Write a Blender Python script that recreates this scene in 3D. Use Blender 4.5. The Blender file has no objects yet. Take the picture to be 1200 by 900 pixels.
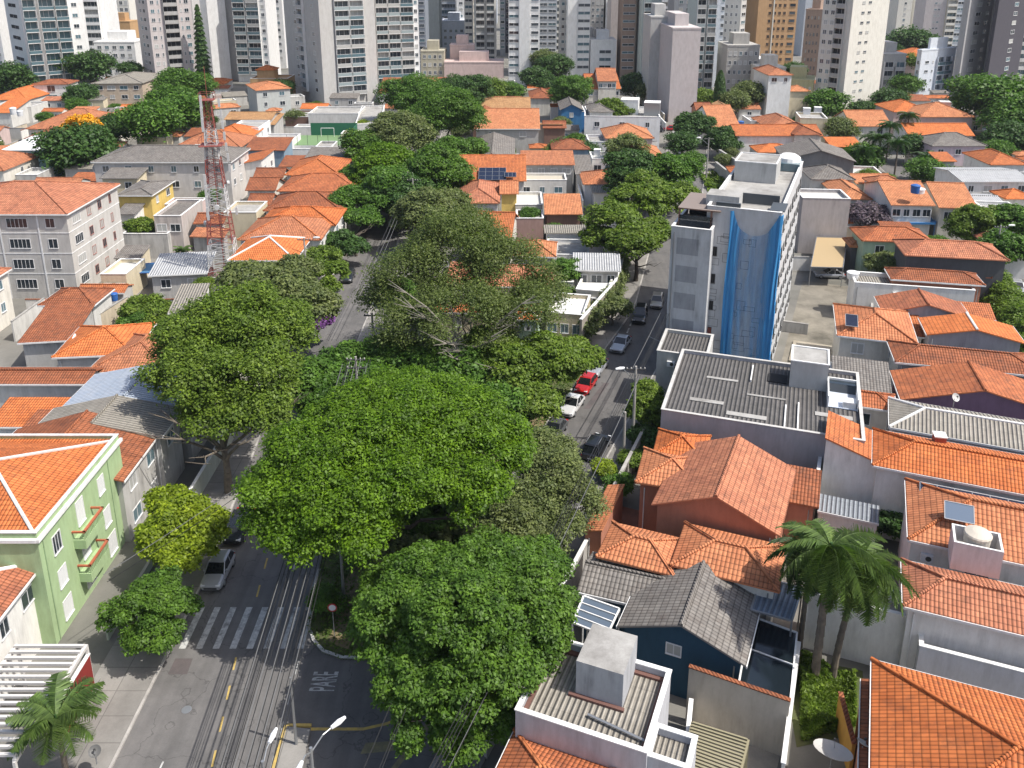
import bpy, bmesh, math, random
import numpy as np
from mathutils import Vector, Matrix
R = math.radians
# ---------------------------------------------------------------- camera, sky, sun, exposure
PITCH = R(17.05); FPX = 1024.0; PCX = 600.0; PCY = 268.0; CAMH = 46.0
scene = bpy.context.scene
cam_d = bpy.data.cameras.new('camera'); cam = bpy.data.objects.new('camera', cam_d)
scene.collection.objects.link(cam); scene.camera = cam
cam.location = (0, 0, CAMH); cam.rotation_euler = (R(90) - PITCH, 0, 0)
cam_d.sensor_width = 36; cam_d.lens = FPX / 1200 * 36; cam_d.shift_y = -(450 - PCY) / 1200
cam_d.clip_start = 0.5; cam_d.clip_end = 9000
SUN_EL = R(57); SUN_AZ = math.atan2(-0.325, 0.945)          # azimuth as angle from +x in the ground plane
world = bpy.data.worlds.new('World'); scene.world = world; world.use_nodes = True
wn = world.node_tree.nodes; wl = world.node_tree.links
bg = wn['Background']; sky = wn.new('ShaderNodeTexSky'); sky.sky_type = 'NISHITA'; sky.sun_disc = False
sky.sun_elevation = SUN_EL; sky.sun_rotation = R(90) - SUN_AZ
sky.air_density = 1.0; sky.dust_density = 3.0
wl.new(sky.outputs[0], bg.inputs[0]); bg.inputs[1].default_value = 0.15
sun_d = bpy.data.lights.new('sun', 'SUN'); sun_d.energy = 4.7; sun_d.angle = R(0.5); sun_d.color = (1, .955, .88)
sun = bpy.data.objects.new('sun', sun_d); scene.collection.objects.link(sun)
sv = Vector((math.cos(SUN_AZ) * math.cos(SUN_EL), math.sin(SUN_AZ) * math.cos(SUN_EL), math.sin(SUN_EL)))
sun.rotation_euler = sv.to_track_quat('Z', 'Y').to_euler()
vs = scene.view_settings; vs.view_transform = 'Standard'; vs.look = 'None'; vs.exposure = 0.17; vs.gamma = 1; vs.use_curve_mapping = False
scene.cycles.max_bounces = 6; scene.cycles.diffuse_bounces = 3; scene.cycles.transparent_max_bounces = 6

# ---------------------------------------------------------------- measuring helpers
SP, CP = math.sin(PITCH), math.cos(PITCH)
def G(x, y, h=0.0):
    u = (x - PCX) / FPX; v = (y - PCY) / FPX; t = (CAMH - h) / (SP + v * CP)
    return Vector((u * t, t * (CP - v * SP), h))
def proj(p):
    dz = p[2] - CAMH; f = p[1] * CP - dz * SP; d = -(dz * CP + p[1] * SP)
    return (PCX + FPX * p[0] / f, PCY + FPX * d / f)
def solve(p0, d, axis, target, lo=0.0, hi=120.0):
    f = lambda s: proj(p0 + d * s)[axis] - target
    sl = f(lo)
    for i in range(50):
        m = (lo + hi) / 2
        if (f(m) > 0) == (sl > 0): lo = m
        else: hi = m
    return lo

# ---------------------------------------------------------------- object helpers
COL = scene.collection
def tag(o, label=None, cat=None, group=None, kind=None):
    if label: o['label'] = label
    if cat: o['category'] = cat
    if group: o['group'] = group
    if kind: o['kind'] = kind
    return o
def empty(name, loc, rz=0.0, label=None, cat=None, group=None):
    o = bpy.data.objects.new(name, None); COL.objects.link(o); o.location = loc; o.rotation_euler = (0, 0, rz)
    o.empty_display_size = .3
    return tag(o, label, cat, group)
def link(name, me, parent=None, loc=(0, 0, 0), rot=(0, 0, 0), scale=None):
    o = bpy.data.objects.new(name, me); COL.objects.link(o); o.location = loc; o.rotation_euler = rot
    if scale: o.scale = scale
    if parent: o.parent = parent
    return o
def copy_tree(o, parent=None):
    c = o.copy(); COL.objects.link(c); c.parent = parent
    for ch in list(o.children): copy_tree(ch, c)
    return c

class MB:
    """collects polygons; build() links them as one mesh object"""
    def __init__(s): s.v = []; s.f = []; s.m = []; s.uv = []; s.mats = []; s.sm = []
    def mi(s, m):
        if m not in s.mats: s.mats.append(m)
        return s.mats.index(m)
    def poly(s, pts, m, uv=None, smooth=False):
        b = len(s.v); s.v += [tuple(p) for p in pts]; s.f.append(list(range(b, b + len(pts))))
        s.m.append(s.mi(m)); s.uv.append(uv or [(p[0] + p[1], p[2]) for p in pts]); s.sm.append(smooth)
    def box(s, x0, x1, y0, y1, z0, z1, m, top=None, M=None, nob=False):
        c = [(x, y, z) for z in (z0, z1) for y in (y0, y1) for x in (x0, x1)]
        if M is not None: c = [tuple(M @ Vector(p)) for p in c]
        for k, q in enumerate(((0, 1, 5, 4), (1, 3, 7, 5), (3, 2, 6, 7), (2, 0, 4, 6), (4, 5, 7, 6), (0, 2, 3, 1))):
            if k == 5 and nob: continue
            s.poly([c[i] for i in q], (top or m) if k == 4 else m)
    def bar(s, a, b, r, m, n=4, r2=None, cap=True):
        a = Vector(a); b = Vector(b); d = (b - a)
        if d.length < 1e-6: return
        q = d.to_track_quat('Z', 'Y'); r2 = r if r2 is None else r2
        A = [a + q @ Vector((r * math.cos(2 * math.pi * (i + .5) / n), r * math.sin(2 * math.pi * (i + .5) / n), 0)) for i in range(n)]
        Bq = [b + q @ Vector((r2 * math.cos(2 * math.pi * (i + .5) / n), r2 * math.sin(2 * math.pi * (i + .5) / n), 0)) for i in range(n)]
        for i in range(n):
            j = (i + 1) % n; s.poly([A[i], A[j], Bq[j], Bq[i]], m, smooth=n > 5)
        if cap: s.poly(A[::-1], m); s.poly(Bq, m)
    def tube(s, pts, rs, m, n=6):
        for i in range(len(pts) - 1): s.bar(pts[i], pts[i + 1], rs[i], m, n, rs[i + 1], cap=True)
    def lathe(s, prof, m, n=16, c=(0, 0, 0)):
        for (r0, z0), (r1, z1) in zip(prof[:-1], prof[1:]):
            for i in range(n):
                a = 2 * math.pi * i / n; b = 2 * math.pi * (i + 1) / n
                P = [(c[0] + r0 * math.cos(a), c[1] + r0 * math.sin(a), c[2] + z0), (c[0] + r0 * math.cos(b), c[1] + r0 * math.sin(b), c[2] + z0),
                     (c[0] + r1 * math.cos(b), c[1] + r1 * math.sin(b), c[2] + z1), (c[0] + r1 * math.cos(a), c[1] + r1 * math.sin(a), c[2] + z1)]
                if r0 < 1e-5: P = P[1:] if False else [P[0], P[2], P[3]]
                elif r1 < 1e-5: P = P[:3]
                s.poly(P, m, smooth=True)
    def mesh(s, name):
        me = bpy.data.meshes.new(name); me.from_pydata(s.v, [], s.f)
        for m in s.mats: me.materials.append(m)
        me.polygons.foreach_set('material_index', s.m); me.polygons.foreach_set('use_smooth', s.sm)
        l = me.uv_layers.new(name='UVMap'); fl = [c for p in s.uv for q in p for c in q[:2]]
        l.data.foreach_set('uv', fl); me.update()
        return me
    def build(s, name, parent=None, **k):
        return link(name, s.mesh(name), parent, **k)
CACHE = {}
def cached(key, fn):
    if key not in CACHE: CACHE[key] = fn()
    return CACHE[key]

# ---------------------------------------------------------------- materials
def newmat(name):
    m = bpy.data.materials.new(name); m.use_nodes = True; nt = m.node_tree; return m, nt, nt.nodes['Principled BSDF']
def nd(nt, t, **k):
    n = nt.nodes.new(t)
    for a, b in k.items(): setattr(n, a, b)
    return n
def math_n(nt, op, a, b=None, c=None):
    n = nd(nt, 'ShaderNodeMath', operation=op)
    for i, v in enumerate((a, b, c)):
        if v is None: continue
        if isinstance(v, (int, float)): n.inputs[i].default_value = v
        else: nt.links.new(v, n.inputs[i])
    return n.outputs[0]
def noise(nt, vec, scale, detail=3, rough=.55):
    n = nd(nt, 'ShaderNodeTexNoise'); n.inputs['Scale'].default_value = scale; n.inputs['Detail'].default_value = detail; n.inputs['Roughness'].default_value = rough
    if vec is not None: nt.links.new(vec, n.inputs['Vector'])
    return n.outputs['Fac']
def ramp(nt, fac, stops):
    n = nd(nt, 'ShaderNodeValToRGB'); e = n.color_ramp.elements
    while len(e) < len(stops): e.new(.5)
    for el, (p, c) in zip(e, stops): el.position = p; el.color = (*c, 1) if len(c) == 3 else c
    nt.links.new(fac, n.inputs[0]); return n.outputs[0]
def mixc(nt, fac, a, b, mode='MIX'):
    n = nd(nt, 'ShaderNodeMix', data_type='RGBA', blend_type=mode)
    for sock, v in ((n.inputs[0], fac), (n.inputs[6], a), (n.inputs[7], b)):
        if isinstance(v, (int, float)): sock.default_value = v
        elif isinstance(v, tuple): sock.default_value = (*v, 1)
        else: nt.links.new(v, sock)
    return n.outputs[2]
def mapping(nt, src, scale):
    m = nd(nt, 'ShaderNodeMapping'); m.inputs['Scale'].default_value = scale; nt.links.new(src, m.inputs[0]); return m.outputs[0]
def geo_pos(nt): return nd(nt, 'ShaderNodeNewGeometry').outputs['Position']
def bump(nt, bsdf, h, strength, dist):
    b = nd(nt, 'ShaderNodeBump'); b.inputs['Strength'].default_value = strength; b.inputs['Distance'].default_value = dist
    nt.links.new(h, b.inputs['Height']); nt.links.new(b.outputs[0], bsdf.inputs['Normal'])
def plain(name, c, rough=.6, metal=0.0, spec=.5, emit=None):
    def f():
        m, nt, b = newmat(name); b.inputs['Base Color'].default_value = (*c, 1); b.inputs['Roughness'].default_value = rough
        b.inputs['Metallic'].default_value = metal; b.inputs['Specular IOR Level'].default_value = spec; return m
    return cached(('m', name), f)
def wallm(c, dirt=.35, name='painted_wall'):
    """rendered wall paint with rain streaks and grime patches"""
    def f():
        m, nt, b = newmat(name); pos = geo_pos(nt)
        st = noise(nt, mapping(nt, pos, (1.1, 1.1, .12)), 1.6, 5, .65)
        bl = noise(nt, pos, .35, 4, .6)
        g = math_n(nt, 'MULTIPLY', ramp(nt, st, [(.46, (0, 0, 0)), (.72, (1, 1, 1))]), ramp(nt, bl, [(.38, (0, 0, 0)), (.66, (1, 1, 1))]))
        dc = tuple(x * .36 + .02 for x in c)
        col = mixc(nt, math_n(nt, 'MULTIPLY', g, dirt), c, dc)
        fine = noise(nt, mapping(nt, pos, (1, 1, .35)), 1.3, 6, .75)
        col = mixc(nt, .6, col, ramp(nt, fine, [(.3, (.70, .685, .66)), (.62, (1.0, 1.0, 1.0))]), 'MULTIPLY')
        nt.links.new(col, b.inputs['Base Color']); b.inputs['Roughness'].default_value = .85; b.inputs['Specular IOR Level'].default_value = .2
        return m
    return cached(('wall', c, dirt), f)
def tilem(c, c2, period=.27, row=.42, dirt=.3, name='clay_tile', wash=None):
    """roof tiles on the slope's own UV (metres): barrel columns, overlapping rows, tile-to-tile tone, grime"""
    def f():
        m, nt, b = newmat(name); uv = nd(nt, 'ShaderNodeUVMap').outputs[0]
        sx = nd(nt, 'ShaderNodeSeparateXYZ'); nt.links.new(uv, sx.inputs[0]); u, v = sx.outputs[0], sx.outputs[1]
        cu = math_n(nt, 'DIVIDE', u, period); cv = math_n(nt, 'DIVIDE', v, row)
        barrel = math_n(nt, 'ABSOLUTE', math_n(nt, 'SINE', math_n(nt, 'MULTIPLY', cu, math.pi)))
        fr = math_n(nt, 'FRACT', cv)
        h = math_n(nt, 'ADD', math_n(nt, 'MULTIPLY', barrel, .8), math_n(nt, 'MULTIPLY', fr, .55))
        cell = nd(nt, 'ShaderNodeCombineXYZ'); nt.links.new(math_n(nt, 'FLOOR', cu), cell.inputs[0]); nt.links.new(math_n(nt, 'FLOOR', cv), cell.inputs[1])
        wn_ = nd(nt, 'ShaderNodeTexWhiteNoise', noise_dimensions='2D'); nt.links.new(cell.outputs[0], wn_.inputs['Vector'])
        pos = geo_pos(nt); big = noise(nt, pos, .55, 5, .65)
        col = mixc(nt, ramp(nt, big, [(.3, (0, 0, 0)), (.7, (1, 1, 1))]), c, c2)
        col = mixc(nt, .55, col, ramp(nt, wn_.outputs[0], [(0, (.66, .62, .6)), (1, (1.15, 1.12, 1.1))]), 'MULTIPLY')
        dk = math_n(nt, 'MULTIPLY', ramp(nt, noise(nt, mapping(nt, pos, (1, 1, 1)), 1.3, 6, .75), [(.5, (0, 0, 0)), (.72, (1, 1, 1))]), dirt)
        col = mixc(nt, dk, col, (.10, .065, .05))
        gap = ramp(nt, barrel, [(.0, (.26, .25, .25)), (.42, (1, 1, 1))])      # colour darkens toward the channels between barrels
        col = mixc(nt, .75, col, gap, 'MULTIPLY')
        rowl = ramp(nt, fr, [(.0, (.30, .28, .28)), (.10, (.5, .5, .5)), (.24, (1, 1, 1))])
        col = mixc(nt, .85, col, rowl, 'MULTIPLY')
        nt.links.new(col, b.inputs['Base Color']); b.inputs['Roughness'].default_value = .8; b.inputs['Specular IOR Level'].default_value = .25
        bump(nt, b, h, 1.0, .07); return m
    return cached(('tile', c, c2, period, row, dirt), f)
def corrm(c, c2, period=.34, name='corrugated_sheet', dirt=.5, metal=0.0, sheet=1.7):
    def f():
        m, nt, b = newmat(name); uv = nd(nt, 'ShaderNodeUVMap').outputs[0]
        sx = nd(nt, 'ShaderNodeSeparateXYZ'); nt.links.new(uv, sx.inputs[0]); u, v = sx.outputs[0], sx.outputs[1]
        w = math_n(nt, 'SINE', math_n(nt, 'MULTIPLY', u, 2 * math.pi / period))
        fr = math_n(nt, 'FRACT', math_n(nt, 'DIVIDE', v, sheet))
        pos = geo_pos(nt); big = noise(nt, pos, .8, 6, .7)
        col = mixc(nt, ramp(nt, big, [(.32, (0, 0, 0)), (.68, (1, 1, 1))]), c, c2)
        dk = math_n(nt, 'MULTIPLY', ramp(nt, noise(nt, pos, 2.6, 6, .75), [(.48, (0, 0, 0)), (.7, (1, 1, 1))]), dirt)
        col = mixc(nt, dk, col, tuple(x * .45 for x in c))
        col = mixc(nt, .7, col, ramp(nt, w, [(0, (.5, .5, .5)), (.5, (1, 1, 1))]), 'MULTIPLY')
        col = mixc(nt, .6, col, ramp(nt, fr, [(0, (.5, .5, .5)), (.05, (1, 1, 1))]), 'MULTIPLY')
        nt.links.new(col, b.inputs['Base Color']); b.inputs['Roughness'].default_value = .75 - .3 * metal; b.inputs['Metallic'].default_value = metal
        bump(nt, b, w, 1.0, .06); return m
    return cached(('corr', c, c2, period, metal), f)
def groundm(name, c, c2, scale=.5, dirt=.4, dc=(.05, .05, .045), rough=.9, grid=None, cracks=False):
    def f():
        m, nt, b = newmat(name); pos = geo_pos(nt)
        col = mixc(nt, ramp(nt, noise(nt, pos, scale, 6, .65), [(.35, (0, 0, 0)), (.65, (1, 1, 1))]), c, c2)
        st = math_n(nt, 'MULTIPLY', ramp(nt, noise(nt, pos, scale * .35, 5, .7), [(.48, (0, 0, 0)), (.68, (1, 1, 1))]), dirt)
        col = mixc(nt, st, col, dc)
        fine = noise(nt, pos, 9, 4, .8)
        col = mixc(nt, .45, col, ramp(nt, fine, [(.25, (.7, .7, .7)), (.75, (1.1, 1.1, 1.1))]), 'MULTIPLY')
        if grid:
            br = nd(nt, 'ShaderNodeTexBrick'); br.offset = 0; br.inputs['Scale'].default_value = 1; br.inputs['Brick Width'].default_value = grid; br.inputs['Row Height'].default_value = grid
            br.inputs['Mortar Size'].default_value = .03; br.inputs['Color1'].default_value = (1, 1, 1, 1); br.inputs['Color2'].default_value = (.86, .86, .86, 1); br.inputs['Mortar'].default_value = (.45, .45, .45, 1)
            nt.links.new(pos, br.inputs['Vector']); col = mixc(nt, .8, col, br.outputs[0], 'MULTIPLY')
        if cracks:
            vo = nd(nt, 'ShaderNodeTexVoronoi', feature='DISTANCE_TO_EDGE'); vo.inputs['Scale'].default_value = .16
            wv = nd(nt, 'ShaderNodeVectorMath', operation='ADD'); ns = nd(nt, 'ShaderNodeTexNoise'); ns.inputs['Scale'].default_value = .5; ns.inputs['Detail'].default_value = 5
            nt.links.new(pos, ns.inputs['Vector']); nt.links.new(pos, wv.inputs[0])
            sc = nd(nt, 'ShaderNodeVectorMath', operation='SCALE'); sc.inputs['Scale'].default_value = 5.0; nt.links.new(ns.outputs['Color'], sc.inputs[0]); nt.links.new(sc.outputs[0], wv.inputs[1])
            nt.links.new(wv.outputs[0], vo.inputs['Vector'])
            cr = ramp(nt, vo.outputs[0], [(0, (.45, .45, .45)), (.012, (1, 1, 1))]); col = mixc(nt, .7, col, cr, 'MULTIPLY')
            # long wheel tracks
            tr = noise(nt, mapping(nt, pos, (1.3, .03, 1)), 1.0, 2, .5); col = mixc(nt, .6, col, ramp(nt, tr, [(.35, (.8, .8, .8)), (.65, (1.12, 1.12, 1.12))]), 'MULTIPLY')
        nt.links.new(col, b.inputs['Base Color']); b.inputs['Roughness'].default_value = rough
        bump(nt, b, fine, .3, .02); return m
    return cached(('g', name), f)
def leafm(name, c, c2, tr=.3):
    def f():
        m, nt, b = newmat(name); pos = geo_pos(nt); rnd = nd(nt, 'ShaderNodeNewGeometry').outputs['Random Per Island']
        col = mixc(nt, ramp(nt, noise(nt, pos, .45, 4, .6), [(.33, (0, 0, 0)), (.67, (1, 1, 1))]), c, c2)
        col = mixc(nt, .7, col, ramp(nt, noise(nt, pos, 1.1, 3, .6), [(.36, (.52, .56, .50)), (.62, (1.34, 1.26, 1.1))]), 'MULTIPLY')
        col = mixc(nt, .8, col, ramp(nt, rnd, [(0, (.55, .58, .55)), (.8, (1.1, 1.1, 1.0)), (1, (1.5, 1.45, 1.2))]), 'MULTIPLY')
        nt.links.new(col, b.inputs['Base Color']); b.inputs['Roughness'].default_value = .55; b.inputs['Specular IOR Level'].default_value = .35
        t = nd(nt, 'ShaderNodeBsdfTranslucent'); nt.links.new(mixc(nt, 1.0, col, (1.2, 1.5, .5), 'MULTIPLY'), t.inputs[0])
        mx = nd(nt, 'ShaderNodeMixShader'); mx.inputs[0].default_value = tr
        nt.links.new(b.outputs[0], mx.inputs[1]); nt.links.new(t.outputs[0], mx.inputs[2])
        nt.links.new(mx.outputs[0], nt.nodes['Material Output'].inputs[0]); return m
    return cached(('leaf', name), f)

ORANGE = tilem((.64, .235, .095), (.50, .155, .058), dirt=.45)
BRIGHT = tilem((.68, .25, .10), (.58, .19, .07), dirt=.25, name='new_clay_tile')
DULL = tilem((.42, .15, .07), (.27, .095, .05), dirt=.7, name='old_clay_tile')
TAN = tilem((.55, .33, .16), (.42, .23, .11), dirt=.35, name='sandy_tile')
OR_VAR = [tilem(a, b, dirt=d, period=p, name='clay_tile') for a, b, d, p in (((.68, .215, .07), (.52, .145, .045), .45, .27), ((.58, .20, .085), (.40, .13, .06), .75, .25), ((.66, .27, .13), (.52, .19, .09), .35, .30), ((.52, .19, .095), (.36, .13, .075), .85, .27), ((.60, .25, .14), (.44, .17, .10), .6, .26))]
BR_VAR = [tilem(a, b, dirt=d, name='new_clay_tile') for a, b, d in (((.72, .235, .075), (.60, .175, .055), .25), ((.66, .29, .14), (.54, .21, .10), .4), ((.62, .21, .075), (.48, .15, .06), .55), ((.58, .24, .12), (.44, .17, .09), .6))]
GREYT = tilem((.26, .245, .225), (.19, .18, .17), period=.3, row=.42, dirt=.4, name='grey_concrete_tile')
CORR = corrm((.40, .37, .32), (.29, .265, .225), name='fibre_cement_sheet')
CORRD = corrm((.16, .15, .145), (.10, .095, .09), name='dark_fibre_cement', period=.4)
CORRW = corrm((.62, .63, .64), (.48, .49, .5), name='white_metal_sheet', dirt=.25)
CORRB = corrm((.42, .50, .62), (.55, .6, .68), name='blue_grey_metal_sheet', dirt=.3)
WHITE = wallm((.80, .785, .75), .55); OFFW = wallm((.72, .69, .62), .6); GREYW = wallm((.50, .49, .465), .7); PALEG = wallm((.66, .65, .62), .5)
DIRTYW = wallm((.50, .49, .47), 1.0, 'weathered_wall'); CREAM = wallm((.66, .58, .42), .4); YELLOW = wallm((.68, .50, .16), .35); PINKW = wallm((.60, .47, .44), .35)
PEACH = wallm((.50, .225, .15), .25); GREENW = wallm((.39, .52, .29), .4); PGREEN = wallm((.42, .55, .42), .4); BLUEW = wallm((.06, .20, .40), .3); NAVY = wallm((.035, .085, .135), .2)
PURPW = wallm((.42, .40, .43), .5); LAVW = wallm((.66, .65, .67), .4); DGREYW = wallm((.11, .115, .125), .3); BEIGE = wallm((.56, .46, .36), .4); TURQ = wallm((.42, .58, .58), .3)
BLUEG = wallm((.25, .34, .42), .3); BROWNW = wallm((.23, .14, .11), .4); TANW = wallm((.52, .33, .17), .25)
TRIM = wallm((.80, .80, .79), .25, 'white_trim'); CONC = groundm('concrete_slab', (.42, .41, .39), (.32, .31, .29), .6, .7, (.14, .13, .12))
GLASS = plain('window_glass', (.025, .035, .045), .08, 0, .8); GLASSB = plain('bluish_glass', (.10, .17, .20), .12, 0, .9); GLASSG = plain('greenish_glass', (.30, .36, .37), .2, 0, .7)
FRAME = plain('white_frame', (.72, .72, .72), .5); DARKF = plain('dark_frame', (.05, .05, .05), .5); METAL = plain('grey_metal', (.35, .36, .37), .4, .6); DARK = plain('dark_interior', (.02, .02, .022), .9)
BLACK = plain('black_rubber', (.02, .02, .02), .7); WOOD = plain('brown_wood', (.16, .08, .04), .7); CABLE = plain('cable_black', (.02, .02, .02), .6)
CONCP = groundm('pole_concrete', (.42, .40, .37), (.34, .32, .30), 1.5, .3)
WINC = plain('curtained_glass', (.42, .42, .40), .3); REDB = plain('brick_red', (.32, .08, .05), .8)
# ---------------------------------------------------------------- building parts
def window_mesh(w, h, pane=None, frame=None, bars=1, cross=True):
    def f():
        a = MB(); fr = frame or FRAME; t = .07
        a.box(-w/2 - t, w/2 + t, -.05, .02, h/2, h/2 + t, fr); a.box(-w/2 - t, w/2 + t, -.10, .02, -h/2 - t, -h/2, fr)
        a.box(-w/2 - t, -w/2, -.05, .02, -h/2, h/2, fr); a.box(w/2, w/2 + t, -.05, .02, -h/2, h/2, fr)
        for i in range(bars):
            x = -w/2 + w * (i + 1) / (bars + 1); a.box(x - .025, x + .025, -.035, .02, -h/2, h/2, fr)
        return a.mesh('window')
    return cached(('win', round(w, 1), round(h, 1), frame, bars), f)
def pane_mesh(w, h, pane):
    def f():
        a = MB(); a.poly([(-w/2, -.012, -h/2), (w/2, -.012, -h/2), (w/2, -.012, h/2), (-w/2, -.012, h/2)], pane); return a.mesh('pane')
    return cached(('pane', round(w, 1), round(h, 1), pane), f)
def winbox_mesh(w, h, pane, frame):
    """far window: frame and pane in one small mesh"""
    def f():
        a = MB(); t = .09
        a.box(-w/2 - t, w/2 + t, -.05, 0, h/2, h/2 + t, frame); a.box(-w/2 - t, w/2 + t, -.14, 0, -h/2 - t, -h/2, frame)
        a.box(-w/2 - t, -w/2, -.05, 0, -h/2, h/2, frame); a.box(w/2, w/2 + t, -.05, 0, -h/2, h/2, frame); a.box(-.03, .03, -.04, 0, -h/2, h/2, frame)
        a.poly([(-w/2, -.015, -h/2), (w/2, -.015, -h/2), (w/2, -.015, h/2), (-w/2, -.015, h/2)], pane); return a.mesh('window')
    return cached(('winb', round(w, 1), round(h, 1), pane, frame), f)
def band_mesh(w, h, pane, frame):
    def f():
        a = MB(); n = max(1, int(w / 1.6))
        a.box(-w/2, w/2, -.16, 0, -h/2 - .12, -h/2, frame); a.box(-w/2, w/2, -.1, 0, h/2, h/2 + .1, frame)
        a.poly([(-w/2, -.015, -h/2), (w/2, -.015, -h/2), (w/2, -.015, h/2), (-w/2, -.015, h/2)], pane)
        for i in range(n + 1):
            x = -w/2 + w * i / n; a.box(x - .05, x + .05, -.07, 0, -h/2, h/2, frame)
        return a.mesh('window')
    return cached(('band', round(w, 1), round(h, 1), pane, frame), f)
def balcony_mesh(w, rail, slab, glaz, deep=1.2, fh=3.0, solid=.5):
    def f():
        a = MB(); t = .12
        a.box(-w/2, w/2, -deep, 0, -.1, .1, slab)
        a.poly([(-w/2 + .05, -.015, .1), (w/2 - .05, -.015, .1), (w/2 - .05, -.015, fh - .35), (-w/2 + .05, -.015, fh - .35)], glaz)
        a.box(-w/2, w/2, -deep, -deep + .07, .1, .1 + solid * 2, rail)
        a.box(-w/2, -w/2 + .08, -deep, 0, .1, fh - .1, slab); a.box(w/2 - .08, w/2, -deep, 0, .1, fh - .1, slab)
        a.box(-w/2, w/2, -deep, -deep + .06, 1.12, 1.2, slab)
        k = max(2, int(w / 1.4))
        for i in range(1, k):
            x = -w/2 + w * i / k; a.box(x - .04, x + .04, -.08, -.01, .1, fh - .35, slab)
        return a.mesh('balcony')
    return cached(('bal', round(w, 1), rail, slab, glaz, deep, round(fh, 1), solid), f)
FACE = {'f': 0.0, 'r': math.pi / 2, 'l': -math.pi / 2, 'b': math.pi}
def face_pt(w, d, face, s, z, off=0.0):
    """s = metres along the face from its left end as seen from outside"""
    if face == 'f': return (-w/2 + s, -d/2 - off, z)
    if face == 'r': return (w/2 + off, -d/2 + s, z)
    if face == 'l': return (-w/2 - off, d/2 - s, z)
    return (w/2 - s, d/2 + off, z)
def face_len(w, d, face): return w if face in 'fb' else d
def put_window(root, w, d, face, s, z, ww=1.2, hh=1.2, pane=None, frame=None, near=False, bars=1, label=None):
    pane = pane or GLASS; frame = frame or FRAME
    if near:
        o = link('window', window_mesh(ww, hh, None, frame, bars), root, face_pt(w, d, face, s, z), (0, 0, FACE[face]))
        link('pane', pane_mesh(ww, hh, pane), o)
    else:
        o = link('window', winbox_mesh(ww, hh, pane, frame), root, face_pt(w, d, face, s, z), (0, 0, FACE[face]))
    if label: o['label'] = label
    return o
def slope(mb, pts, mat, th=.13, off=0.0):
    P = [Vector(p) for p in pts]; e = (P[1] - P[0]).normalized(); n = e.cross(P[2] - P[0]).normalized()
    if n.z < 0: n = -n
    s = n.cross(e)
    if s.z < 0: s = -s
    uv = [((p - P[0]).dot(e) + off, (p - P[0]).dot(s)) for p in P]
    if (P[1] - P[0]).cross(P[2] - P[1]).z < 0: P = P[::-1]; uv = uv[::-1]
    mb.poly(P, mat, uv)
    Q = [p - Vector((0, 0, th)) for p in P]
    mb.poly(Q[::-1], mat, [(0, 0)] * len(Q))
    for i in range(len(P)):
        j = (i + 1) % len(P); mb.poly([Q[i], Q[j], P[j], P[i]], mat, [(.135, .2)] * 4)
def cap_line(mb, a, b, mat, r=.13):
    a = Vector(a); b = Vector(b); up = Vector((0, 0, .03)); mb.bar(a + up, b + up, r, mat, 6)
def roof_shape(kind, w, d, h, pitch, rm, cap, parent, z=0.0):
    """w, d are roof outline sizes; returns ridge height"""
    hw, hd = w / 2, d / 2; m = MB(); c = MB(); c1 = (-hw, -hd, h); c2 = (hw, -hd, h); c3 = (hw, hd, h); c4 = (-hw, hd, h)
    if kind == 'hip':
        k = min(hw, hd); r = pitch * k; z1 = h + r
        if hw >= hd: A, Bp = (-(hw - hd), 0, z1), (hw - hd, 0, z1); sl = [(c1, c2, Bp, A), (c3, c4, A, Bp), (c4, c1, A), (c2, c3, Bp)]; hips = [(c1, A), (c4, A), (c2, Bp), (c3, Bp), (A, Bp)]
        else: A, Bp = (0, -(hd - hw), z1), (0, hd - hw, z1); sl = [(c1, c2, A), (c3, c4, Bp), (c4, c1, A, Bp), (c2, c3, Bp, A)]; hips = [(c1, A), (c2, A), (c3, Bp), (c4, Bp), (A, Bp)]
        for q in sl:
            if (Vector(q[-1]) - Vector(q[-2])).length < .05: q = q[:-1]
            slope(m, q, rm)
        for a, b in hips: cap_line(c, a, b, cap)
    elif kind == 'gable_d':
        r = pitch * hw; A, Bp = (0, -hd, h + r), (0, hd, h + r); slope(m, (c4, c1, A, Bp), rm); slope(m, (c2, c3, Bp, A), rm); cap_line(c, A, Bp, cap)
    elif kind == 'gable_w':
        r = pitch * hd; A, Bp = (-hw, 0, h + r), (hw, 0, h + r); slope(m, (c1, c2, Bp, A), rm); slope(m, (c3, c4, A, Bp), rm); cap_line(c, A, Bp, cap)
    elif kind.startswith('shed'):
        s = kind[-1]; L = w if s in 'lr' else d; r = pitch * L; up = lambda p: (p[0], p[1], h + r)
        q = {'f': (c1, c2, up(c3), up(c4)), 'b': (c3, c4, up(c1), up(c2)), 'l': (c4, c1, up(c2), up(c3)), 'r': (c2, c3, up(c4), up(c1))}[s]
        slope(m, q, rm); c = None
    ro = m.build('roof', parent)
    if c is not None and c.f: c.build('ridge_cap', ro)
    return r
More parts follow.
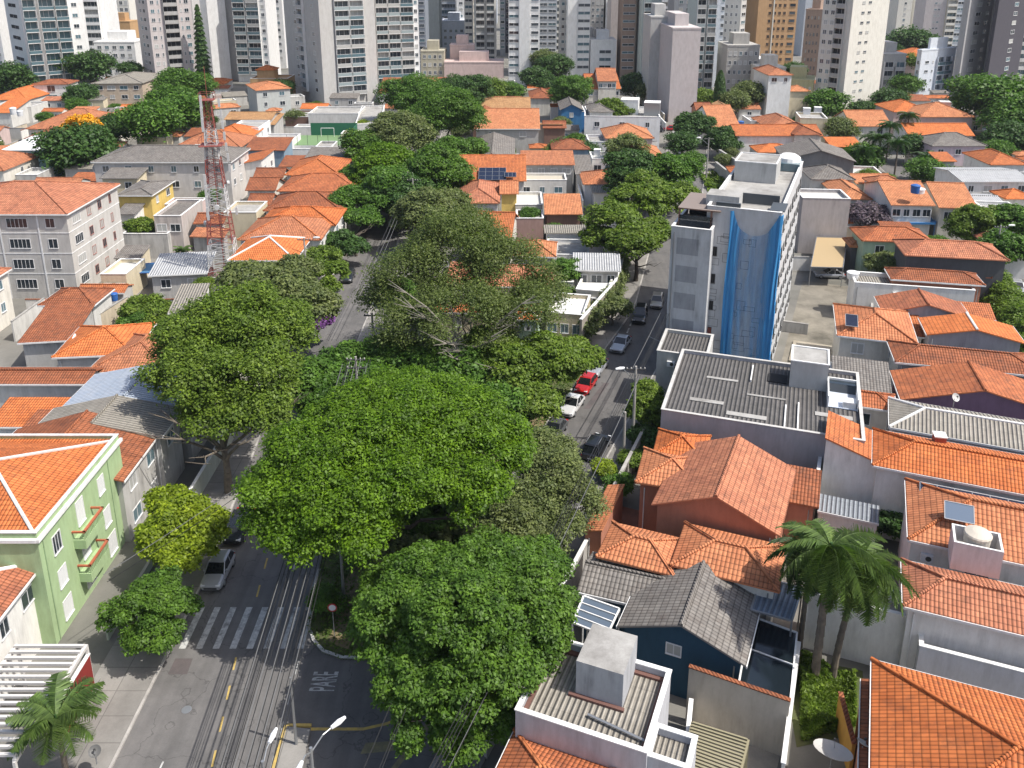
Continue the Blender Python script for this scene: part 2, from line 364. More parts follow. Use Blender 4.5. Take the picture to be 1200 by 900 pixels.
def walls(w, d, h, kind, pitch, wm, over, parent, z0=-.3):
    hw, hd = w / 2, d / 2; m = MB(); zf = [h, h, h, h]; W = w + 2 * over; D = d + 2 * over
    top = h - .02
    def quad(a, b, za, zb, mid=None):
        L = math.dist(a, b); p = [(a[0], a[1], z0), (b[0], b[1], z0), (b[0], b[1], zb)]
        if mid is not None: p.append(((a[0] + b[0]) / 2, (a[1] + b[1]) / 2, mid))
        p.append((a[0], a[1], za)); m.poly(p, wm)
    c = [(-hw, -hd), (hw, -hd), (hw, hd), (-hw, hd)]; z = [top] * 4; mids = [None] * 4
    if kind == 'gable_d': k = pitch * over; z = [top + k] * 4; mids[0] = mids[2] = top + pitch * W / 2
    elif kind == 'gable_w': k = pitch * over; z = [top + k] * 4; mids[1] = mids[3] = top + pitch * D / 2
    elif kind == 'hip': z = [top + pitch * over] * 4
    elif kind == 'shed_f': z = [top + pitch * over] * 2 + [top + pitch * (D - over)] * 2
    elif kind == 'shed_b': z = [top + pitch * (D - over)] * 2 + [top + pitch * over] * 2
    elif kind == 'shed_r': a, b = top + pitch * (W - over), top + pitch * over; z = [a, b, b, a]
    elif kind == 'shed_l': a, b = top + pitch * over, top + pitch * (W - over); z = [a, b, b, a]
    z = [q - .12 for q in z]; mids = [None if q is None else q - .12 for q in mids]
    for i in range(4): j = (i + 1) % 4; quad(c[i], c[j], z[i], z[j], mids[i])
    return m.build('wall', parent)
def flat_roof(w, d, h, wm, rm, coping, parent, par=.55, t=.2):
    hw, hd = w / 2, d / 2; m = MB()
    m.box(-hw, hw, -hd, hd, -.3, h - par, wm, nob=True)
    for x0, x1, y0, y1 in ((-hw, hw, -hd, -hd + t), (-hw, hw, hd - t, hd), (-hw, -hw + t, -hd + t, hd - t), (hw - t, hw, -hd + t, hd - t)): m.box(x0, x1, y0, y1, h - par, h, wm, nob=True)
    m.build('wall', parent); r = MB(); z = h - par + .04
    r.poly([(-hw + t, -hd + t, z), (hw - t, -hd + t, z), (hw - t, hd - t, z), (-hw + t, hd - t, z)], rm, [(-hw, -hd), (hw, -hd), (hw, hd), (-hw, hd)])
    ro = r.build('roof', parent); c = MB(); k = .05
    for x0, x1, y0, y1 in ((-hw - k, hw + k, -hd - k, -hd + t + k), (-hw - k, hw + k, hd - t - k, hd + k), (-hw - k, -hw + t + k, -hd + t + k, hd - t - k), (hw - t - k, hw + k, -hd + t + k, hd - t - k)): c.box(x0, x1, y0, y1, h + .003, h + .07, coping)
    c.build('coping', ro)
BUILT = []
RNG = random.Random(5)
def B(label, fl, fr, yb, h, roof='hip', rm=None, wm=None, wins='', rot=None, name='house', cat='house', group=None, over=.4, d=None, pitch=.42, cap=None, near=None, pane=None, frame=None, z0=0.0, w=None, ww=1.2, hh=1.15, flatm=None, fascia=None, par=.55):
    """fl, fr: where the front eave's two ends lie in the photograph (used once, to measure world position); h: eave height in metres"""
    rm = rm or ORANGE; wm = wm or WHITE
    if rm is ORANGE and label[:12] != 'large orange': rm = RNG.choice(OR_VAR)
    elif rm is BRIGHT: rm = RNG.choice(BR_VAR)
    A = G(fl[0], fl[1], h)
    if isinstance(fr, (int, float)): fr = (fr, None)
    if rot is None:
        Bp = G(fr[0], fr[1], h); e = Bp - A; rot = math.degrees(math.atan2(-e.y, e.x)); W = e.length
    else:
        e = Vector((math.cos(R(rot)), -math.sin(R(rot)), 0)); W = w or solve(A, e, 0, fr[0])
    if w: W = w
    a = R(rot); D1 = Vector((math.sin(a), math.cos(a), 0)); D2 = Vector((math.cos(a), -math.sin(a), 0))
    D = d if d else solve(A, D1, 1, yb)
    c = A + D2 * W / 2 + D1 * D / 2; root = empty(name, (c.x, c.y, z0), -a, label, cat, group); h = h - z0
    flat = roof == 'flat'
    if flat: over = 0
    w_, d_ = W - 2 * over, D - 2 * over
    if min(w_, d_) < .6: w_, d_ = max(w_, .6), max(d_, .6)
    dist = c.length; near = (dist < 95) if near is None else near
    if flat: flat_roof(w_, d_, h, wm, flatm or rm, cap or TRIM, root, par)
    else:
        walls(w_, d_, h, roof, pitch, wm, over, root); roof_shape(roof, W, D, h, pitch, rm, cap or rm, root)
        if fascia or (fascia is None and dist < 130):
            g = MB(); hw, hd = W / 2, D / 2; k = .06; fm = TRIM
            if roof in ('hip', 'gable_w', 'shed_f'): g.box(-hw, hw, -hd - k, -hd - .003, h - .2, h - .02, fm)
            if roof in ('hip', 'gable_w', 'shed_b'): g.box(-hw, hw, hd + .003, hd + k, h - .2, h - .02, fm)
            if roof in ('hip', 'gable_d', 'shed_l'): g.box(-hw - k, -hw - .003, -hd, hd, h - .2, h - .02, fm)
            if roof in ('hip', 'gable_d', 'shed_r'): g.box(hw + .003, hw + k, -hd, hd, h - .2, h - .02, fm)
            if g.f: g.build('gutter', root)
    for spec in wins.split():
        face, rest = spec[0], spec[1:]; n, rows = rest.split('x'); n = int(n); rows = int(rows); L = face_len(w_, d_, face); top = h - (par if flat else 0)
        for r_ in range(rows):
            z = top - 1.45 - 3.0 * r_
            if z < .7: continue
            for i in range(n):
                s = L * (i + .5) / n; sw = min(ww * RNG.choice((1, 1, 1.25, .75)), L / n * .7)
                put_window(root, w_, d_, face, s, z, round(sw, 1), hh, pane or RNG.choice((GLASS, GLASS, WINC, GLASSB)), frame, near)
    BUILT.append((label, c, W, D, rot, h)); root['_w'] = w_; root['_d'] = d_; root['_h'] = h
    return root
def dims(r): return r['_w'], r['_d'], r['_h']

# ---------------------------------------------------------------- towers
def facade(root, w, d, face, cols, nfl, fh, z0=0.0, i0=0, far=False):
    L = face_len(w, d, face); fg = plain('far_glass', (.075, .09, .105), .15, 0, .8); rr = random.Random(int(L * 977) + len(root.children))
    for ci, c in enumerate(cols):
        typ, u0, u1 = c[:3]; opt = c[3] if len(c) > 3 else {}; cw = round((u1 - u0) * L, 1); s = L * (u0 + u1) / 2
        for i in range(i0, nfl):
            z = z0 + fh * i
            if typ == 'w': me = winbox_mesh(cw, opt.get('h', 1.2), opt.get('pane') or rr.choice((fg, fg, GLASS, WINC, GLASSB)), opt.get('frame', FRAME)); nm = 'window'; zz = z + 1.5
            elif typ == 's': me = band_mesh(cw, opt.get('h', 1.2), opt.get('pane') or rr.choice((fg, fg, GLASS, GLASSB)), opt.get('frame', FRAME)); nm = 'window'; zz = z + 1.6
            else: me = balcony_mesh(cw, (opt['rail'] if opt.get('rail') not in (None, GLASSG) else rr.choice((GLASSG, GLASSG, GLASSB, WINC))), opt.get('slab', TRIM), (opt.get('glaz') if opt.get('glaz') not in (None, GLASS) else rr.choice((fg, GLASS, GLASSB, WINC, fg))), opt.get('deep', 1.2), fh, opt.get('solid', .5)); nm = 'balcony'; zz = z + .1
            link(nm, me, root, face_pt(w, d, face, s, zz), (0, 0, FACE[face]))
def TW(label, fl, xr, dep, wm, front, side=(), sf='r', H=62, rot=0.0, fh=3.05, name='apartment_tower', cat='tower', group=None, z0f=1, piers=None, w=None, ylimit=-6, cap=None):
    A = G(fl[0], fl[1], 0); a = R(rot); D2 = Vector((math.cos(a), -math.sin(a), 0)); D1 = Vector((math.sin(a), math.cos(a), 0))
    W = w or solve(A, D2, 0, xr); c = A + D2 * W / 2 + D1 * dep / 2; root = empty(name, (c.x, c.y, 0), -a, label, cat, group)
    m = MB(); m.box(-W/2, W/2, -dep/2, dep/2, -.3, H, wm, nob=True); m.build('wall', root)
    n = 1
    while n * fh < H - fh and proj((A.x, A.y, n * fh))[1] > ylimit: n += 1
    facade(root, W, dep, 'f', front, n, fh, i0=z0f)
    if side: facade(root, W, dep, sf, side, n, fh, i0=z0f)
    if piers:
        for (u0, u1, pm, pd) in piers:
            q = MB(); q.box(-W/2 + W * u0, -W/2 + W * u1, -dep/2 - pd, -dep/2 - .004, -.3, H + 1, pm, nob=True); q.build('pier', root)
    q = MB(); q.box(-W/2 - .1, W/2 + .1, -dep/2 - .1, dep/2 + .1, H + .003, H + .5, cap or wm); q.box(-W/4, W/4, -dep/4, dep/4, H + .503, H + 4, cap or wm, nob=True); q.build('roof', root)
    BUILT.append((label, c, W, dep, rot, H))
    return root

# ---------------------------------------------------------------- trees
LEAF = dict(fresh=leafm('fresh_green_foliage', (0.069, 0.1495, 0.0184), (0.1035, 0.1955, 0.0253), .3), airy=leafm('airy_foliage', (.10, .145, .038), (.145, .185, .06), .35),
    bright=leafm('bright_foliage', (.085, .175, .006), (.125, .225, .010), .3), mid=leafm('green_foliage', (0.0688, 0.1562, 0.0225), (0.1063, 0.2063, 0.03), .28),
    dark=leafm('dark_foliage', (0.0425, 0.1, 0.025), (0.065, 0.1313, 0.03), .22), olive=leafm('olive_foliage', (0.1208, 0.161, 0.0575), (0.1667, 0.2013, 0.0805), .28),
    yellow=leafm('yellow_green_foliage', (.18, .26, .015), (.25, .32, .02), .32), lime=leafm('lime_foliage', (0.1025, 0.1742, 0.0205), (0.1537, 0.2255, 0.0307), .3),
    purple=leafm('purple_blossom', (.16, .05, .30), (.24, .09, .40), .3), gold=leafm('golden_blossom', (.70, .32, .01), (.80, .42, .02), .2),
    grey=leafm('dusty_violet_foliage', (.13, .10, .15), (.17, .13, .19), .2), grass=leafm('grass_blades', (.07, .13, .02), (.11, .17, .03), .3))
BARK = groundm('bark', (.20, .165, .125), (.12, .10, .08), 2.0, .4); PALEBARK = groundm('pale_bark', (.34, .31, .26), (.22, .20, .165), 2.0, .3); DARKBARK = groundm('dark_bark', (.09, .07, .055), (.05, .04, .03), 2.0, .3)
def quads_mesh(name, C, N, S, mat, rs, aspect=1.7):
    """C centres, N normals, S sizes -> one mesh of bent leaf quads"""
    n = len(C); t = rs.normal(size=(n, 3)); t -= (t * N).sum(1, keepdims=True) * N; t /= np.linalg.norm(t, axis=1, keepdims=True) + 1e-9
    b = np.cross(N, t); S = S[:, None]
    v = np.empty((n, 4, 3)); v[:, 0] = C - t * S * aspect * .5; v[:, 1] = C - b * S * .5 + N * S * .12; v[:, 2] = C + t * S * aspect * .5; v[:, 3] = C + b * S * .5 + N * S * .12
    me = bpy.data.meshes.new(name); me.vertices.add(n * 4); me.loops.add(n * 4); me.polygons.add(n)
    me.vertices.foreach_set('co', v.reshape(-1).astype(np.float32)); me.loops.foreach_set('vertex_index', np.arange(n * 4, dtype=np.int32))
    me.polygons.foreach_set('loop_start', np.arange(0, n * 4, 4, dtype=np.int32)); me.polygons.foreach_set('loop_total', np.full(n, 4, dtype=np.int32))
    me.materials.append(mat); me.update(calc_edges=True); return me
def crown_mesh(blobs, n, leaf, mat, seed, puff=1.3, dens=1.0, flat=.55, inner=.12, name='crown', fill=1.35, soft=.5):
    """blobs: ellipsoids (cx,cy,cz,rx,ry,rz). Puffs of leaves sit over their surfaces, gaps stay between the puffs."""
    rs = np.random.RandomState(seed); P = []; PR = []; vols = np.array([b[3] * b[4] + b[3] * b[5] + b[4] * b[5] for b in blobs]); vols = vols / vols.sum()
    tot = sum(4 * (b[3] * b[4] + b[3] * b[5] + b[4] * b[5]) / 3 * math.pi for b in blobs); K = int(max(8, fill * dens * tot / (math.pi * puff * puff)))
    for b, f in zip(blobs, vols):
        k = max(3, int(K * f)); d = rs.normal(size=(k, 3)); d /= np.linalg.norm(d, axis=1, keepdims=True); d[:, 2] = np.where(d[:, 2] < -.35, -d[:, 2], d[:, 2])
        rr = rs.uniform(.72, 1.06, (k, 1)); P.append(np.array(b[:3]) + d * rr * np.array(b[3:6])); PR.append(puff * rs.uniform(.35, 1.55, k) ** 1.1)
    P = np.concatenate(P); PR = np.concatenate(PR)
    pa = PR ** 2; idx = rs.choice(len(P), n, p=pa / pa.sum()); d = rs.normal(size=(n, 3)); d /= np.linalg.norm(d, axis=1, keepdims=True); neg = (d[:, 2] < -.1) & (rs.rand(n) < .75); d[neg, 2] *= -1
    rad = PR[idx] * rs.uniform(.55, 1.05, n) ** .7; C = P[idx] + d * rad[:, None] * np.array([1, 1, flat]); C += rs.normal(size=C.shape) * leaf * soft
    N = d * .55 + np.array([0, 0, .75]) + rs.normal(size=(n, 3)) * .45; N /= np.linalg.norm(N, axis=1, keepdims=True)
    S = leaf * rs.uniform(.55, 1.35, n)
    return quads_mesh(name, C, N, S, mat, rs)
def branch_mesh(h, r, cr, mat, seed, nb=7, crown_h=None, lean=(0, 0), twigs=2, base=.35):
    rn = random.Random(seed); m = MB(); ch = crown_h or h; pts = [Vector((0, 0, -.2))]; k = 5
    for i in range(1, k + 1): pts.append(Vector((lean[0] * i / k + rn.uniform(-.12, .12), lean[1] * i / k + rn.uniform(-.12, .12), h * i / k)))
    m.tube(pts, [r * (1.25 - .6 * i / k) for i in range(k + 1)], mat, 8)
    for i in range(nb):
        a = 2 * math.pi * i / nb + rn.uniform(-.4, .4); p = pts[k - rn.randint(0, 2)] * 1.0; q = p; rr = r * rn.uniform(.4, .55)
        L = cr * rn.uniform(.6, .95); up = rn.uniform(.25, .8) * (ch - h)
        steps = 4; prev = p
        for s in range(1, steps + 1):
            t = s / steps; nx = p + Vector((math.cos(a) * L * t, math.sin(a) * L * t, up * t ** .8)) + Vector((rn.uniform(-1, 1) * (.12 + .07 * L), rn.uniform(-1, 1) * (.12 + .07 * L), rn.uniform(-.15, .3)))
            m.bar(prev, nx, rr * (1 - .8 * (s - 1) / steps), mat, 5, rr * (1 - .8 * s / steps), cap=False)
            if s > 1:
                for _ in range(twigs):
                    b = a + rn.uniform(-1.3, 1.3); l2 = L * rn.uniform(.2, .4); e = nx + Vector((math.cos(b) * l2, math.sin(b) * l2, rn.uniform(.1, .5) * l2 + .4)); m.bar(nx, e, rr * .3, mat, 4, rr * .08, cap=False)
            prev = nx
    return m.mesh('trunk')
def tree(label, x, y, hc, r, kind='mid', rz=None, seed=1, n=14000, leaf=.34, puff=None, blobs=None, bark=None, dens=1.0, name='tree', group=None, trunk_r=None, twigs=2, nb=7, cat='tree', pos=None, fill=1.35, inner=.1):
    """(x, y) crown centre in the photograph, hc its height above the ground"""
    p = pos or G(x, y, hc); rz = rz or r * .62; root = empty(name, (p.x, p.y, 0), 0, label, cat, group)
    if blobs is None:
        rn = random.Random(seed * 7 + 1); blobs = [(0, 0, hc, r * .72, r * .72, rz * .85)]
        for i in range(6):
            a = i * 1.047 + rn.uniform(-.4, .4); q = rn.uniform(.42, .62); blobs.append((math.cos(a) * r * q, math.sin(a) * r * q, hc + rn.uniform(-.35, .25) * rz, r * rn.uniform(.34, .5), r * rn.uniform(.34, .5), rz * rn.uniform(.45, .7)))
    link('trunk', branch_mesh(max(1.0, hc - rz * .8), trunk_r or max(.12, r * .055), r * .85, bark or BARK, seed, nb, hc + rz * .4, twigs=twigs), root)
    link('crown', crown_mesh(blobs, n, leaf, LEAF[kind], seed, puff or max(.45, r * .2), dens, fill=fill), root)
    return root
def far_crown(kind, k):
    def f():
        rn = random.Random(k * 13 + 3); bl = [(0, 0, 0, .78, .78, .6), (0, 0, -.45, .6, .6, .4)]
        for i in range(5):
            a = i * 1.257 + rn.uniform(-.5, .5); bl.append((math.cos(a) * .5, math.sin(a) * .5, rn.uniform(-.25, .2), .45, .45, .38))
        return crown_mesh(bl, 11000, .07, LEAF[kind], k + 40, .24, fill=2.0, soft=.8)
    return cached(('fc', kind, k), f)
def far_trunk(k): return cached(('ft', k), lambda: branch_mesh(.75, .05, .7, BARK, k + 9, 6, 1.5, twigs=1))
FT = [0]
def ftree(label, x, y, hc, r, kind='mid', rz=None, name='tree', cat='tree', group='trees among the houses and towers'):
    p = G(x, y, hc); k = FT[0] % 3; FT[0] += 1; rz = rz or r * .95; root = empty(name, (p.x, p.y, 0), FT[0] * 1.7, label, cat, group)
    link('trunk', far_trunk(k), root, scale=(r, r, max(.3, (hc) / 1.1)))
    link('crown', far_crown(kind, k), root, (0, 0, hc), scale=(r, r, rz)); return root
def frond_mesh(L, mat, droop=.9, leaflet=.55, seed=0, n=26, width=.05):
    def f():
        rn = random.Random(seed); m = MB(); prev = Vector((0, 0, 0)); pts = []
        for i in range(n + 1):
            t = i / n; pts.append(Vector((L * t * (1 - .18 * t * t), 0, L * (.42 * t - droop * t * t * .95))))
        for i in range(n):
            m.bar(pts[i], pts[i + 1], .035 * (1 - i / n) + .008, mat, 3, cap=False); t = (i + 1) / n
            ll = leaflet * (math.sin(math.pi * min(1, .12 + t * .86)) ** .6)
            for s in (-1, 1):
                for o in (0, .5):
                    p = pts[i].lerp(pts[i + 1], o); e = p + Vector((ll * .45 * rn.uniform(.7, 1.2), s * ll * rn.uniform(.85, 1.1), -ll * rn.uniform(.25, .75))); w = Vector((width, 0, .012))
                    m.poly([p - w, p + w, e + w * .3, e - w * .3], mat)
        return m.mesh('frond')
    return cached(('frond', L, mat, droop, leaflet, seed), f)
PALM = leafm('palm_leaf', (0.0875, 0.1562, 0.0438), (0.1375, 0.2063, 0.0625), .3); PALMD = leafm('dark_palm_leaf', (.035, .08, .025), (.05, .11, .03), .25)
def palm(label, base, h, L=3.2, nf=22, mat=None, droop=.9, leaflet=.55, tr=.16, seed=0, pos=None, group=None, name='palm_tree', lean=(0, 0), bark=None, el=(.0, 1.0)):
    p = pos or G(*base); rn = random.Random(seed); root = empty(name, (p.x, p.y, 0), rn.uniform(0, 6), label, 'palm tree', group); mat = mat or PALM; m = MB(); k = 12
    pts = [Vector((lean[0] * (i / k) ** 2, lean[1] * (i / k) ** 2, h * i / k - .2)) for i in range(k + 1)]; bk = bark or BARK
    for i in range(k): m.bar(pts[i], pts[i + 1], tr * (1.25 - .35 * i / k) * 1.06, bk, 8, tr * (1.2 - .35 * i / k) * .94)
    m.bar(pts[-1], pts[-1] + Vector((0, 0, .9)), tr * .95, PALMD, 8, tr * .4)
    m.build('trunk', root); top = pts[-1] + Vector((0, 0, .55))
    for i in range(nf):
        a = i * 2.399 + rn.uniform(-.2, .2); e = el[0] + (el[1] - el[0]) * (i / nf) + rn.uniform(-.1, .1)
        link('frond', frond_mesh(L, mat, droop, leaflet, i % 3), root, top, (rn.uniform(-.15, .15), -e + .35, a), scale=(rn.uniform(.85, 1.1),) * 3)
    return root
def hedge(label, pts, h, w, kind='mid', n=6000, leaf=.2, name='hedge', cat='hedge', seed=3, bumpy=.35):
    """leafy hedge along world points"""
    c = sum((Vector(p) for p in pts), Vector((0, 0, 0))) / len(pts); root = empty(name, (c.x, c.y, 0), 0, label, cat); bl = []; m = MB()
    for a, b in zip(pts[:-1], pts[1:]):
        a = Vector(a) - c; b = Vector(b) - c; L = (b - a).length; k = max(2, int(L / (w * .7)))
        for i in range(k + 1):
            p = a.lerp(b, i / k); rn = random.Random(seed + i); bl.append((p.x, p.y, h * .5, w * rn.uniform(.45, .6), w * rn.uniform(.45, .6), h * rn.uniform(.45, .45 + bumpy)))
            m.bar((p.x, p.y, -.1), (p.x, p.y, h * .5), .04, BARK, 5)
    m.build('stems', root); link('foliage', crown_mesh(bl, n, leaf, LEAF[kind], seed, min(h, w) * .3, name='foliage'), root); return root
# ================================================================ ground, roads, pavements
def sheet(name, pts, z, mat, label=None, kind='structure'):
    m = MB(); m.poly([(p[0], p[1], z) for p in pts], mat); o = m.build(name); return tag(o, label, None, None, kind)
def slab_poly(name, pts, z0, z1, top, side, kind='structure'):
    m = MB(); P = [Vector((p[0], p[1], 0)) for p in pts]; area = sum(P[i].x * P[(i + 1) % len(P)].y - P[(i + 1) % len(P)].x * P[i].y for i in range(len(P)))
    if area < 0: P = P[::-1]
    m.poly([(p.x, p.y, z1) for p in P], top)
    for i in range(len(P)):
        a, b = P[i], P[(i + 1) % len(P)]; m.poly([(a.x, a.y, z0), (b.x, b.y, z0), (b.x, b.y, z1), (a.x, a.y, z1)], side)
    o = m.build(name); return tag(o, None, None, None, kind)
def offs(line, o):
    """offset a polyline to its right by o"""
    out = []; P = [Vector((p[0], p[1], 0)) for p in line]
    for i, p in enumerate(P):
        a = P[max(0, i - 1)]; b = P[min(len(P) - 1, i + 1)]; d = (b - a).normalized(); out.append((p.x + d.y * o, p.y - d.x * o))
    return out
ASPH = groundm('asphalt', (.165, .157, .152), (.13, .125, .122), .5, .35, (.055, .055, .055), .9, cracks=True)
ASPH2 = groundm('dark_asphalt', (.15, .143, .138), (.118, .114, .112), .4, .3, (.045, .045, .045), .9, cracks=True)
YARD = groundm('yard_ground', (.23, .22, .20), (.15, .145, .13), .13, .5, (.07, .075, .05))
PAVE = groundm('pavement_concrete', (.30, .285, .265), (.22, .21, .195), .35, .5, (.11, .10, .09), grid=2.0)
KERB = groundm('kerb_stone', (.48, .46, .43), (.36, .34, .32), 1.2, .4); KERBW = groundm('whitewashed_kerb', (.68, .67, .65), (.5, .49, .47), 1.5, .4)
PAINT = groundm('road_paint', (.60, .60, .58), (.38, .38, .37), 3.5, .85, (.15, .15, .15)); YPAINT = groundm('yellow_road_paint', (.60, .42, .10), (.45, .33, .12), 2.5, .5, (.15, .13, .1)); YPD = groundm('worn_yellow_paint', (.27, .235, .12), (.17, .155, .10), 1.5, .5)
DIRT = groundm('trodden_earth', (.25, .19, .10), (.17, .135, .075), .6, .4, (.08, .07, .04)); TURF = groundm('turf', (.10, .115, .035), (.06, .085, .025), .5, .4, (.12, .09, .05))
g = MB(); g.poly([(-6000, -200, 0), (6000, -200, 0), (6000, 9000, 0), (-6000, 9000, 0)], YARD); tag(g.build('ground'), None, None, None, 'structure')
AVE = [(-19, -10), (-19, 56), (-21, 76), (-23.4, 100), (-23.5, 260)]
AVL = [(-24, -10), (-24, 56), (-25.4, 76), (-27.5, 100), (-27.5, 260)]; AVR = [(-14.1, -10), (-14.1, 50), (-15, 56), (-16.8, 76), (-19.4, 100), (-19.4, 260)]
sheet('avenue_road', AVL + AVR[::-1], .012, ASPH)
def rl(y): return 3.2 + .41 * (y - 79) if y <= 112 else 16.7 + .235 * (y - 112)
RL = [(rl(y), y) for y in (10, 40, 60, 80, 100, 112, 214, 330)]; RR = [(rl(y) + 8.0, y) for y in (10, 40, 60, 80, 100, 112, 214, 330)]
sheet('side_street_road', RL + RR[::-1], .016, ASPH2)
sheet('junction_road', [(-14.3, 43), (-14.3, 53), (-12, 50), (-8, 49.5), (-5, 58), (-2, 44), (-6, 30), (-13, 38)], .008, ASPH)
sheet('cross_street_road', [(28, 158), (60, 150), (62, 158), (30, 172)], .010, ASPH)
RSC = [(53, 50), (65.2, 88), (75, 119.5), (81.5, 141), (90, 200)]
sheet('east_street_road', offs(RSC, -4.4) + offs(RSC, 4.4)[::-1], .012, ASPH)
# pavements with kerbs
def pavement(line, w, mat=PAVE, km=KERB, side=1):
    a = line; b = offs(line, w * side); slab_poly('pavement', list(a) + list(b)[::-1], 0, .13, mat, mat)
    k = offs(line, -.18 * side); slab_poly('kerb', list(k) + list(a)[::-1], 0, .145, km, km)
pavement(AVL, 4.0, side=-1); pavement([(-19.4, 100), (-19.4, 260)], 2.6, side=1)
pavement([(x, y) for x, y in RR], 2.6, side=1); pavement([(rl(y), y) for y in (96, 100, 112, 214, 330)], 2.4, side=-1)
pavement(offs(RSC, -4.4), 2.4, side=-1); pavement(offs(RSC, 4.4), 2.4, side=1)
park = [(-14.9, 53.6), (-14.75, 51.8), (-14.1, 50.4), (-13.2, 49.4), (-11.8, 48.8), (-10, 48.7), (-8.4, 49.6), (-7.0, 54), (rl(60) - .2, 60), (rl(80) - .2, 80), (rl(95) - .2, 95), (-5, 98), (-18.8, 98), (-17.2, 78), (-15.2, 58)]
slab_poly('square_ground', park, 0, .15, TURF, TURF)
m = MB()
for a, b in zip(park[:11], park[1:12]):
    a = Vector((*a, 0)); b = Vector((*b, 0)); n = Vector((-(b - a).y, (b - a).x, 0)).normalized() * -.22; km = KERBW if a.y < 56 else KERB
    m.poly([(a.x, a.y, .175), (b.x, b.y, .175), (b.x - n.x, b.y - n.y, .175), (a.x - n.x, a.y - n.y, .175)], km); m.poly([(a.x, a.y, 0), (b.x, b.y, 0), (b.x, b.y, .175), (a.x, a.y, .175)], km)
for a, b in ((park[-1], park[0]), (park[-2], park[-1]), (park[-3], park[-2])):
    a = Vector((*a, 0)); b = Vector((*b, 0)); m.box(min(a.x, b.x) - .1, min(a.x, b.x) + .12, min(a.y, b.y), max(a.y, b.y), 0, .178, KERB)
tag(m.build('kerb'), None, None, None, 'structure')
sheet('dirt_path', [(-12.9, 50.2), (-11.4, 49.6), (-10.6, 56), (-10.6, 63), (-8, 72), (-9.6, 73), (-12.4, 64), (-12.9, 56)], .156, DIRT)
sheet('dirt_path', [(rl(70) - .5, 70), (rl(82) - .5, 82), (rl(82) - 4.5, 82), (rl(70) - 3.5, 70)], .157, DIRT)
# bottom traffic island
slab_poly('pavement', [(-14.1, 43.2), (-12.6, 43.0), (-12.2, 36), (-12, 20), (-14.1, 20)], 0, .15, PAVE, PAVE)
m = MB(); m.box(-14.28, -14.1, 20, 43.3, 0, .16, YPAINT); m.box(-14.1, -12.6, 43.22, 43.4, 0, .16, YPAINT); tag(m.build('kerb'), None, None, None, 'structure')
# markings
m = MB()
for i in range(8):
    x = -23.3 + i * 1.18; m.poly([(x, 49.8, .02), (x + .46, 49.8, .02), (x + .46, 53.9, .02), (x, 53.9, .02)], PAINT)
tag(m.build('crosswalk_marking'), None, None, None, 'structure')
def dashes(name, a, b, on, off, w, mat, z=.021):
    m = MB(); a = Vector((*a, 0)); b = Vector((*b, 0)); L = (b - a).length; d = (b - a) / L; n = Vector((-d.y, d.x, 0)) * w / 2; s = 0
    while s < L:
        p = a + d * s; q = a + d * min(L, s + on); m.poly([(p.x - n.x, p.y - n.y, z), (q.x - n.x, q.y - n.y, z), (q.x + n.x, q.y + n.y, z), (p.x + n.x, p.y + n.y, z)][::-1], mat); s += on + off
    return tag(m.build(name), None, None, None, 'structure')
dashes('lane_marking', (-16.9, 33), (-19.05, 49), 1.15, 1.35, .13, YPAINT); dashes('lane_marking', (-19.3, 55), (-22.6, 92), 1.3, 1.9, .13, YPAINT)
dashes('lane_marking', (-13.9, 30), (-14.75, 50), 1.2, 1.3, .11, PAINT); dashes('lane_marking', (-21.4, 28), (-20.9, 42.0), 1.4, 2.4, .11, PAINT)
dashes('lane_marking', (rl(118) + 1.8, 96), (rl(118) + 3.6, 113), 2.6, 3.5, .12, PAINT, .024); dashes('lane_marking', (rl(106) + .6, 104), (rl(113) + .6, 113), 1.6, .8, .2, PAINT, .024); dashes('lane_marking', (rl(104) + 4, 103), (rl(104) + 6.9, 99), 5.5, 3, .12, PAINT, .024)
m = MB()
yl = [(-12.6, 43.1), (-9.3, 43.1), (-7.9, 43.5), (-6.5, 44.3), (-4.6, 46.0)]
for a, b in zip(yl[:-1], yl[1:]): m.poly([(a[0], a[1] - .1, .026), (b[0], b[1] - .1, .026), (b[0], b[1] + .12, .026), (a[0], a[1] + .12, .026)], YPAINT)
for q in ([(-7.4, 40.0), (-7.0, 40.0), (-4.0, 45.2), (-4.4, 45.4)], [(-9.2, 41.3), (-6.7, 41.6), (-6.4, 42.3), (-9.0, 42.1)], [(-10.6, 38.9), (-7.9, 39.4), (-7.6, 40.1), (-10.4, 39.8)]): m.poly([(x, y, .024) for x, y in q], YPD)
tag(m.build('yellow_marking'), None, None, None, 'structure')
tc = bpy.data.curves.new('stop_lettering', 'FONT'); tc.body = 'PARE'; tc.size = 1.0; tc.materials.append(PAINT); tc.offset = .012
to = bpy.data.objects.new('stop_lettering', tc); COL.objects.link(to); to.location = (-11.75, 46.05, .024); to.rotation_euler = (0, 0, R(90)); to.scale = (.74, 2.35, 1); to['kind'] = 'structure'
sheet('asphalt_patch', [(-23.2, 47.5), (-21.9, 47.5), (-22.0, 48.9), (-23.2, 48.9)], .0185, groundm('old_patch', (.12, .10, .10), (.09, .08, .08), 1, .3))
sheet('asphalt_patch', [(rl(84) + 2.4, 84), (rl(84) + 3.1, 84), (rl(90) + 3.4, 90), (rl(90) + 2.7, 90)], .0205, groundm('old_patch', (.12, .10, .10), (.09, .08, .08), 1, .3))
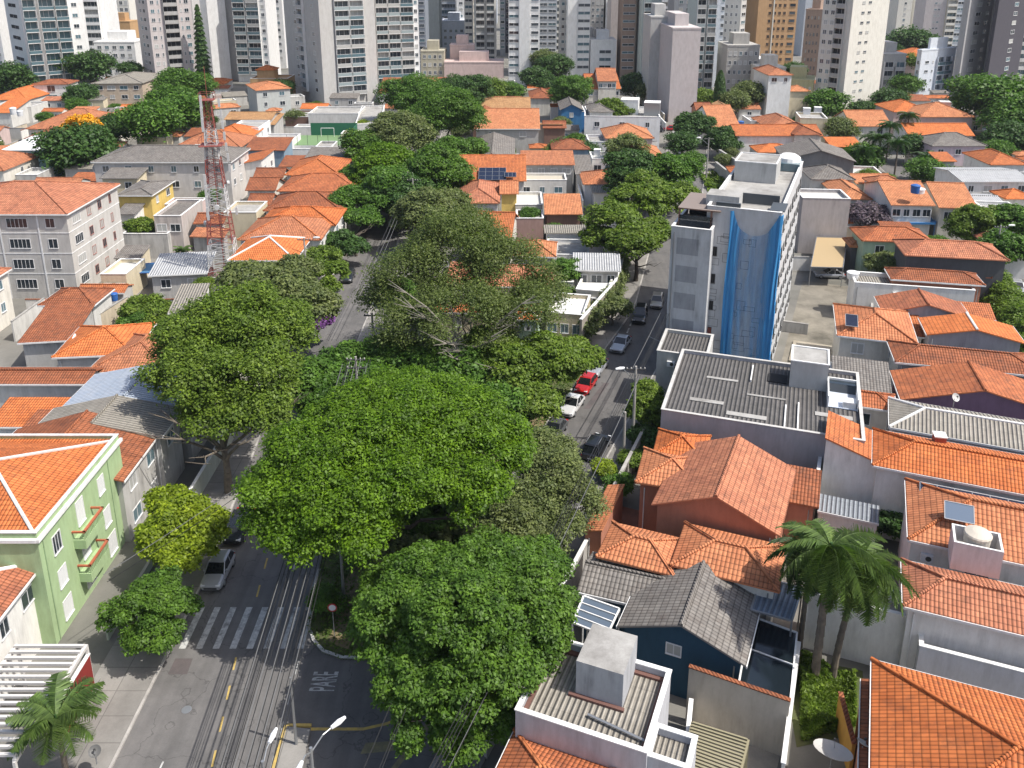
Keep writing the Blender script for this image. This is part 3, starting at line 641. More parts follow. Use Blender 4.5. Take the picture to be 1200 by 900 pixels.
for i, (x, y, lb) in enumerate(((-20.9, 44.6, 'round iron manhole cover in the avenue lane near the crosswalk'), (rl(74) + 3.2, 74, 'round iron manhole cover in the side street by the black SUV'))):
    m = MB(); m.lathe([(.32, 0), (.32, .006), (.26, .01), (0, .011)], METAL, 16); o = m.build('manhole_cover'); o.location = (x, y, .018); tag(o, lb, 'manhole cover')

# ================================================================ high-rise towers
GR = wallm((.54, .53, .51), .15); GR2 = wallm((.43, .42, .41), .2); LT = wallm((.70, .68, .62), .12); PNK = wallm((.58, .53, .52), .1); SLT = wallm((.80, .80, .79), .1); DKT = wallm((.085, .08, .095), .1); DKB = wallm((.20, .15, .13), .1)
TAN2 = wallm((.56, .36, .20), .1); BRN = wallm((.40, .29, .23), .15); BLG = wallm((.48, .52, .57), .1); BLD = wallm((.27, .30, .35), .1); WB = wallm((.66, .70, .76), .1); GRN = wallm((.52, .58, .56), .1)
def TC(label, P, xl, xr, rot, wm, front=(), side=(), dd=16, H=62, **k):
    """near-corner tower: P base pixel of the corner nearest to us, xl and xr where the two faces end"""
    A = G(P[0], P[1], 0); a = R(rot); D2 = Vector((math.cos(a), -math.sin(a), 0)); D1 = Vector((math.sin(a), math.cos(a), 0))
    if rot >= 0:
        W = solve(A, -D2, 0, xl, 0, 90); D = solve(A, D1, 0, xr, 0, 60) if xr else dd; c = A - D2 * W; sf = 'r'
    else:
        W = solve(A, D2, 0, xr, 0, 90); D = solve(A, D1, 0, xl, 0, 60) if xl else dd; c = A; sf = 'l'
    px = proj(c); return TW(label, px, None, D, wm, front, side, sf, H, rot, w=W, **k)
def F(label, fl, xr, wm, front, H=62, dep=16, **k): return TW(label, fl, xr, dep, wm, front, (), 'r', H, k.pop('rot', 0), **k)
bal = lambda u0, u1, **k: ('b', u0, u1, k); win = lambda u0, u1, **k: ('w', u0, u1, k); st = lambda u0, u1, **k: ('s', u0, u1, k)
def grid(n, a=.05, b=.95, f=.5, **k): return [('w', a + (b - a) * (i + .5 - f/2) / n, a + (b - a) * (i + .5 + f/2) / n, k) for i in range(n)]
F('slim white tower with shadowed window bands at the far left edge', (-16, 96), 10, SLT, grid(3), H=70)
F('stepped beige building between the white tower and the blue glass tower', (8, 78), 20, OFFW, [st(.1, .9)], H=22, name='building', cat='building')
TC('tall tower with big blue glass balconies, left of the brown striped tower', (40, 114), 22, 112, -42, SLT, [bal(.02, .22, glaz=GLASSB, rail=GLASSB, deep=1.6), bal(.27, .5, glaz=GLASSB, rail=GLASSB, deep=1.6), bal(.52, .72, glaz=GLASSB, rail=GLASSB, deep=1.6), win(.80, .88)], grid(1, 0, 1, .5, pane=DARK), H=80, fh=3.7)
TC('low beige block with flat roof at the foot of the blue glass tower', (-20, 84), None, 36, -4, OFFW, grid(4), dd=14, H=9, name='building', cat='building', ylimit=-900)
F('narrow brown tiled tower strip beside the tower with blue glass balconies', (104, 90), 110, DKB, [], H=80)
F('white tower with long dark balcony bands right of the brown strip', (109, 92), 128, SLT, [bal(.05, .95, rail=SLT, solid=.45, glaz=GLASS)], H=75)
F('white office slab with a dense grid of dark windows at the top left', (123, 62), 158, LT, grid(6, .02, .98, .62, h=1.7), H=60, fh=3.4)
F('white five-storey block with small paired windows below the office slab', (116, 97), 163, SLT, grid(5, .04, .96, .5), H=15.5, name='building', cat='building', ylimit=-900)
F('tan rooftop house crowning the white five-storey block', (128, 75), 158, TANW, grid(2, .1, .6, .5), H=19, dep=10, name='building', cat='building', z0f=5, ylimit=-900)
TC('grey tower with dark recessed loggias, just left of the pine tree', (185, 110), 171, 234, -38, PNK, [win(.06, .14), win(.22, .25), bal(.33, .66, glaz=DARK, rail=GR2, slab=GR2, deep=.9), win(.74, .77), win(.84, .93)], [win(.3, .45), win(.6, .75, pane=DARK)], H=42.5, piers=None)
TC('blank pale slab tower with sunlit end wall right of the pine', (251, 96), 243, 272, 58, SLT, [], [], H=70)
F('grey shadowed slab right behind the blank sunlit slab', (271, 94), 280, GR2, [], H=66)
F('tower with white balconies and red shades above the tan house', (280, 96), 318, SLT, [bal(.02, .38, rail=GLASSG), bal(.42, .80, rail=GLASSG), win(.86, .95)], H=66)
F('brownish slender tower between red-shade tower and the big grey tower', (313, 76), 320, DKB, [], H=40)
F('white tower with tiny dark slots behind the big grey tower', (318, 80), 336, SLT, grid(2, .1, .9, .4), H=36)
TC('big grey twin tower with white glass balconies, centre left', (380, 124), 340, 443, -32, GR2 if 0 else GR, [win(.09, .2), bal(.26, .52, rail=GLASSG, glaz=GLASS), bal(.53, .78, rail=GLASSG, glaz=GLASS), win(.86, .93)], [win(.3, .38), bal(.44, .6, rail=GR, solid=.5, deep=.9), win(.8, .86)], H=72, piers=[(0, .24, GR, .5), (.79, 1, GR, .5)])
TC('white gridded balcony tower attached right of the big grey tower', (443, 112), None, 493, -24, SLT, [bal(.01, .28, rail=GLASSG, glaz=GLASS), bal(.29, .56, rail=GLASSG, glaz=GLASS), bal(.57, .86, rail=GLASSG, glaz=GLASS), win(.9, .97)], dd=14, H=72)
F('dark blue glass tower sliver right of the white gridded tower', (492, 86), 500, BLD, [st(.1, .9)], H=70)
F('grey-green blank tower behind the blue-white boxes', (499, 74), 516, wallm((.36, .39, .38), .1), [], H=70)
F('pale blue-white blank box building with tall sunlit side', (499, 66), 509, WB, [], H=24, name='building', cat='building')
F('lower pale blue-white box next to the tall blank box', (507, 64), 519, WB, [], H=17, name='building', cat='building')
F('tower with dark blue bands above the small white block', (514, 60), 536, BLD, [bal(.05, .95, rail=BLG, solid=.35)], H=62)
F('small white block with blue-grey windows beside the blank boxes', (518, 70), 546, WB, grid(4, .05, .95, .45), H=18, name='building', cat='building', ylimit=-900)
F('white tower edge with square windows behind the small white block', (536, 66), 546, SLT, grid(1, 0, 1, .4), H=70)
F('beige banded tower left of the arched-window tower', (545, 76), 555, OFFW, [st(.1, .9)], H=70); F('cream slender tower with small dark windows', (553, 74), 559, LT, grid(1), H=70)
TC('grey tower crowned by an arched window, centre top', (557, 82), None, 582, -3, PALEG, [bal(.06, .44, rail=PALEG, solid=.35, slab=PALEG), bal(.54, .9, rail=PALEG, solid=.35, slab=PALEG)], H=42, dd=20)
m = MB(); 
F('dark striped tower sliver right of the arched-window tower', (586, 66), 592, BLD, [st(.1, .9)], H=70); F('thin black and white tower far behind the pink wall', (591, 62), 596, DKT, [st(.5, .95, frame=TRIM)], H=66)
F('small old beige block with railings right of the white gridded tower', (494, 99), 521, wallm((.46, .43, .34), .6), grid(4, .05, .95, .5), H=12.5, dep=12, name='building', cat='building', ylimit=-900)
F('long blank pinkish party wall behind the tree tops', (521, 100), 590, PINKW, [], H=8.5, dep=12, name='building', cat='building'); F('raised blank pinkish block with stair tower on the party wall', (528, 96), 556, PINKW, [], H=14, dep=8, name='building', cat='building')
F('broad white tower with blank centre strip and black bands, first of the white row', (596, 100), 632, SLT, [st(.02, .32, h=1.0), st(.72, .96, h=1.0)], H=70, piers=[(.34, .68, SLT, .5)])
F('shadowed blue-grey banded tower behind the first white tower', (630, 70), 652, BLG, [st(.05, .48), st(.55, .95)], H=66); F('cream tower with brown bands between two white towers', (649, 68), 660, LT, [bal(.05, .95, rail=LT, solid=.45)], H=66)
F('grey-brown tower strip beside the second white tower', (656, 88), 666, GR, [st(.1, .45), st(.55, .9)], H=68)
F('second white tower with blank left strip and banded right side', (664, 92), 690, SLT, [st(.46, .98, h=1.1)], H=70, piers=[(0, .4, SLT, .6)])
F('grey-blue tower with dark window columns behind the low white block', (690, 66), 708, GR2, grid(3), H=66); F('white slender tower with a dark slit', (706, 66), 716, SLT, [st(.55, .9)], H=66); F('pinkish white blank tower left of the brown tower', (714, 80), 729, PNK, [], H=66)
F('low white block with green roof band below the grey-blue tower', (691, 92), 721, SLT, [st(.35, .8)], H=15, name='building', cat='building', ylimit=-900); F('grey side wing of the low white block', (689, 90), 697, GR, [], H=15.5, name='building', cat='building')
F('brown brick-coloured tower with fine bands, top centre right', (727, 93), 742, BRN, [st(.05, .95, h=.8)], H=72); F('dark tower strip with one lit pale pier', (741, 90), 751, DKB, [], H=70, piers=[(.1, .3, OFFW, .5), (.8, .95, LT, .4)])
F('glass balcony tower behind the pinkish narrow tower', (750, 97), 771, GRN, [bal(.04, .96, rail=GLASSG, glaz=GLASS)], H=70)
F('blue and white balcony tower strip right of the glass balcony tower', (770, 72), 788, BLG, [bal(.05, .5, rail=WB), bal(.55, .95, rail=WB)], H=62)
F('slate blue tower with scattered windows behind the pinkish narrow tower', (786, 82), 810, BLD if 0 else wallm((.36, .39, .44), .1), [win(.25, .42), win(.6, .82)], H=60)
F('green-glass and white balcony tower right of the pinkish tower', (810, 116), 833, GRN, [bal(.03, .45, rail=GLASSG), bal(.55, .97, rail=GLASSG)], H=72); F('bluish white tower with dark side slots', (831, 102), 843, WB, [st(.7, .98)], H=66)
TC('tower with grey left wall and dark balcony stack, left of white-window tower', (862, 96), 841, 868, 35, GR, grid(3, .1, .9, .4, pane=GLASS), [st(.2, .9)], H=66)
F('dark blue balcony stack between the grey wall and white tower', (858, 84), 868, BLD, [bal(.05, .95, rail=WB)], H=66)
F('white tower with paired dark windows left of the tan tower', (867, 76), 883, WB, grid(2, .08, .92, .6), H=66)
TC('tan brick-coloured tower with dense small windows, tallest of its colour', (882, 92), None, 927, -2, TAN2, grid(4, .24, .74, .5, pane=GLASS, frame=TAN2) + [st(.80, .95, frame=TAN2)], H=66, dd=18, piers=[(.38, .41, LT, .3)])
F('thin distant white tower right of the tan tower', (931, 58), 939, SLT, grid(2, .1, .9, .5), H=60); F('blue-grey tower with glazed right half above the brown block', (938, 66), 962, BLG, [st(.55, .95)], H=62)
TC('brown block with rows of small windows left of the pale corner tower', (955, 104), 936, 962, 30, BRN, grid(4, .1, .9, .45, frame=BRN), [], H=28.5, name='building', cat='building', ylimit=-900)
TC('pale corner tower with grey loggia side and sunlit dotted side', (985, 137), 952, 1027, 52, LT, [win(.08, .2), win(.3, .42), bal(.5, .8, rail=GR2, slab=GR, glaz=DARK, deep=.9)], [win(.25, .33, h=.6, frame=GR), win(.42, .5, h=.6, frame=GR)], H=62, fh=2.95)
F('small grey balcony block right of the pale corner tower', (1030, 113), 1056, GR, [bal(.04, .46, rail=GR), bal(.54, .96, rail=PALEG)], H=14.5, name='building', cat='building', ylimit=-900)
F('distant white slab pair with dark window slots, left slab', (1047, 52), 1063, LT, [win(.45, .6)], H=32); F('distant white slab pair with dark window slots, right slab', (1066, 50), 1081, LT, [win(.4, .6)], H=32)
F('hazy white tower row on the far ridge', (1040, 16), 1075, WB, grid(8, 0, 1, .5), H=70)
TC('pinkish grey tower with paired small windows behind the pale blue block', (1102, 66), 1077, None, 8, PNK, [win(.42, .52, h=.8), win(.58, .68, h=.8)], dd=18, H=60); F('cream tower edge with stacked curved balconies', (1101, 66), 1113, CREAM, [bal(.05, .95, rail=LT, slab=LT)], H=60); F('blue-grey tower sliver behind the cream balconies', (1111, 66), 1124, BLG, [st(.2, .8)], H=60)
TC('pale blue six-storey block with dark glazed bays in front of the towers', (1072, 122), 1067, 1112, -30, WB, [win(.14, .24, h=.8), win(.34, .38, h=.6), bal(.46, .66, glaz=GLASS, rail=GLASSB, slab=WB, deep=.8), bal(.67, .87, glaz=GLASS, rail=GLASSB, slab=WB, deep=.8)], grid(1), H=17.5, name='apartment_building', cat='building', ylimit=-900)
TC('dark-edged grey tower with paired windows, right side', (1119, 121), 1112, 1150, -42, GR2 if 0 else wallm((.42, .415, .42), .1), [win(.28, .46), win(.66, .76)], [], H=66, piers=[(.90, 1.0, GR, .5)])
TC('charcoal tower with a single column of white-framed windows', (1152, 122), 1148, 1188, -42, DKT, [win(.52, .64, frame=TRIM)], [], H=68)
F('pale balcony building at the right edge behind the charcoal tower', (1186, 100), 1215, OFFW, [bal(.05, .45, rail=PALEG), bal(.5, .9, rail=PALEG)], H=26, ylimit=-900)
# pinkish narrow tower, nearer
TC('pinkish narrow tower with blank sunlit end wall, centre right', (783, 143), 762, 815, 18 if 0 else -1, PNK, [], [], H=27, dd=22)
F('grey window wing on the left of the pinkish narrow tower', (758, 130), 783, GR, [win(.55, .85)], H=29, dep=16, ylimit=-900)
F('old stepped grey apartment block behind the cypress tree', (848, 122), 885, wallm((.45, .435, .41), .4), grid(6, .02, .98, .5), H=19, dep=14, name='apartment_building', cat='building', ylimit=-900)
F('white block with dark rooftop glazing right of the cypress', (866, 120), 896, SLT, [st(.3, .9)], H=14, dep=12, name='apartment_building', cat='building', ylimit=-900)
F('white apartment house with long white balconies below the tan tower', (886, 128), 917, OFFW, [bal(.05, .95, rail=TRIM, solid=.5)], H=13, dep=10, name='apartment_building', cat='building', ylimit=-900)
F('olive yellow apartment row in front of the brown block', (911, 131), 950, wallm((.50, .48, .28), .3), grid(6, .02, .98, .3), H=10, dep=12, rot=20, name='apartment_building', cat='building', ylimit=-900)
# distant city seen between the towers
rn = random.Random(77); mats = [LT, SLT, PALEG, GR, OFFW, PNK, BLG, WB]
for i in range(44):
    x = -60 + i * 30 + rn.uniform(-8, 8); y = rn.uniform(14, 44); wpx = rn.uniform(14, 26)
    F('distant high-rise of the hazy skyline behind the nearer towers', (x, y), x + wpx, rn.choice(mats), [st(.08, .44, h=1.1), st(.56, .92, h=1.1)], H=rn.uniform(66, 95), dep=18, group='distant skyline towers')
# ================================================================ houses and low buildings
# ---- right block, between the side street and the east street
a22 = 22.0
_hb = B('large orange hip-roofed house filling the bottom right corner', (1018, 1006), (1330, None), 772, 6.0, 'hip', OR_VAR[0], WHITE, rot=a22, w=17, pitch=.40)
B('narrow orange lean-to roof against the left side of the bottom right house', (1006, 905), 1024, 795, 4.2, 'shed_l', DULL, PEACH, rot=a22, over=.15, pitch=.3)
B('white house with orange roof and grey-framed window above the bottom right roof', (1058, 710), (1230, None), 655, 6.2, 'hip', ORANGE, WHITE, '', rot=a22, w=16, fascia=True)
B('lower white flat-topped wing with dark roof opening behind the palms', (942, 693), (1103, 742), 640, 4.6, 'flat', CONC, WHITE, rot=a22, d=2.4, par=.9)
B('long low white annex with bright coping above the bottom right roof', (1078, 757), (1240, None), 745, 4.0, 'flat', CONC, LAVW, rot=a22, w=14, d=1.6)
B('orange-roofed house carrying a beige water tank, white parapet on its left', (1064, 632), (1240, None), 561, 6.6, 'hip', ORANGE, WHITE, 'f2x1', rot=a22, w=18, over=.25, fascia=True, cap=ORANGE)
B('long orange hip roof over a smooth white wall, with bluish shade below', (1022, 545), (1222, None), 502, 6.8, 'hip', ORANGE, WHITE, rot=a22, w=19, pitch=.36, fascia=True)
B('house with grey corrugated hip roof between two orange roofs', (1042, 500), (1220, None), 466, 6.2, 'hip', CORR, PURPW, rot=a22, w=17, cap=TRIM, pitch=.33, over=.3)
B('wide orange gable roof over a plum-coloured gable wall', (1055, 468), (1203, None), 434, 5.4, 'gable_d', ORANGE, wallm((.24, .15, .22), .2), rot=14, w=14.5, pitch=.26)
B('orange hip roof with mottled front slope above the plum gable', (1049, 424), (1190, None), 399, 6.2, 'hip', DULL, GREYW, rot=14, w=14.2, pitch=.36)
B('smooth orange gable roof with white verge over a lavender wall', (1086, 392), (1176, 410), 372, 6.2, 'gable_d', BRIGHT, PURPW, rot=14, w=10, pitch=.22, cap=TRIM)
B('tiny square orange roof with a white parapet beside the lavender wall', (1061, 393), 1086, 371, 5.0, 'shed_f', BRIGHT, WHITE, rot=14, pitch=.12)
B('orange gable roof left of the small red strip roof, grey wall below', (1034, 366), (1122, None), 347, 5.8, 'gable_d', ORANGE, PURPW, rot=12, w=10, pitch=.28)
B('narrow striped orange lean-to beside the leafy street hedge', (1108, 371), (1168, None), 364, 4.2, 'shed_f', ORANGE, GREYW, rot=12, d=3.2, pitch=.3)
B('long white house with corrugated grey front strip and dark ground window', (1002, 331), (1143, 346), 318, 5.4, 'flat', CORR, WHITE, 'f1x1', rot=12, d=4.5, flatm=CORR, ww=2.0)
B('orange hip roof sprinkled with white patches behind the corrugated strip', (1044, 327), (1131, None), 314, 6.0, 'hip', DULL, PEACH, rot=12, w=11.5, pitch=.4)
B('tall charcoal-walled house under a broad orange hip roof', (1060, 299), (1150, None), 281, 7.2, 'hip', ORANGE, DGREYW, rot=10, w=13.5, pitch=.38)
B('green-walled house with white balustrade under an orange hip roof', (1010, 282), (1075, None), 267, 6.2, 'hip', ORANGE, PGREEN, 'f2x1', rot=5, w=10.5, pitch=.4)
B('small bright orange roof over a dark wall beside the green-walled house', (996, 289), 1023, 281, 4.4, 'hip', BRIGHT, DGREYW, rot=5, d=4.2)
B('small orange-roofed house peeping out right of the charcoal-walled house', (1140, 324), 1163, 312, 4.5, 'hip', ORANGE, DIRTYW, rot=12)
B('white house with a blue canopy and strip of dark upper windows', (1044, 240), (1097, 241), 214, 6.6, 'gable_w', BRIGHT, WHITE, 'f4x1', pitch=.3)
B('cream gabled house joined to the blue-canopy house', (1100, 243), (1147, 250), 216, 6.4, 'gable_w', BRIGHT, OFFW, 'f2x1', rot=8, pitch=.3)
B('orange roof with white eave beside the grey-pink party wall', (983, 233), (1023, 234), 213, 5.2, 'hip', BRIGHT, OFFW, 'f1x1', rot=4)
B('small flat orange roof between dark gables and palm grove', (1003, 215), (1050, 214), 204, 5.0, 'gable_w', BRIGHT, OFFW, rot=0, pitch=.25)
B('orange roof peeping left of the blue rooftop tank', (1022, 216), 1062, 207, 6.0, 'hip', BRIGHT, WHITE, rot=0, d=5)
B('orange hip-roofed house at the end of the parking lot with plain white front', (981, 393), (1044, None), 356, 6.0, 'hip', ORANGE, OFFW, 'f2x1', rot=17, w=8.4, pitch=.36)
B('house with dark grey tiled lean-to roof beside the parking lot wall', (975, 452), (1020, None), 423, 5.2, 'shed_f', GREYT, OFFW, rot=18, w=5.6, pitch=.12)
B('narrow orange roof just below the dark lean-to roof', (972, 471), (1052, 481), 450, 5.6, 'hip', ORANGE, OFFW, 'f1x1', rot=18, d=3.4, pitch=.45)
B('single-slope orange roof on a tall white wall beside the grey flat-roofed house', (965, 530), (1006, None), 497, 6.6, 'shed_r', BRIGHT, WHITE, rot=a22, w=4.3, pitch=.32, over=.1)
B('low white annex with grey sheet roof and blue-grey door under the single-slope roof', (958, 598), (1030, 612), 573, 3.2, 'shed_f', corrm((.33, .36, .40), (.27, .3, .34), name='blue_grey_roof'), WHITE, rot=a22, d=2.2, pitch=.1, over=.1)
# flat-roofed grey house in the middle of the right block
gh = B('large grey flat-roofed house with dark corrugated roof and stair tower', (775, 480), (962, 514), 410, 7.2, 'flat', CORRD, wallm((.45, .44, .46), .3), rot=18.5, d=13.5, w=17.2, flatm=CORRD, par=.35, cap=wallm((.55, .54, .52), .6))
gw, gd, ghh = dims(gh)
def sub_box(parent, x0, x1, y0, y1, z0, z1, wm, top, nm='stair_tower', coping=True):
    m = MB(); m.box(x0, x1, y0, y1, z0, z1, wm, top); o = m.build(nm, parent)
    if coping:
        c = MB(); t = .12
        for q in ((x0 - .06, x1 + .06, y0 - .06, y0 + t), (x0 - .06, x1 + .06, y1 - t, y1 + .06), (x0 - .06, x0 + t, y0 + t, y1 - t), (x1 - t, x1 + .06, y0 + t, y1 - t)): c.box(*q, z1 + .004, z1 + .12, TRIM)
        c.build('coping', o)
    return o
st_ = sub_box(gh, 2.2, 5.6, 2.2, 5.8, 6.9, 9.6, wallm((.50, .50, .49), .6), CONC)
m = MB(); m.box(5.75, 8.2, -.9, 3.0, 6.93, 7.0, plain('patio_floor', (.55, .6, .68), .6)); m.box(5.7, 8.3, 2.95, 3.1, 6.9, 8.1, TRIM); m.box(5.62, 5.74, -1, 3.1, 6.9, 8.1, TRIM); m.box(8.2, 8.3, -1, 2.95, 6.9, 8.1, TRIM); m.box(5.75, 8.2, 2.2, 2.95, 7.0, 7.9, GLASS); m.box(7.0, 8.1, -.8, .2, 7.0, 7.6, TRIM); m.build('roof_patio', gh)
for (x0, x1, y0, y1) in ((-6.5, -3.4, -3.6, -3.0), (-3.0, .5, -5.3, -4.6), (4.6, 7.8, -2.9, -2.2), (-1.5, 2.0, -.9, -.6), (-5.5, -2.5, 1.5, 1.9)):
    m = MB(); m.box(x0, x1, y0, y1, 6.92, 6.97, CONC); m.build('roof_walkway', gh)
m = MB()
for a, b in (((3.1, -6.4), (3.4, -1.2)), ((2.0, -6.4), (2.2, -2.0)), ((-1.4, 2), (-.8, 5.5))): m.box(a[0], a[0] + .12, a[1], b[1], 6.9, 7.12, TRIM)
m.build('roof_pipe', gh)
m = MB(); m.box(.2, 2.0, 2.6, 4.4, 6.9, 7.0, DARK); m.build('roof_hatch', gh)
B('left wing of a grey flat-roofed house, white carport below it at the street', (770, 411), (829, 424), 393, 6.8, 'flat', CORRD, wallm((.50, .50, .48), .3), 'f1x1', rot=18.5, flatm=CORRD, par=.35, d=6, cap=wallm((.55, .54, .52), .6))
# terracotta house
B('terracotta house with big orange gable facing us and two small windows', (763, 591), (888, None), 521, 6.2, 'gable_d', ORANGE, PEACH, '', rot=24, w=9.6, pitch=.42, fascia=False)
r = B('left wing of the terracotta house with a ribbed orange roof', (744, 565), (802, 578), 532, 6.0, 'hip', ORANGE, PEACH, '', rot=16, d=5.4, w=5.4, pitch=.38, fascia=False)
B('rear wing of the terracotta house with white-tipped ridge', (764, 534), (829, 548), 510, 6.2, 'hip', ORANGE, PEACH, '', rot=16, d=4.6, pitch=.42, fascia=False)
B('orange striped lean-to roof between terracotta house and property wall', (908, 585), (960, 596), 548, 4.6, 'shed_f', DULL, PEACH, rot=20, pitch=.25, d=4.0, fascia=False)
B('low orange-tiled carport roof along the side street before the terracotta house', (684, 622), 704, 568, 3.0, 'shed_l', ORANGE, PEACH, rot=a22, w=1.5, pitch=.3, over=.1, fascia=False)
B('left half of the orange roofs below the terracotta house', (698, 652), (790, 676), 611, 5.2, 'hip', ORANGE, OFFW, 'l1x1', rot=a22, pitch=.36, fascia=False)
B('right half of the orange roofs below the terracotta house', (785, 662), (882, 697), 612, 5.6, 'hip', ORANGE, OFFW, '', rot=a22, pitch=.36, w=7.4, fascia=False)
# navy house
nv = B('navy blue house with large grey tiled gable roof and white window', (723, 734), (864, None), 662, 4.4, 'gable_d', GREYT, NAVY, '', rot=24, w=8.3, pitch=.38)
w_, d_, h_ = dims(nv); put_window(nv, w_, d_, 'f', 3.3, 3.6, .9, .75, WINC, FRAME, True)
B('grey tiled side wing of the navy house with pale replaced tiles', (676, 693), (728, 712), 653, 4.2, 'gable_w', GREYT, NAVY, rot=19, w=6.6, d=4.5, pitch=.35, fascia=True)
# bottom white building with corrugated roof
bw = B('white building with beige corrugated roof and square roof tower at the bottom', (604, 832), (758, 900), 745, 7.0, 'flat', CORR, wallm((.50, .51, .54), .5), '', rot=a22, w=None, d=None, flatm=CORR, par=.6)
w_, d_, h_ = dims(bw)
sub_box(bw, -w_*.15, w_*.22, -.2, 2.9, 6.3, 8.8, wallm((.42, .43, .45), .9, 'streaked_wall'), CONC, 'roof_tower', False)
m = MB(); k = .01
for q in ((-w_/2 + .22, w_/2 - .22, d_/2 - .5, d_/2 - .22), (-w_/2 + .22, -w_/2 + .45, -d_/2 + .3, d_/2 - .5), (w_/2 - .45, w_/2 - .22, -d_/2 + .3, d_/2 - .5), (-w_*.2, w_*.24, -.44, -.21)): m.box(*q, 6.45, 6.6, plain('red_oxide_flashing', (.15, .075, .06), .8))
m.build('roof_flashing', bw)
m = MB(); m.bar((0, -1.4, 6.62), (w_*.45, -1.9, 6.62), .09, METAL, 6); m.build('roof_pipe', bw)
B('lower right annex of the white building, same corrugated roof', (757, 885), (808, 903), 848, 6.6, 'flat', CORR, wallm((.50, .51, .54), .5), '', rot=a22, flatm=CORR, par=.5)
B('orange tiled roof with white gutter at the bottom edge, below the white building', (560, 945), (700, None), 864, 5.0, 'hip', ORANGE, OFFW, rot=a22, w=6.6, d=5, fascia=True, cap=ORANGE)
# ---- tall building with the blue safety net
bb = B('tall white apartment block under renovation with blank stained front and window-dotted sunny side', (829, 241), (916, 249), None, 20.4, 'flat', CONC, wallm((.56, .57, .58), .55), '', rot=22.3, d=26.8, par=.7, cap=TRIM)
w_, d_, h_ = dims(bb); bb['category'] = 'building'
for i in range(6):
    z = 1.9 + 3.2 * i
    for j in range(10):
        s = 1.5 + j * 2.6; put_window(bb, w_, d_, 'r', s, z, 1.3 if j % 2 else .7, 1.1 if j % 2 else .7, GLASS if (i + j) % 3 else WINC, DARKF, False)
    if i < 5: put_window(bb, w_, d_, 'f', .95, z + .6, .75, .95, REDB if i == 1 else DARK, DARKF, True, 3)
# plaster repair outlines on the front
m = MB(); rn = random.Random(9)
for i in range(34):
    x = rn.uniform(-w_/2 + .2, w_/2 - 1.2); z = rn.uniform(2, 17); a = rn.uniform(.5, 1.5); b = rn.uniform(.4, 1.1); t = .035
    for q in ((x, x + a, z, z + t), (x, x + a, z + b, z + b + t), (x, x + t, z + t, z + b), (x + a - t, x + a, z + t, z + b)): m.box(q[0], q[1], -d_/2 - .012, -d_/2 - .002, q[2], q[3], DARKF)
m.build('repair_outlines', bb)
sub_box(bb, -3.4, 1.6, 2.0, 7.5, 19.6, 22.2, wallm((.48, .48, .47), .4), CONC, 'machine_room'); sub_box(bb, -4.4, -.8, -11.6, -8.8, 19.6, 21.2, wallm((.5, .5, .49), .4), CONC, 'roof_box', False)
for q in ((-3.0, -.4, -13.3, -12.9, 19.9, 20.9), (-1.2, 3.2, -8.6, -8.5, 19.8, 21.), (2.6, 4.2, -13.0, -9.5, 20.4, 20.5)): m = MB(); m.box(*q, plain('dark_panel', (.07, .08, .09), .5)); m.build('roof_panel', bb)
m = MB(); m.box(.5, 3.8, 9.5, 13, 19.8, 20.8, GLASSB); m.build('roof_glazing', bb)
m = MB(); m.lathe([(1.6, 0), (1.5, .5), (.9, .9), (0, 1.05)], TRIM, 16, (2.2, 11.5, 20.8)); m.build('roof_dome', bb)
m = MB(); m.lathe([(1.0, 0), (.95, .5), (0, .8)], TRIM, 14, (-.8, 12.2, 19.9)); m.build('roof_dome', bb)
# lower left part with terrace
lw = B('lower stained left wing of the tall block, with a covered roof terrace', (787, 265), (829, 270), None, 18.2, 'flat', CONC, wallm((.56, .57, .58), 1.0), '', rot=22.3, w=4.35, d=9, par=.8)
w2, d2, h2 = dims(lw)
m = MB(); m.box(-w2/2 + .3, w2/2 + .6, -d2/2 + 1.4, d2/2 - .5, 19.9, 20.02, BROWNW, plain('faded_brown_sheet', (.22, .18, .16), .8))
for x, y in ((-1.7, -2.9), (1.8, -2.9), (-1.7, 3.6), (1.8, 3.6)): m.box(x - .1, x + .1, y - .1, y + .1, 17.5, 19.9, BROWNW)
m.build('terrace_roof', lw); m = MB(); m.box(-w2/2 + .5, w2/2 - .2, d2/2 - 1.2, d2/2 - 1.0, 17.5, 19.85, DARK); m.box(-w2/2 + .45, w2/2 - .2, -d2/2 + 1.5, -d2/2 + 1.55, 17.5, 19.2, GLASS); m.box(-1, .6, -1.8, -.6, 17.5, 18.3, REDB); m.build('terrace_room', lw)
for z in range(5):
    m = MB(); m.box(-1.5, .9, -d2/2 - .011, -d2/2 - .003, 2.3 + 3.2 * z, 4.2 + 3.2 * z, wallm((.36, .37, .39), .9, 'damp_plaster')); m.build('damp_patch', lw)
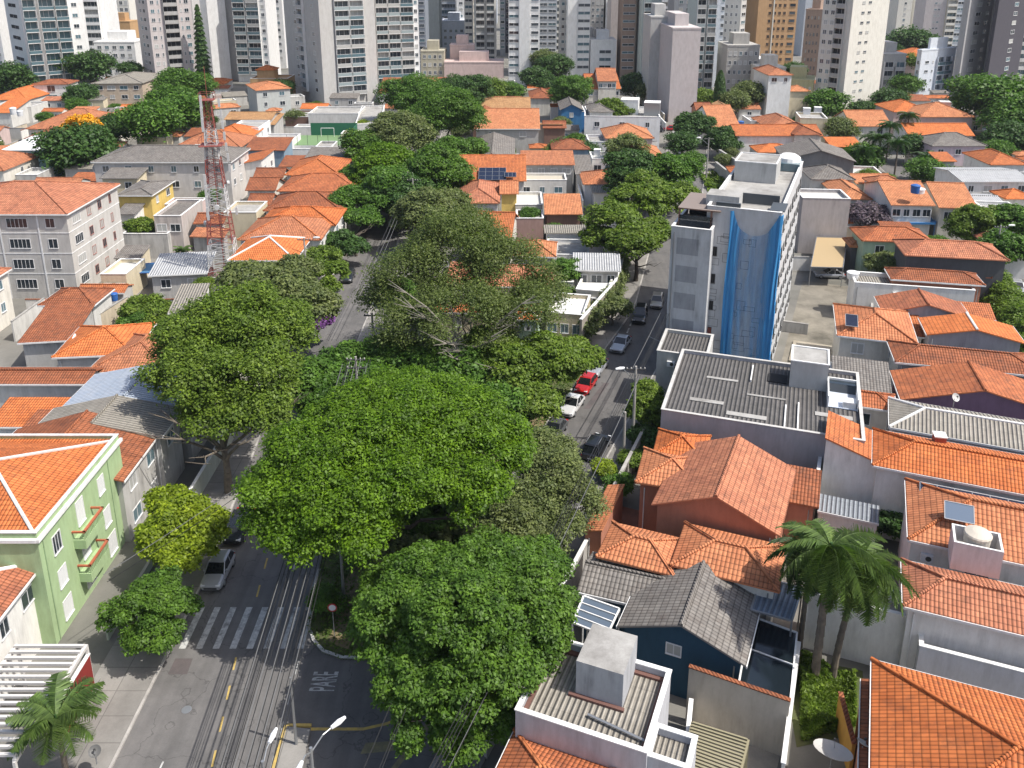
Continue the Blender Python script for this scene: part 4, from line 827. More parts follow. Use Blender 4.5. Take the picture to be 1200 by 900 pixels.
# blue net
def net(label, pos, W, Ht, sag, rz):
    root = empty('safety_net', pos, rz, label, 'safety net'); m = MB(); nm, nt, b = newmat('blue_mesh_fabric'); ps = geo_pos(nt)
    col = mixc(nt, noise(nt, mapping(nt, ps, (2.5, 2.5, .25)), 1.4, 4, .6), (.02, .16, .42), (.05, .34, .66)); nt.links.new(col, b.inputs['Base Color']); b.inputs['Roughness'].default_value = .5
    tp = nd(nt, 'ShaderNodeBsdfTransparent'); mx = nd(nt, 'ShaderNodeMixShader'); uvx = nd(nt, 'ShaderNodeSeparateXYZ'); nt.links.new(nd(nt, 'ShaderNodeUVMap').outputs[0], uvx.inputs[0])
    edge = ramp(nt, uvx.outputs[0], [(0, (.05, .05, .05)), (.16, (.10, .10, .10)), (.26, (.80, .80, .80)), (.72, (.76, .76, .76)), (.86, (.12, .12, .12)), (1, (.1, .1, .1))])
    dn = mixc(nt, 1.0, edge, ramp(nt, noise(nt, mapping(nt, ps, (1.2, 1.2, .12)), 1.1, 3, .5), [(.38, (.65, .65, .65)), (.62, (1, 1, 1))]), 'MULTIPLY'); nt.links.new(dn, mx.inputs[0]); nt.links.new(b.outputs[0], mx.inputs[1]); nt.links.new(tp.outputs[0], mx.inputs[2]); nt.links.new(mx.outputs[0], nt.nodes['Material Output'].inputs[0])
    nx, nz = 56, 34; V = []
    for j in range(nz + 1):
        for i in range(nx + 1):
            u = i / nx; v = j / nz; top = Ht - sag * math.sin(math.pi * min(1, max(0, (u - .06) / .88))) ** .6; x = W * (u + .018 * math.sin(v * 9 + u * 20) * (1 - v)); z = top * (1 - v)
            fold = .10 * math.sin(u * 46 + 1.5 * math.sin(v * 5)) + .22 * max(0, math.cos(u * math.pi * 2)) * math.sin(u * 80 + v * 3) * .6
            V.append((x, -.3 - .18 * math.sin(math.pi * v) - fold * (.4 + .6 * v), z))
    for j in range(nz):
        for i in range(nx):
            a = j * (nx + 1) + i; m.poly([V[a + nx + 1], V[a + nx + 2], V[a + 1], V[a]], nm, [(i / nx, (j + 1) / nz), ((i + 1) / nx, (j + 1) / nz), ((i + 1) / nx, j / nz), (i / nx, j / nz)], smooth=True)
    m.build('net', root); return root
D2v = Vector((math.cos(R(22.3)), -math.sin(R(22.3)), 0)); D1v = Vector((math.sin(R(22.3)), math.cos(R(22.3)), 0))
p = bb.location + D2v * (-w_/2 + 2.55) - D1v * (d_/2 + .05); net('translucent blue safety net hanging down the front of the tall block', (p.x, p.y, 0), w_ - 2.45, 20.2, 2.6, -R(22.3))
p = bb.location + D2v * (w_/2 + .06) - D1v * (d_/2 + .1)
m = MB()
for j in range(20):
    z0, z1 = 20. * j / 20, 20. * (j + 1) / 20; m.box(0, .12 + .04 * math.sin(j), 0, 1.1 + .25 * math.sin(j * 1.3), z0, z1, plain('blue_tarpaulin', (.03, .24, .52), .5))
o = m.build('tarpaulin_strip'); o.location = p; o.rotation_euler = (0, 0, -R(22.3)); tag(o, 'folded strip of blue tarpaulin wrapped round the sunny corner of the tall block', 'tarpaulin')
# parking lot end wall building, awning
B('blank grey-pink party wall building closing the far end of the parking lot', (941, 232), (997, 235), 222, 9.4, 'flat', plain('pale_roof', (.5, .5, .48), .8), wallm((.47, .43, .42), .6), 'l1x1', rot=5, d=6, cat='building')
# ---- mid distance, right half
B('pinkish building with two orange roofs behind the palm grove', (1078, 137), (1143, 136), 127, 6.6, 'hip', BRIGHT, PINKW, '', rot=0, pitch=.4)
B('left wing of the pinkish building with its own orange hip roof', (1047, 131), (1092, 131), 122, 6.6, 'hip', BRIGHT, PINKW, 'f2x1', rot=0)
B('long low orange roof over a white wall below the pinkish building', (1065, 159), (1143, 158), 150, 5.0, 'gable_w', BRIGHT, WHITE, 'f3x1', rot=0)
B('pale pink house under a dark grey hip roof right of the palm grove', (1092, 171), (1158, 170), 161, 6.0, 'hip', GREYT, wallm((.60, .50, .55), .3), 'f3x1', rot=0)
B('small grey house with orange roof beside blue drums', (1099, 189), (1122, 189), 182, 5.6, 'shed_f', BRIGHT, DIRTYW, rot=0, d=5, pitch=.2)
B('orange roof with dark patches near the right edge, upper part', (1160, 193), (1206, 195), 179, 5.4, 'hip', BRIGHT, WHITE, rot=0)
B('large white warehouse wall with grey roof near the right edge', (1128, 213), (1212, 214), 196, 6.8, 'gable_w', CORRW, WHITE, 'f4x1', rot=0, pitch=.14)
B('low white house with grey sheet roof right of the hedge trees', (1128, 239), (1180, 238), 226, 5.4, 'gable_w', CORRW, WHITE, 'f3x1', rot=5, pitch=.15)
B('grey-roofed shed in front of the white warehouse', (1171, 220), (1212, 222), 209, 5.0, 'shed_f', CORR, DIRTYW, 'f2x1', rot=0, pitch=.1)
B('orange roof at the right edge above the street trees', (1178, 233), (1215, 236), 224, 5.4, 'hip', BRIGHT, OFFW, rot=0)
B('white house with black roof railings near the right edge', (1160, 250), (1204, 253), 240, 5.8, 'flat', CONC, WHITE, 'f3x2', rot=8, d=8)
B('small white house with orange gable by the right street', (1152, 285), (1180, 289), 275, 4.6, 'gable_d', ORANGE, OFFW, 'f2x1', rot=10)
B('white wall-like house along the right street with flat roof', (1154, 301), (1212, 306), 292, 3.2, 'flat', CONC, WHITE, '', rot=10, d=5)
B('long house with white sunlit wall and orange roof right of the cypress road', (862, 159), (965, 158), 149, 6.2, 'gable_w', BRIGHT, WHITE, '', rot=0, pitch=.3)
B('bright orange gable house with white flank beyond the street trees', (834, 149), (868, 147), 134, 6.0, 'gable_w', BRIGHT, WHITE, 'f1x1', rot=-4)
B('wavy orange roof behind the long white-walled house', (900, 151), (947, 150), 138, 6.4, 'hip', BRIGHT, OFFW, rot=0)
B('dull orange roof wing between the wavy roof and the beige flat house', (930, 158), (963, 158), 147, 6.6, 'hip', DULL, OFFW, rot=0)
B('big dark grey gabled shed right of the tall stained block', (918, 187), (1004, 190), 172, 6.8, 'gable_d', GREYT, DGREYW if 0 else wallm((.24, .235, .23), .4), '', rot=8, pitch=.3)
B('dark slate roof just above the grey-pink party wall', (950, 210), (1003, 210), 197, 6.0, 'hip', GREYT, OFFW, rot=4)
B('orange shed roof in front of the palm grove', (974, 172), (1012, 172), 166, 5.4, 'shed_f', BRIGHT, wallm((.5, .2, .1), .2), rot=0, pitch=.2)
B('pair of orange roofs with white flank left of the palms', (998, 148), (1046, 146), 137, 5.6, 'gable_w', BRIGHT, OFFW, 'f2x1', rot=0)
B('beige flat-roofed house with white rooftop boxes behind round trees', (938, 138), (970, 138), 128, 7.4, 'flat', CONC, CREAM, '', rot=10, d=9)
B('orange-roofed top floor on the white balcony apartment house', (900, 88), (930, 87), 80, 13.5, 'hip', BRIGHT, SLT, 'f2x1', rot=0, cat='building')
B('low terrace house with grey yard walls in front of the cypress', (880, 142), (930, 142), 132, 6.4, 'flat', CONC, DIRTYW, 'f4x1', rot=0, d=9)
B('tan-roofed little house right of the cypress tree', (846, 130), (862, 130), 121, 5.6, 'gable_d', TAN, CREAM, rot=0); B('orange-roofed little house left of the cypress tree', (816, 131), (836, 131), 125, 5.4, 'gable_w', DULL, PEACH, rot=0)
B('red roof with grey stain in front of the olive yellow apartments', (925, 107), (950, 108), 100, 8.5, 'hip', BRIGHT, CREAM, rot=0, d=7)
B('pink low wall house behind the pale corner tower base', (1062, 67), (1102, 66), 62, 8, 'hip', BRIGHT, PINKW, rot=0)
# ---- centre, between avenue trees and the side street
B('sandy-tiled house at the head of the tree row', (553, 127), (622, 127), 113, 6.4, 'gable_w', TAN, BROWNW, 'f2x1', rot=0, d=11)
B('dull orange roof right of the sandy-tiled house', (620, 115), (650, 115), 107, 5.4, 'hip', DULL, OFFW, rot=0)
B('house with long orange roof over a grey wall and white eave', (556, 151), (633, 151), 137, 6.4, 'gable_w', BRIGHT, GREYW, 'f2x1', rot=0, fascia=True)
B('little red pointed roof in front of the sandy-tiled house', (552, 136), (582, 137), 129, 6.2, 'gable_d', DULL, BROWNW, rot=0)
B('bright orange hip roof between sandy-tiled house and grey gables', (578, 141), (606, 141), 130, 7.0, 'hip', BRIGHT, BROWNW, rot=0)
B('grey concrete gabled house above the solar-panel roofs', (548, 188), (604, 186), 162, 6.2, 'gable_d', GREYT, wallm((.38, .37, .38), .5), '', rot=0, pitch=.3)
B('orange-roofed house carrying a dark solar panel', (534, 212), (617, 212), 186, 6.0, 'gable_w', BRIGHT, PALEG, '', rot=0, pitch=.3, over=.5)
B('orange hip-roofed house with streaked white wall, behind the bare-branched tree', (533, 238), (586, 238), 215, 6.4, 'hip', ORANGE, PALEG, 'f3x1', rot=0, pitch=.42)
B('mustard yellow house side with orange roof', (585, 227), (608, 226), 215, 6.8, 'gable_w', ORANGE, YELLOW, '', rot=0, d=7)
B('orange roof half hidden by the bare-branched tree', (552, 277), (600, 281), 253, 5.6, 'gable_w', BRIGHT, OFFW, '', rot=6)
B('orange roof showing through the bare-branched tree, upper', (598, 300), (652, 302), 283, 4.8, 'hip', BRIGHT, OFFW, '', rot=4)
B('orange roof showing through the bare-branched tree, lower', (560, 335), (650, 338), 312, 4.8, 'hip', ORANGE, OFFW, '', rot=4)
B('green-walled hut with striped orange roof and white ridge by the street wall', (604, 374), (634, 375), 350, 4.2, 'hip', BRIGHT, PGREEN, '', rot=6, cap=TRIM)
B('blue house with grey gable roof in the middle distance', (656, 129), (684, 129), 119, 6.4, 'gable_d', GREYT, BLUEW, 'f1x1', rot=0, pitch=.5)
B('blue-painted annex beside the blue gabled house', (676, 131), (686, 131), 124, 5.6, 'flat', CONC, BLUEW, rot=0)
B('cream apartment house with orange roofs and rounded white end', (687, 104), (728, 104), 92, 8.6, 'gable_w', BRIGHT, OFFW, 'f5x2', rot=0, pitch=.25, cat='building')
B('orange-roofed upper floor with parapet behind the cream apartment house', (700, 95), (724, 95), 88, 11, 'gable_w', BRIGHT, OFFW, 'f4x1', rot=0, cat='building')
B('big blank white building with attic boxes in the centre', (685, 136), (774, 141), 121, 8.4, 'flat', CONC, SLT, 'f3x1', rot=5, cat='building', d=16)
B('grey pyramid roof on top of the blank white building', (690, 131), (720, 131), 123, 9.2, 'hip', GREYT, PALEG, rot=0, cat='building')
B('orange hip roof on pinkish walls in front of the blank white building', (709, 162), (767, 161), 151, 6.4, 'hip', BRIGHT, PINKW, 'f2x1', rot=0)
B('orange hip roof with arched grey balconies below it', (724, 183), (778, 182), 172, 6.2, 'hip', BRIGHT, DIRTYW, 'f5x1', rot=0)
B('low white house with pale lavender wall left of the pinkish-walled house', (690, 166), (712, 166), 158, 5.6, 'flat', CONC, LAVW, rot=0)
B('white flat roofs stepping down beside the arched-balcony house', (694, 186), (720, 187), 178, 5.4, 'flat', plain('pale_roof', (.5, .5, .48), .8), WHITE, 'f2x1', rot=0)
B('small dull orange roof beside the dark courtyard house', (646, 175), (692, 176), 167, 5.0, 'hip', DULL, BLUEG, rot=0)
B('long orange double roof over a white streaked wall', (683, 216), (778, 214), 202, 4.8, 'hip', ORANGE, SLT, '', rot=0, pitch=.35)
B('orange strip roof over a grey house with dark openings', (610, 193), (674, 191), 184, 6.2, 'shed_f', BRIGHT, GREYW, 'f4x1', rot=0, pitch=.2)
B('low grey house with small dark windows below the orange strip roof', (607, 211), (664, 211), 203, 4.8, 'flat', plain('beige_roof', (.46, .42, .34), .8), PALEG, 'f3x1', rot=0)
B('grey-brown wedge house in front of the blue gabled house', (628, 153), (660, 153), 144, 5.6, 'shed_b', TAN, wallm((.42, .38, .34), .4), rot=0, pitch=.15)
B('tiny red-roofed house left of the blue annex', (636, 150), (664, 150), 145, 6.4, 'gable_w', DULL, BROWNW, rot=0)
B('dark-roofed hut above the long orange double roof', (674, 204), (696, 204), 190, 4.8, 'shed_f', GREYT, PALEG, rot=0, pitch=.15)
B('rippled orange roof house left of the bright street tree', (638, 251), (683, 251), 238, 5.0, 'shed_f', BRIGHT, BROWNW, '', rot=0, pitch=.25)
B('low building with corrugated strip roof below the rippled orange roof', (638, 273), (690, 272), 266, 4.6, 'shed_f', CORR, SLT, '', rot=0, pitch=.12)
B('white flat-roofed house with clothes yard beside the rippled roof', (604, 240), (636, 240), 225, 4.8, 'flat', plain('pale_roof', (.5, .5, .48), .8), OFFW, 'f2x1', rot=0)
B('pink-brown terrace house with grey slab roof', (605, 256), (637, 256), 246, 4.6, 'flat', CONC, wallm((.42, .28, .25), .4), '', rot=0)
B('pale grey long shed roof under the bright street tree', (694, 226), (742, 232), 214, 4.4, 'gable_w', CORR, PALEG, rot=0, pitch=.12)
B('corrugated-roofed porch house at the top of the street wall', (671, 316), (728, 317), 303, 5.4, 'shed_f', CORRW, DIRTYW, 'f3x1', rot=4, pitch=.2)
B('white roof slab house behind the street wall', (675, 339), (712, 340), 322, 4.0, 'flat', plain('white_slab', (.66, .66, .64), .8), OFFW, 'f1x1', rot=14, d=6)
B('white terrace with parapet above the street wall', (640, 366), (684, 367), 348, 3.6, 'flat', plain('white_slab', (.66, .66, .64), .8), CREAM, 'f3x1', rot=12, d=7)
B('grey shed with flat roof between the green hut and terrace', (640, 330), (672, 331), 312, 4.0, 'flat', CONC, DIRTYW, 'f2x1', rot=4)
B('pale blue-shaded yard house left of the corrugated porch', (640, 298), (690, 298), 280, 3.8, 'flat', CONC, SLT, '', rot=4)
# ---- left half, near
gb = B('pale green three-storey building with orange roof and white shutters', (-40, 625), (47, 625), 511, 9.2, 'flat', OR_VAR[0], GREENW, '', rot=0, w=13.5, d=12.8, par=.3, near=True, cap=wallm((.66, .66, .66), .5)); gb.location.x = -32.0 - 13.5 / 2
w_, d_, h_ = dims(gb); gb['category'] = 'building'
rr_ = roof_shape('hip', w_ - .5, d_ - .5, 8.78, .32, OR_VAR[0], wallm((.62, .62, .60), .5), gb)
for s, z, ww, hh in ((2.1, 6.9, 1.0, 1.4), (5.6, 7.0, 1.0, 1.9), (9.0, 7.0, .9, 1.4), (2.1, 4.1, 1.0, 1.4), (5.6, 4.1, 1.0, 1.9), (9.2, 4.0, 1.0, 1.5), (2.1, 1.5, 1.1, 1.5), (5.6, 1.5, 1.2, 1.6), (9.4, 1.4, 1.2, 1.7), (12.0, 1.4, .9, 1.8)):
    put_window(gb, w_, d_, 'r', s, z, ww, hh, plain('white_shutter', (.70, .71, .70), .6) if (s, z) != (2.1, 6.9) else GLASS, FRAME, True, 2)
def green_balcony(s, z):
    m = MB(); y = -d_/2 + s; x = w_/2; m.box(x, x + .9, y - 1.5, y + 1.5, z - .75, z, GREENW); o = m.build('balcony', gb)
    q = MB(); rm_ = wallm((.42, .13, .07), .3, 'terracotta_rail'); q.box(x + .78, x + .96, y - 1.55, y + 1.55, z + .62, z + .75, rm_); q.box(x, x + .96, y - 1.56, y - 1.42, z + .62, z + .75, rm_); q.box(x, x + .96, y + 1.42, y + 1.56, z + .62, z + .75, rm_)
    for i in range(15): yy = y - 1.4 + i * .2; q.box(x + .83, x + .9, yy - .04, yy + .04, z, z + .62, GREENW)
    q.build('railing', o)
green_balcony(5.6, 5.6); green_balcony(5.6, 2.7)
m = MB(); m.box(w_/2 + .002, w_/2 + .22, -d_/2 - .2, d_/2 + .2, 8.55, 8.8, TRIM); m.box(-w_/2, w_/2 + .002, -d_/2 - .22, -d_/2 - .002, 8.55, 8.8, TRIM); m.build('cornice', gb)
for y in (-d_/2 + .5, -d_/2 + 10.4):
    m = MB(); m.box(w_/2 + .003, w_/2 + .05, y, y + .08, 0, 8.5, wallm((.28, .38, .22), .2)); m.build('downpipe', gb)
B('orange gabled house with dark stained patch directly behind the green building', (0, 564), (153, 562), 506, 6.0, 'gable_d', DULL, DIRTYW, 'r2x2', rot=0, w=13, d=8.2, pitch=.28).location.x = -31.2 - 6.5
B('weathered house with grey corrugated roof, white flaking street wall', (60, 512), (203, 507), 480, 6.2, 'gable_d', CORR, DIRTYW, 'r1x1', rot=0, w=12, d=5.2, pitch=.22).location.x = -30.6 - 6
B('house with pale blue metal roof, shaded by the big left tree', (95, 478), (212, 477), 440, 6.0, 'gable_d', CORRB, DIRTYW, 'r1x1', rot=0, w=12, d=7.0, pitch=.2).location.x = -30.2 - 6
B('small orange roof piece tucked left behind the green building', (18, 510), (62, 505), 484, 5.6, 'shed_f', DULL, DIRTYW, rot=0, pitch=.1, w=5)
B('low orange roof with plain wall at the left edge near the white stairs', (-60, 450), (58, 449), 430, 5.2, 'gable_w', DULL, PALEG, rot=0, w=14, pitch=.3)
wh = B('white house with orange roof and barred windows at the bottom left', (-60, 781), (-1, 781), 696, 6.0, 'hip', ORANGE, WHITE, 'r3x1', rot=0, w=11, d=9.5, fascia=True, cap=TRIM); wh.location.x = -32.6 - 5.5
B('red hip roof of a little gatehouse before the grey apartment block', (44, 358), (110, 358), 338, 5.0, 'hip', DULL, PALEG, 'f1x1', rot=0, pitch=.4)
B('lean-to red roof stepping down left of the twin orange roofs', (20, 402), (84, 393), 366, 4.4, 'shed_f', DULL, DIRTYW, rot=-8, pitch=.1)
B('bright orange hip roof with white gutters, left of the two near the big tree', (60, 419), (134, 402), 382, 5.2, 'hip', BRIGHT, PALEG, rot=-6, w=8.6, fascia=True, pitch=.36)
B('larger orange hip roof next to the big left tree', (100, 436), (196, 436), 390, 5.0, 'hip', BRIGHT, OFFW, rot=0, fascia=True, pitch=.36)
B('white house with orange roof and tall windows at the left edge', (-70, 362), (1, 362), 322, 7.2, 'hip', ORANGE, OFFW, 'r3x2', rot=0, w=12, d=14, fascia=True).location.x = -73 + 1 
ga = B('grey four-storey apartment block with orange hip roof on the left', (-60, 251), (80, 251), 216, 12.6, 'hip', ORANGE, wallm((.56, .54, .51), .35), '', rot=0, w=20, d=17, pitch=.3, fascia=True, cat='building'); ga.location.x = -61.3 - 10
w_, d_, h_ = dims(ga)
for i in range(4):
    z = 11.2 - 3.0 * i; 
    for s, ww in ((2.6, 2.2), (6.4, 1.0), (9.8, 1.0), (13.3, .6)): put_window(ga, w_, d_, 'r', s, z, ww, 1.2, GLASS if (i + int(s)) % 2 else WINC, wallm((.4, .2, .17), .1) if ww < 1.5 else FRAME, True, 3 if ww > 2 else 1)
    for s, ww in ((w_ - 2.4, 1.2), (w_ - 7.0, 2.8), (w_ - 12, 2.8)): put_window(ga, w_, d_, 'f', s, z, ww, 1.3, GLASS, FRAME, True, 4 if ww > 2 else 1)
    if i:
        m = MB(); m.box(w_/2 + .003, w_/2 + .04, -d_/2, d_/2, z + 1.5, z + 1.62, TRIM); m.box(-w_/2, w_/2 + .04, -d_/2 - .04, -d_/2 - .003, z + 1.5, z + 1.62, TRIM); m.build('floor_band', ga)
for x in (w_/2 - 4.2, w_/2 - 9.6):
    m = MB(); m.box(x, x + .22, -d_/2 - .07, -d_/2 - .042, 0, 12.3, TRIM); m.build('pilaster', ga)
B('weathered shed with white sheet roof at the foot of the red and white mast', (173, 323), (209, 330), 304, 4.2, 'shed_f', CORRW, DIRTYW, 'f2x1', rot=-8, pitch=.1, w=8, d=7.5)
B('long blotched grey wall building left of the white sheet roof', (143, 274), (196, 272), 262, 4.2, 'flat', CONC, DIRTYW, '', rot=0, d=5)
B('stained block with dark tiled roof terrace beside the yellow house', (180, 253), (212, 252), 238, 6.8, 'flat', GREYT, wallm((.52, .47, .44), .8), 'f2x1', rot=0, d=10)
B('yellow house with grey flat tile roof behind the apartment block', (135, 229), (178, 231), 214, 6.8, 'hip', GREYT, YELLOW, 'r2x2', rot=0, pitch=.15, d=11, fascia=True)
B('white annex with grey roof beside the yellow house', (134, 251), (158, 252), 236, 4.6, 'shed_f', GREYT, WHITE, rot=0, pitch=.15)
B('large pale three-storey house with grey tiled hip roof and white stepped side', (106, 190), (228, 189), 166, 9.0, 'hip', GREYT, wallm((.62, .59, .56), .4), 'f6x2 r3x2', rot=0, w=27, d=13, pitch=.3, fascia=True, cat='building')
B('cream front wing with small dark windows below the large pale house', (116, 209), (161, 209), 201, 7.2, 'shed_f', GREYT, CREAM, 'f2x1', rot=0, pitch=.15)
B('orange hip house nearest the mast, grey blind wall toward us', (266, 305), (312, 304), 281, 6.2, 'hip', BRIGHT, GREYW, 'r2x1', rot=0, w=9.5, d=10, pitch=.4, cap=TRIM)
B('orange-roofed white row house, second behind the mast-side hip house', (278, 281), (336, 280), 262, 6.4, 'hip', BRIGHT, WHITE, 'r3x2', rot=0, w=12.5, d=11, pitch=.38, cap=ORANGE)
B('orange-roofed row house, third in the row up the avenue', (300, 264), (353, 264), 249, 6.4, 'hip', ORANGE, WHITE, 'r2x2', rot=0, w=12.5, d=9.5, pitch=.36)
B('red-roofed row house with a white patched slope, fourth in the row', (308, 247), (367, 247), 231, 6.4, 'hip', DULL, WHITE, 'r2x1', rot=0, w=13, d=10, pitch=.4)
B('orange pyramid roof over white wall, fifth in the row up the avenue', (324, 224), (388, 224), 209, 6.6, 'hip', ORANGE, OFFW, 'r2x1', rot=0, w=15, d=11, pitch=.36)
B('bright orange pyramid roof under the sports court', (333, 205), (398, 204), 187, 6.6, 'hip', BRIGHT, OFFW, 'f1x1', rot=0, pitch=.38)
B('dark weathered flat roof between the sports court and the bright pyramid', (352, 192), (408, 190), 179, 5.4, 'shed_f', GREYT, PALEG, rot=0, pitch=.12)
B('flat red roof house left of the bright pyramid roof', (296, 208), (332, 207), 200, 5.8, 'gable_w', DULL, OFFW, 'f1x1', rot=0)
B('red roof with pale hip ends below the flat red roof house', (287, 223), (323, 222), 212, 5.6, 'gable_w', DULL, OFFW, 'f1x1', rot=0)
B('red lean-to roof beside a green yard tree', (285, 176), (334, 176), 167, 5.6, 'shed_f', DULL, BLUEG, rot=0, pitch=.15)
B('white house with slanted orange roof and louvred side, just right of the mast', (276, 193), (308, 191), 180, 6.4, 'shed_l', BRIGHT, WHITE, 'r2x2', rot=0, pitch=.22)
B('sprawling bright orange roof left of the mast, upper', (238, 163), (291, 162), 151, 5.8, 'hip', BRIGHT, OFFW, 'f2x1', rot=0)
B('sprawling bright orange roof left of the mast, lower', (202, 173), (282, 173), 160, 5.8, 'hip', BRIGHT, OFFW, '', rot=0)
B('white flat house with two small windows right of the mast top', (268, 150), (303, 150), 141, 6.6, 'flat', CONC, SLT, 'r2x1', rot=0)
B('mottled beige tile roof behind the mast top', (262, 140), (318, 139), 132, 6.4, 'gable_w', TAN, DIRTYW, rot=0, pitch=.2)
B('orange row of roofs left of the white-walled house at the mast foot', (226, 262), (262, 262), 252, 5.0, 'gable_w', DULL, GREYW, rot=0)
B('thin orange strip roof slanting behind the mast foot', (222, 277), (262, 286), 270, 4.0, 'shed_f', BRIGHT, DIRTYW, rot=6, d=2.6, pitch=.3)
B('cream house with white cornice behind the mast', (262, 249), (300, 246), 236, 6.4, 'flat', CONC, CREAM, 'r2x1', rot=0)
B('white row house with dark red roof right of the mast', (288, 240), (318, 240), 230, 5.8, 'gable_w', DULL, WHITE, 'r1x1', rot=0)
# ---- left half, far
B('white cubic house with orange roof and shaded balconies, upper left', (37, 99), (80, 98), 88, 7.6, 'hip', DULL, WHITE, 'f1x2', rot=-4, ww=3.2, hh=1.9, d=9, pitch=.25)
B('beige two-storey house with silver-grey roof, upper left', (106, 98), (167, 96), 87, 7.6, 'hip', CORR, BEIGE, 'f4x2', rot=-3, ww=1.9, pitch=.22, cap=GREYT)
B('ochre-orange roof at the upper left edge', (-14, 117), (32, 117), 104, 4.6, 'hip', BRIGHT, PALEG, rot=0)
B('grey flat house below the ochre-orange roof', (-14, 125), (36, 125), 119, 4.8, 'flat', CONC, PALEG, 'f3x1', rot=0)
B('small orange roof beside white drums at the left edge', (-12, 132), (13, 132), 124, 4.6, 'shed_f', BRIGHT, PALEG, rot=0, pitch=.2)
B('wide orange hip roof with a dark square patch behind the yellow-flowering tree', (30, 151), (124, 150), 137, 5.2, 'hip', BRIGHT, OFFW, 'f2x1', rot=0)
B('dull red hip roof on turquoise wall beside the yellow-flowering tree', (28, 163), (74, 163), 155, 5.0, 'hip', DULL, TURQ, rot=0)
B('turquoise house with bright white sheet roof at the left', (0, 176), (40, 177), 161, 6.0, 'shed_f', plain('white_sheet', (.75, .76, .77), .6), TURQ, 'r2x1', rot=0, w=12, d=15, pitch=.04)
B('orange hip roof at the left edge above the apartment block', (-60, 200), (6, 200), 182, 5.6, 'hip', BRIGHT, OFFW, 'r1x1', rot=0, w=11)
B('small twin orange roofs between the beige house and the tree group', (112, 141), (156, 141), 131, 4.8, 'hip', BRIGHT, OFFW, rot=0)
B('blue-grey house with pale window front and orange roof near the pine', (299, 106), (332, 103), 95, 8.4, 'hip', BRIGHT, TURQ if 0 else wallm((.52, .54, .52), .15), 'f2x2', rot=-27, w=11, d=15, pitch=.25)
B('tan blocky house with orange tiers beside the big grey tower', (293, 92), (337, 91), 82, 8.0, 'flat', plain('tan_roof', (.5, .32, .18), .8), TANW, 'f2x1', rot=0, d=10)
B('tan upper tier with orange roof on the tan blocky house', (299, 82), (322, 82), 76, 10.6, 'hip', BRIGHT, TANW, rot=0, d=6)
B('low brown garage wall right of the blue-grey house', (334, 137), (362, 136), 129, 3.4, 'flat', CONC, BROWNW, rot=0)
B('white podium building above the sports court', (361, 133), (420, 132), 122, 5.4, 'flat', CONC, PALEG, '', rot=0, d=12, cat='building')
B('white-railed podium wing right of the sports court', (416, 146), (446, 140), 124, 5.2, 'flat', CONC, WHITE, 'f1x1', rot=-6, cat='building')
B('long dark red roof at the foot of the white gridded tower', (443, 109), (522, 105), 99, 5.0, 'shed_f', DULL, PALEG, '', rot=-3, pitch=.12)
B('pale yard house with white wall below the sports court', (300, 166), (341, 166), 155, 4.4, 'flat', CONC, SLT, '', rot=0, d=10)
B('pale house with grey mottled roof left of the sports court', (282, 146), (322, 145), 138, 5.2, 'shed_f', TAN, DIRTYW, rot=0, pitch=.12)
B('low grey outbuilding between red lean-to and bright pyramid', (326, 195), (352, 195), 187, 4.0, 'shed_f', DULL, OFFW, 'f1x1', rot=0, pitch=.15)
# ================================================================ trees
def ptree(label, base, bl, kind, seed, n, leaf, puff, bark=None, dens=1.0, trunk_r=.3, h=5, cr=6, nb=8, ch=None, twigs=2, group=None, fill=1.35, base_pos=None, inner=.1, name='tree', soft=.6):
    """crown lobes given as (x, y in the photograph, height, radius, half height) and turned into world lobes"""
    C = [(G(x, y, z), r, rz) for x, y, z, r, rz in bl]
    p = base_pos or G(*base); root = empty(name, (p[0], p[1], 0), 0, label, 'tree', group); blobs = [(c.x - p[0], c.y - p[1], c.z, r, r, rz) for c, r, rz in C]
    m = branch_mesh(h, trunk_r, cr, bark or BARK, seed, nb, ch or h + 3, twigs=twigs); link('trunk', m, root)
    link('crown', crown_mesh(blobs, n, leaf, LEAF[kind], seed, puff, dens, fill=fill, soft=soft), root); return root
ptree('huge bright green umbrella tree in the middle of the square', (470, 640), [(445, 506, 13.0, 5.2, 2.6), (384, 544, 12.2, 4.5, 2.4), (515, 497, 13.0, 4.8, 2.6), (564, 530, 11.8, 3.1, 2.6), (343, 582, 10.8, 3.2, 2.3), (408, 587, 11.2, 4.0, 2.2), (468, 558, 12.0, 3.6, 2.2), (556, 578, 10.8, 2.4, 2.2), (361, 622, 9.8, 2.4, 1.8), (412, 625, 10.0, 2.4, 1.6), (468, 473, 12.8, 3.6, 2.0)], 'bright', 3, 430000, .135, .8, DARKBARK, trunk_r=.5, h=8, cr=9, nb=10, ch=12, fill=1.6, soft=1.2, base_pos=(-9.5, 57))
ptree('rounded deep green tree with glossy leaves at the bottom of the square', (545, 860), [(540, 730, 8.6, 3.8, 3.0), (475, 735, 7.6, 2.9, 2.6), (610, 720, 8.0, 3.2, 2.8), (500, 690, 8.4, 2.9, 2.2), (580, 680, 8.6, 3.1, 2.2), (625, 670, 7.6, 2.1, 1.8), (500, 790, 6.6, 2.6, 2.0), (570, 785, 7.0, 2.8, 2.0), (455, 700, 6.6, 1.7, 1.6), (625, 760, 6.4, 2.1, 1.8), (545, 820, 5.4, 1.9, 1.4), (500, 840, 4.6, 1.9, 1.3), (580, 835, 4.2, 1.6, 1.2), (545, 865, 3.6, 1.5, 1.0)], 'fresh', 5, 240000, .135, .6, BARK, trunk_r=.3, h=4, cr=4.6, ch=6.5)
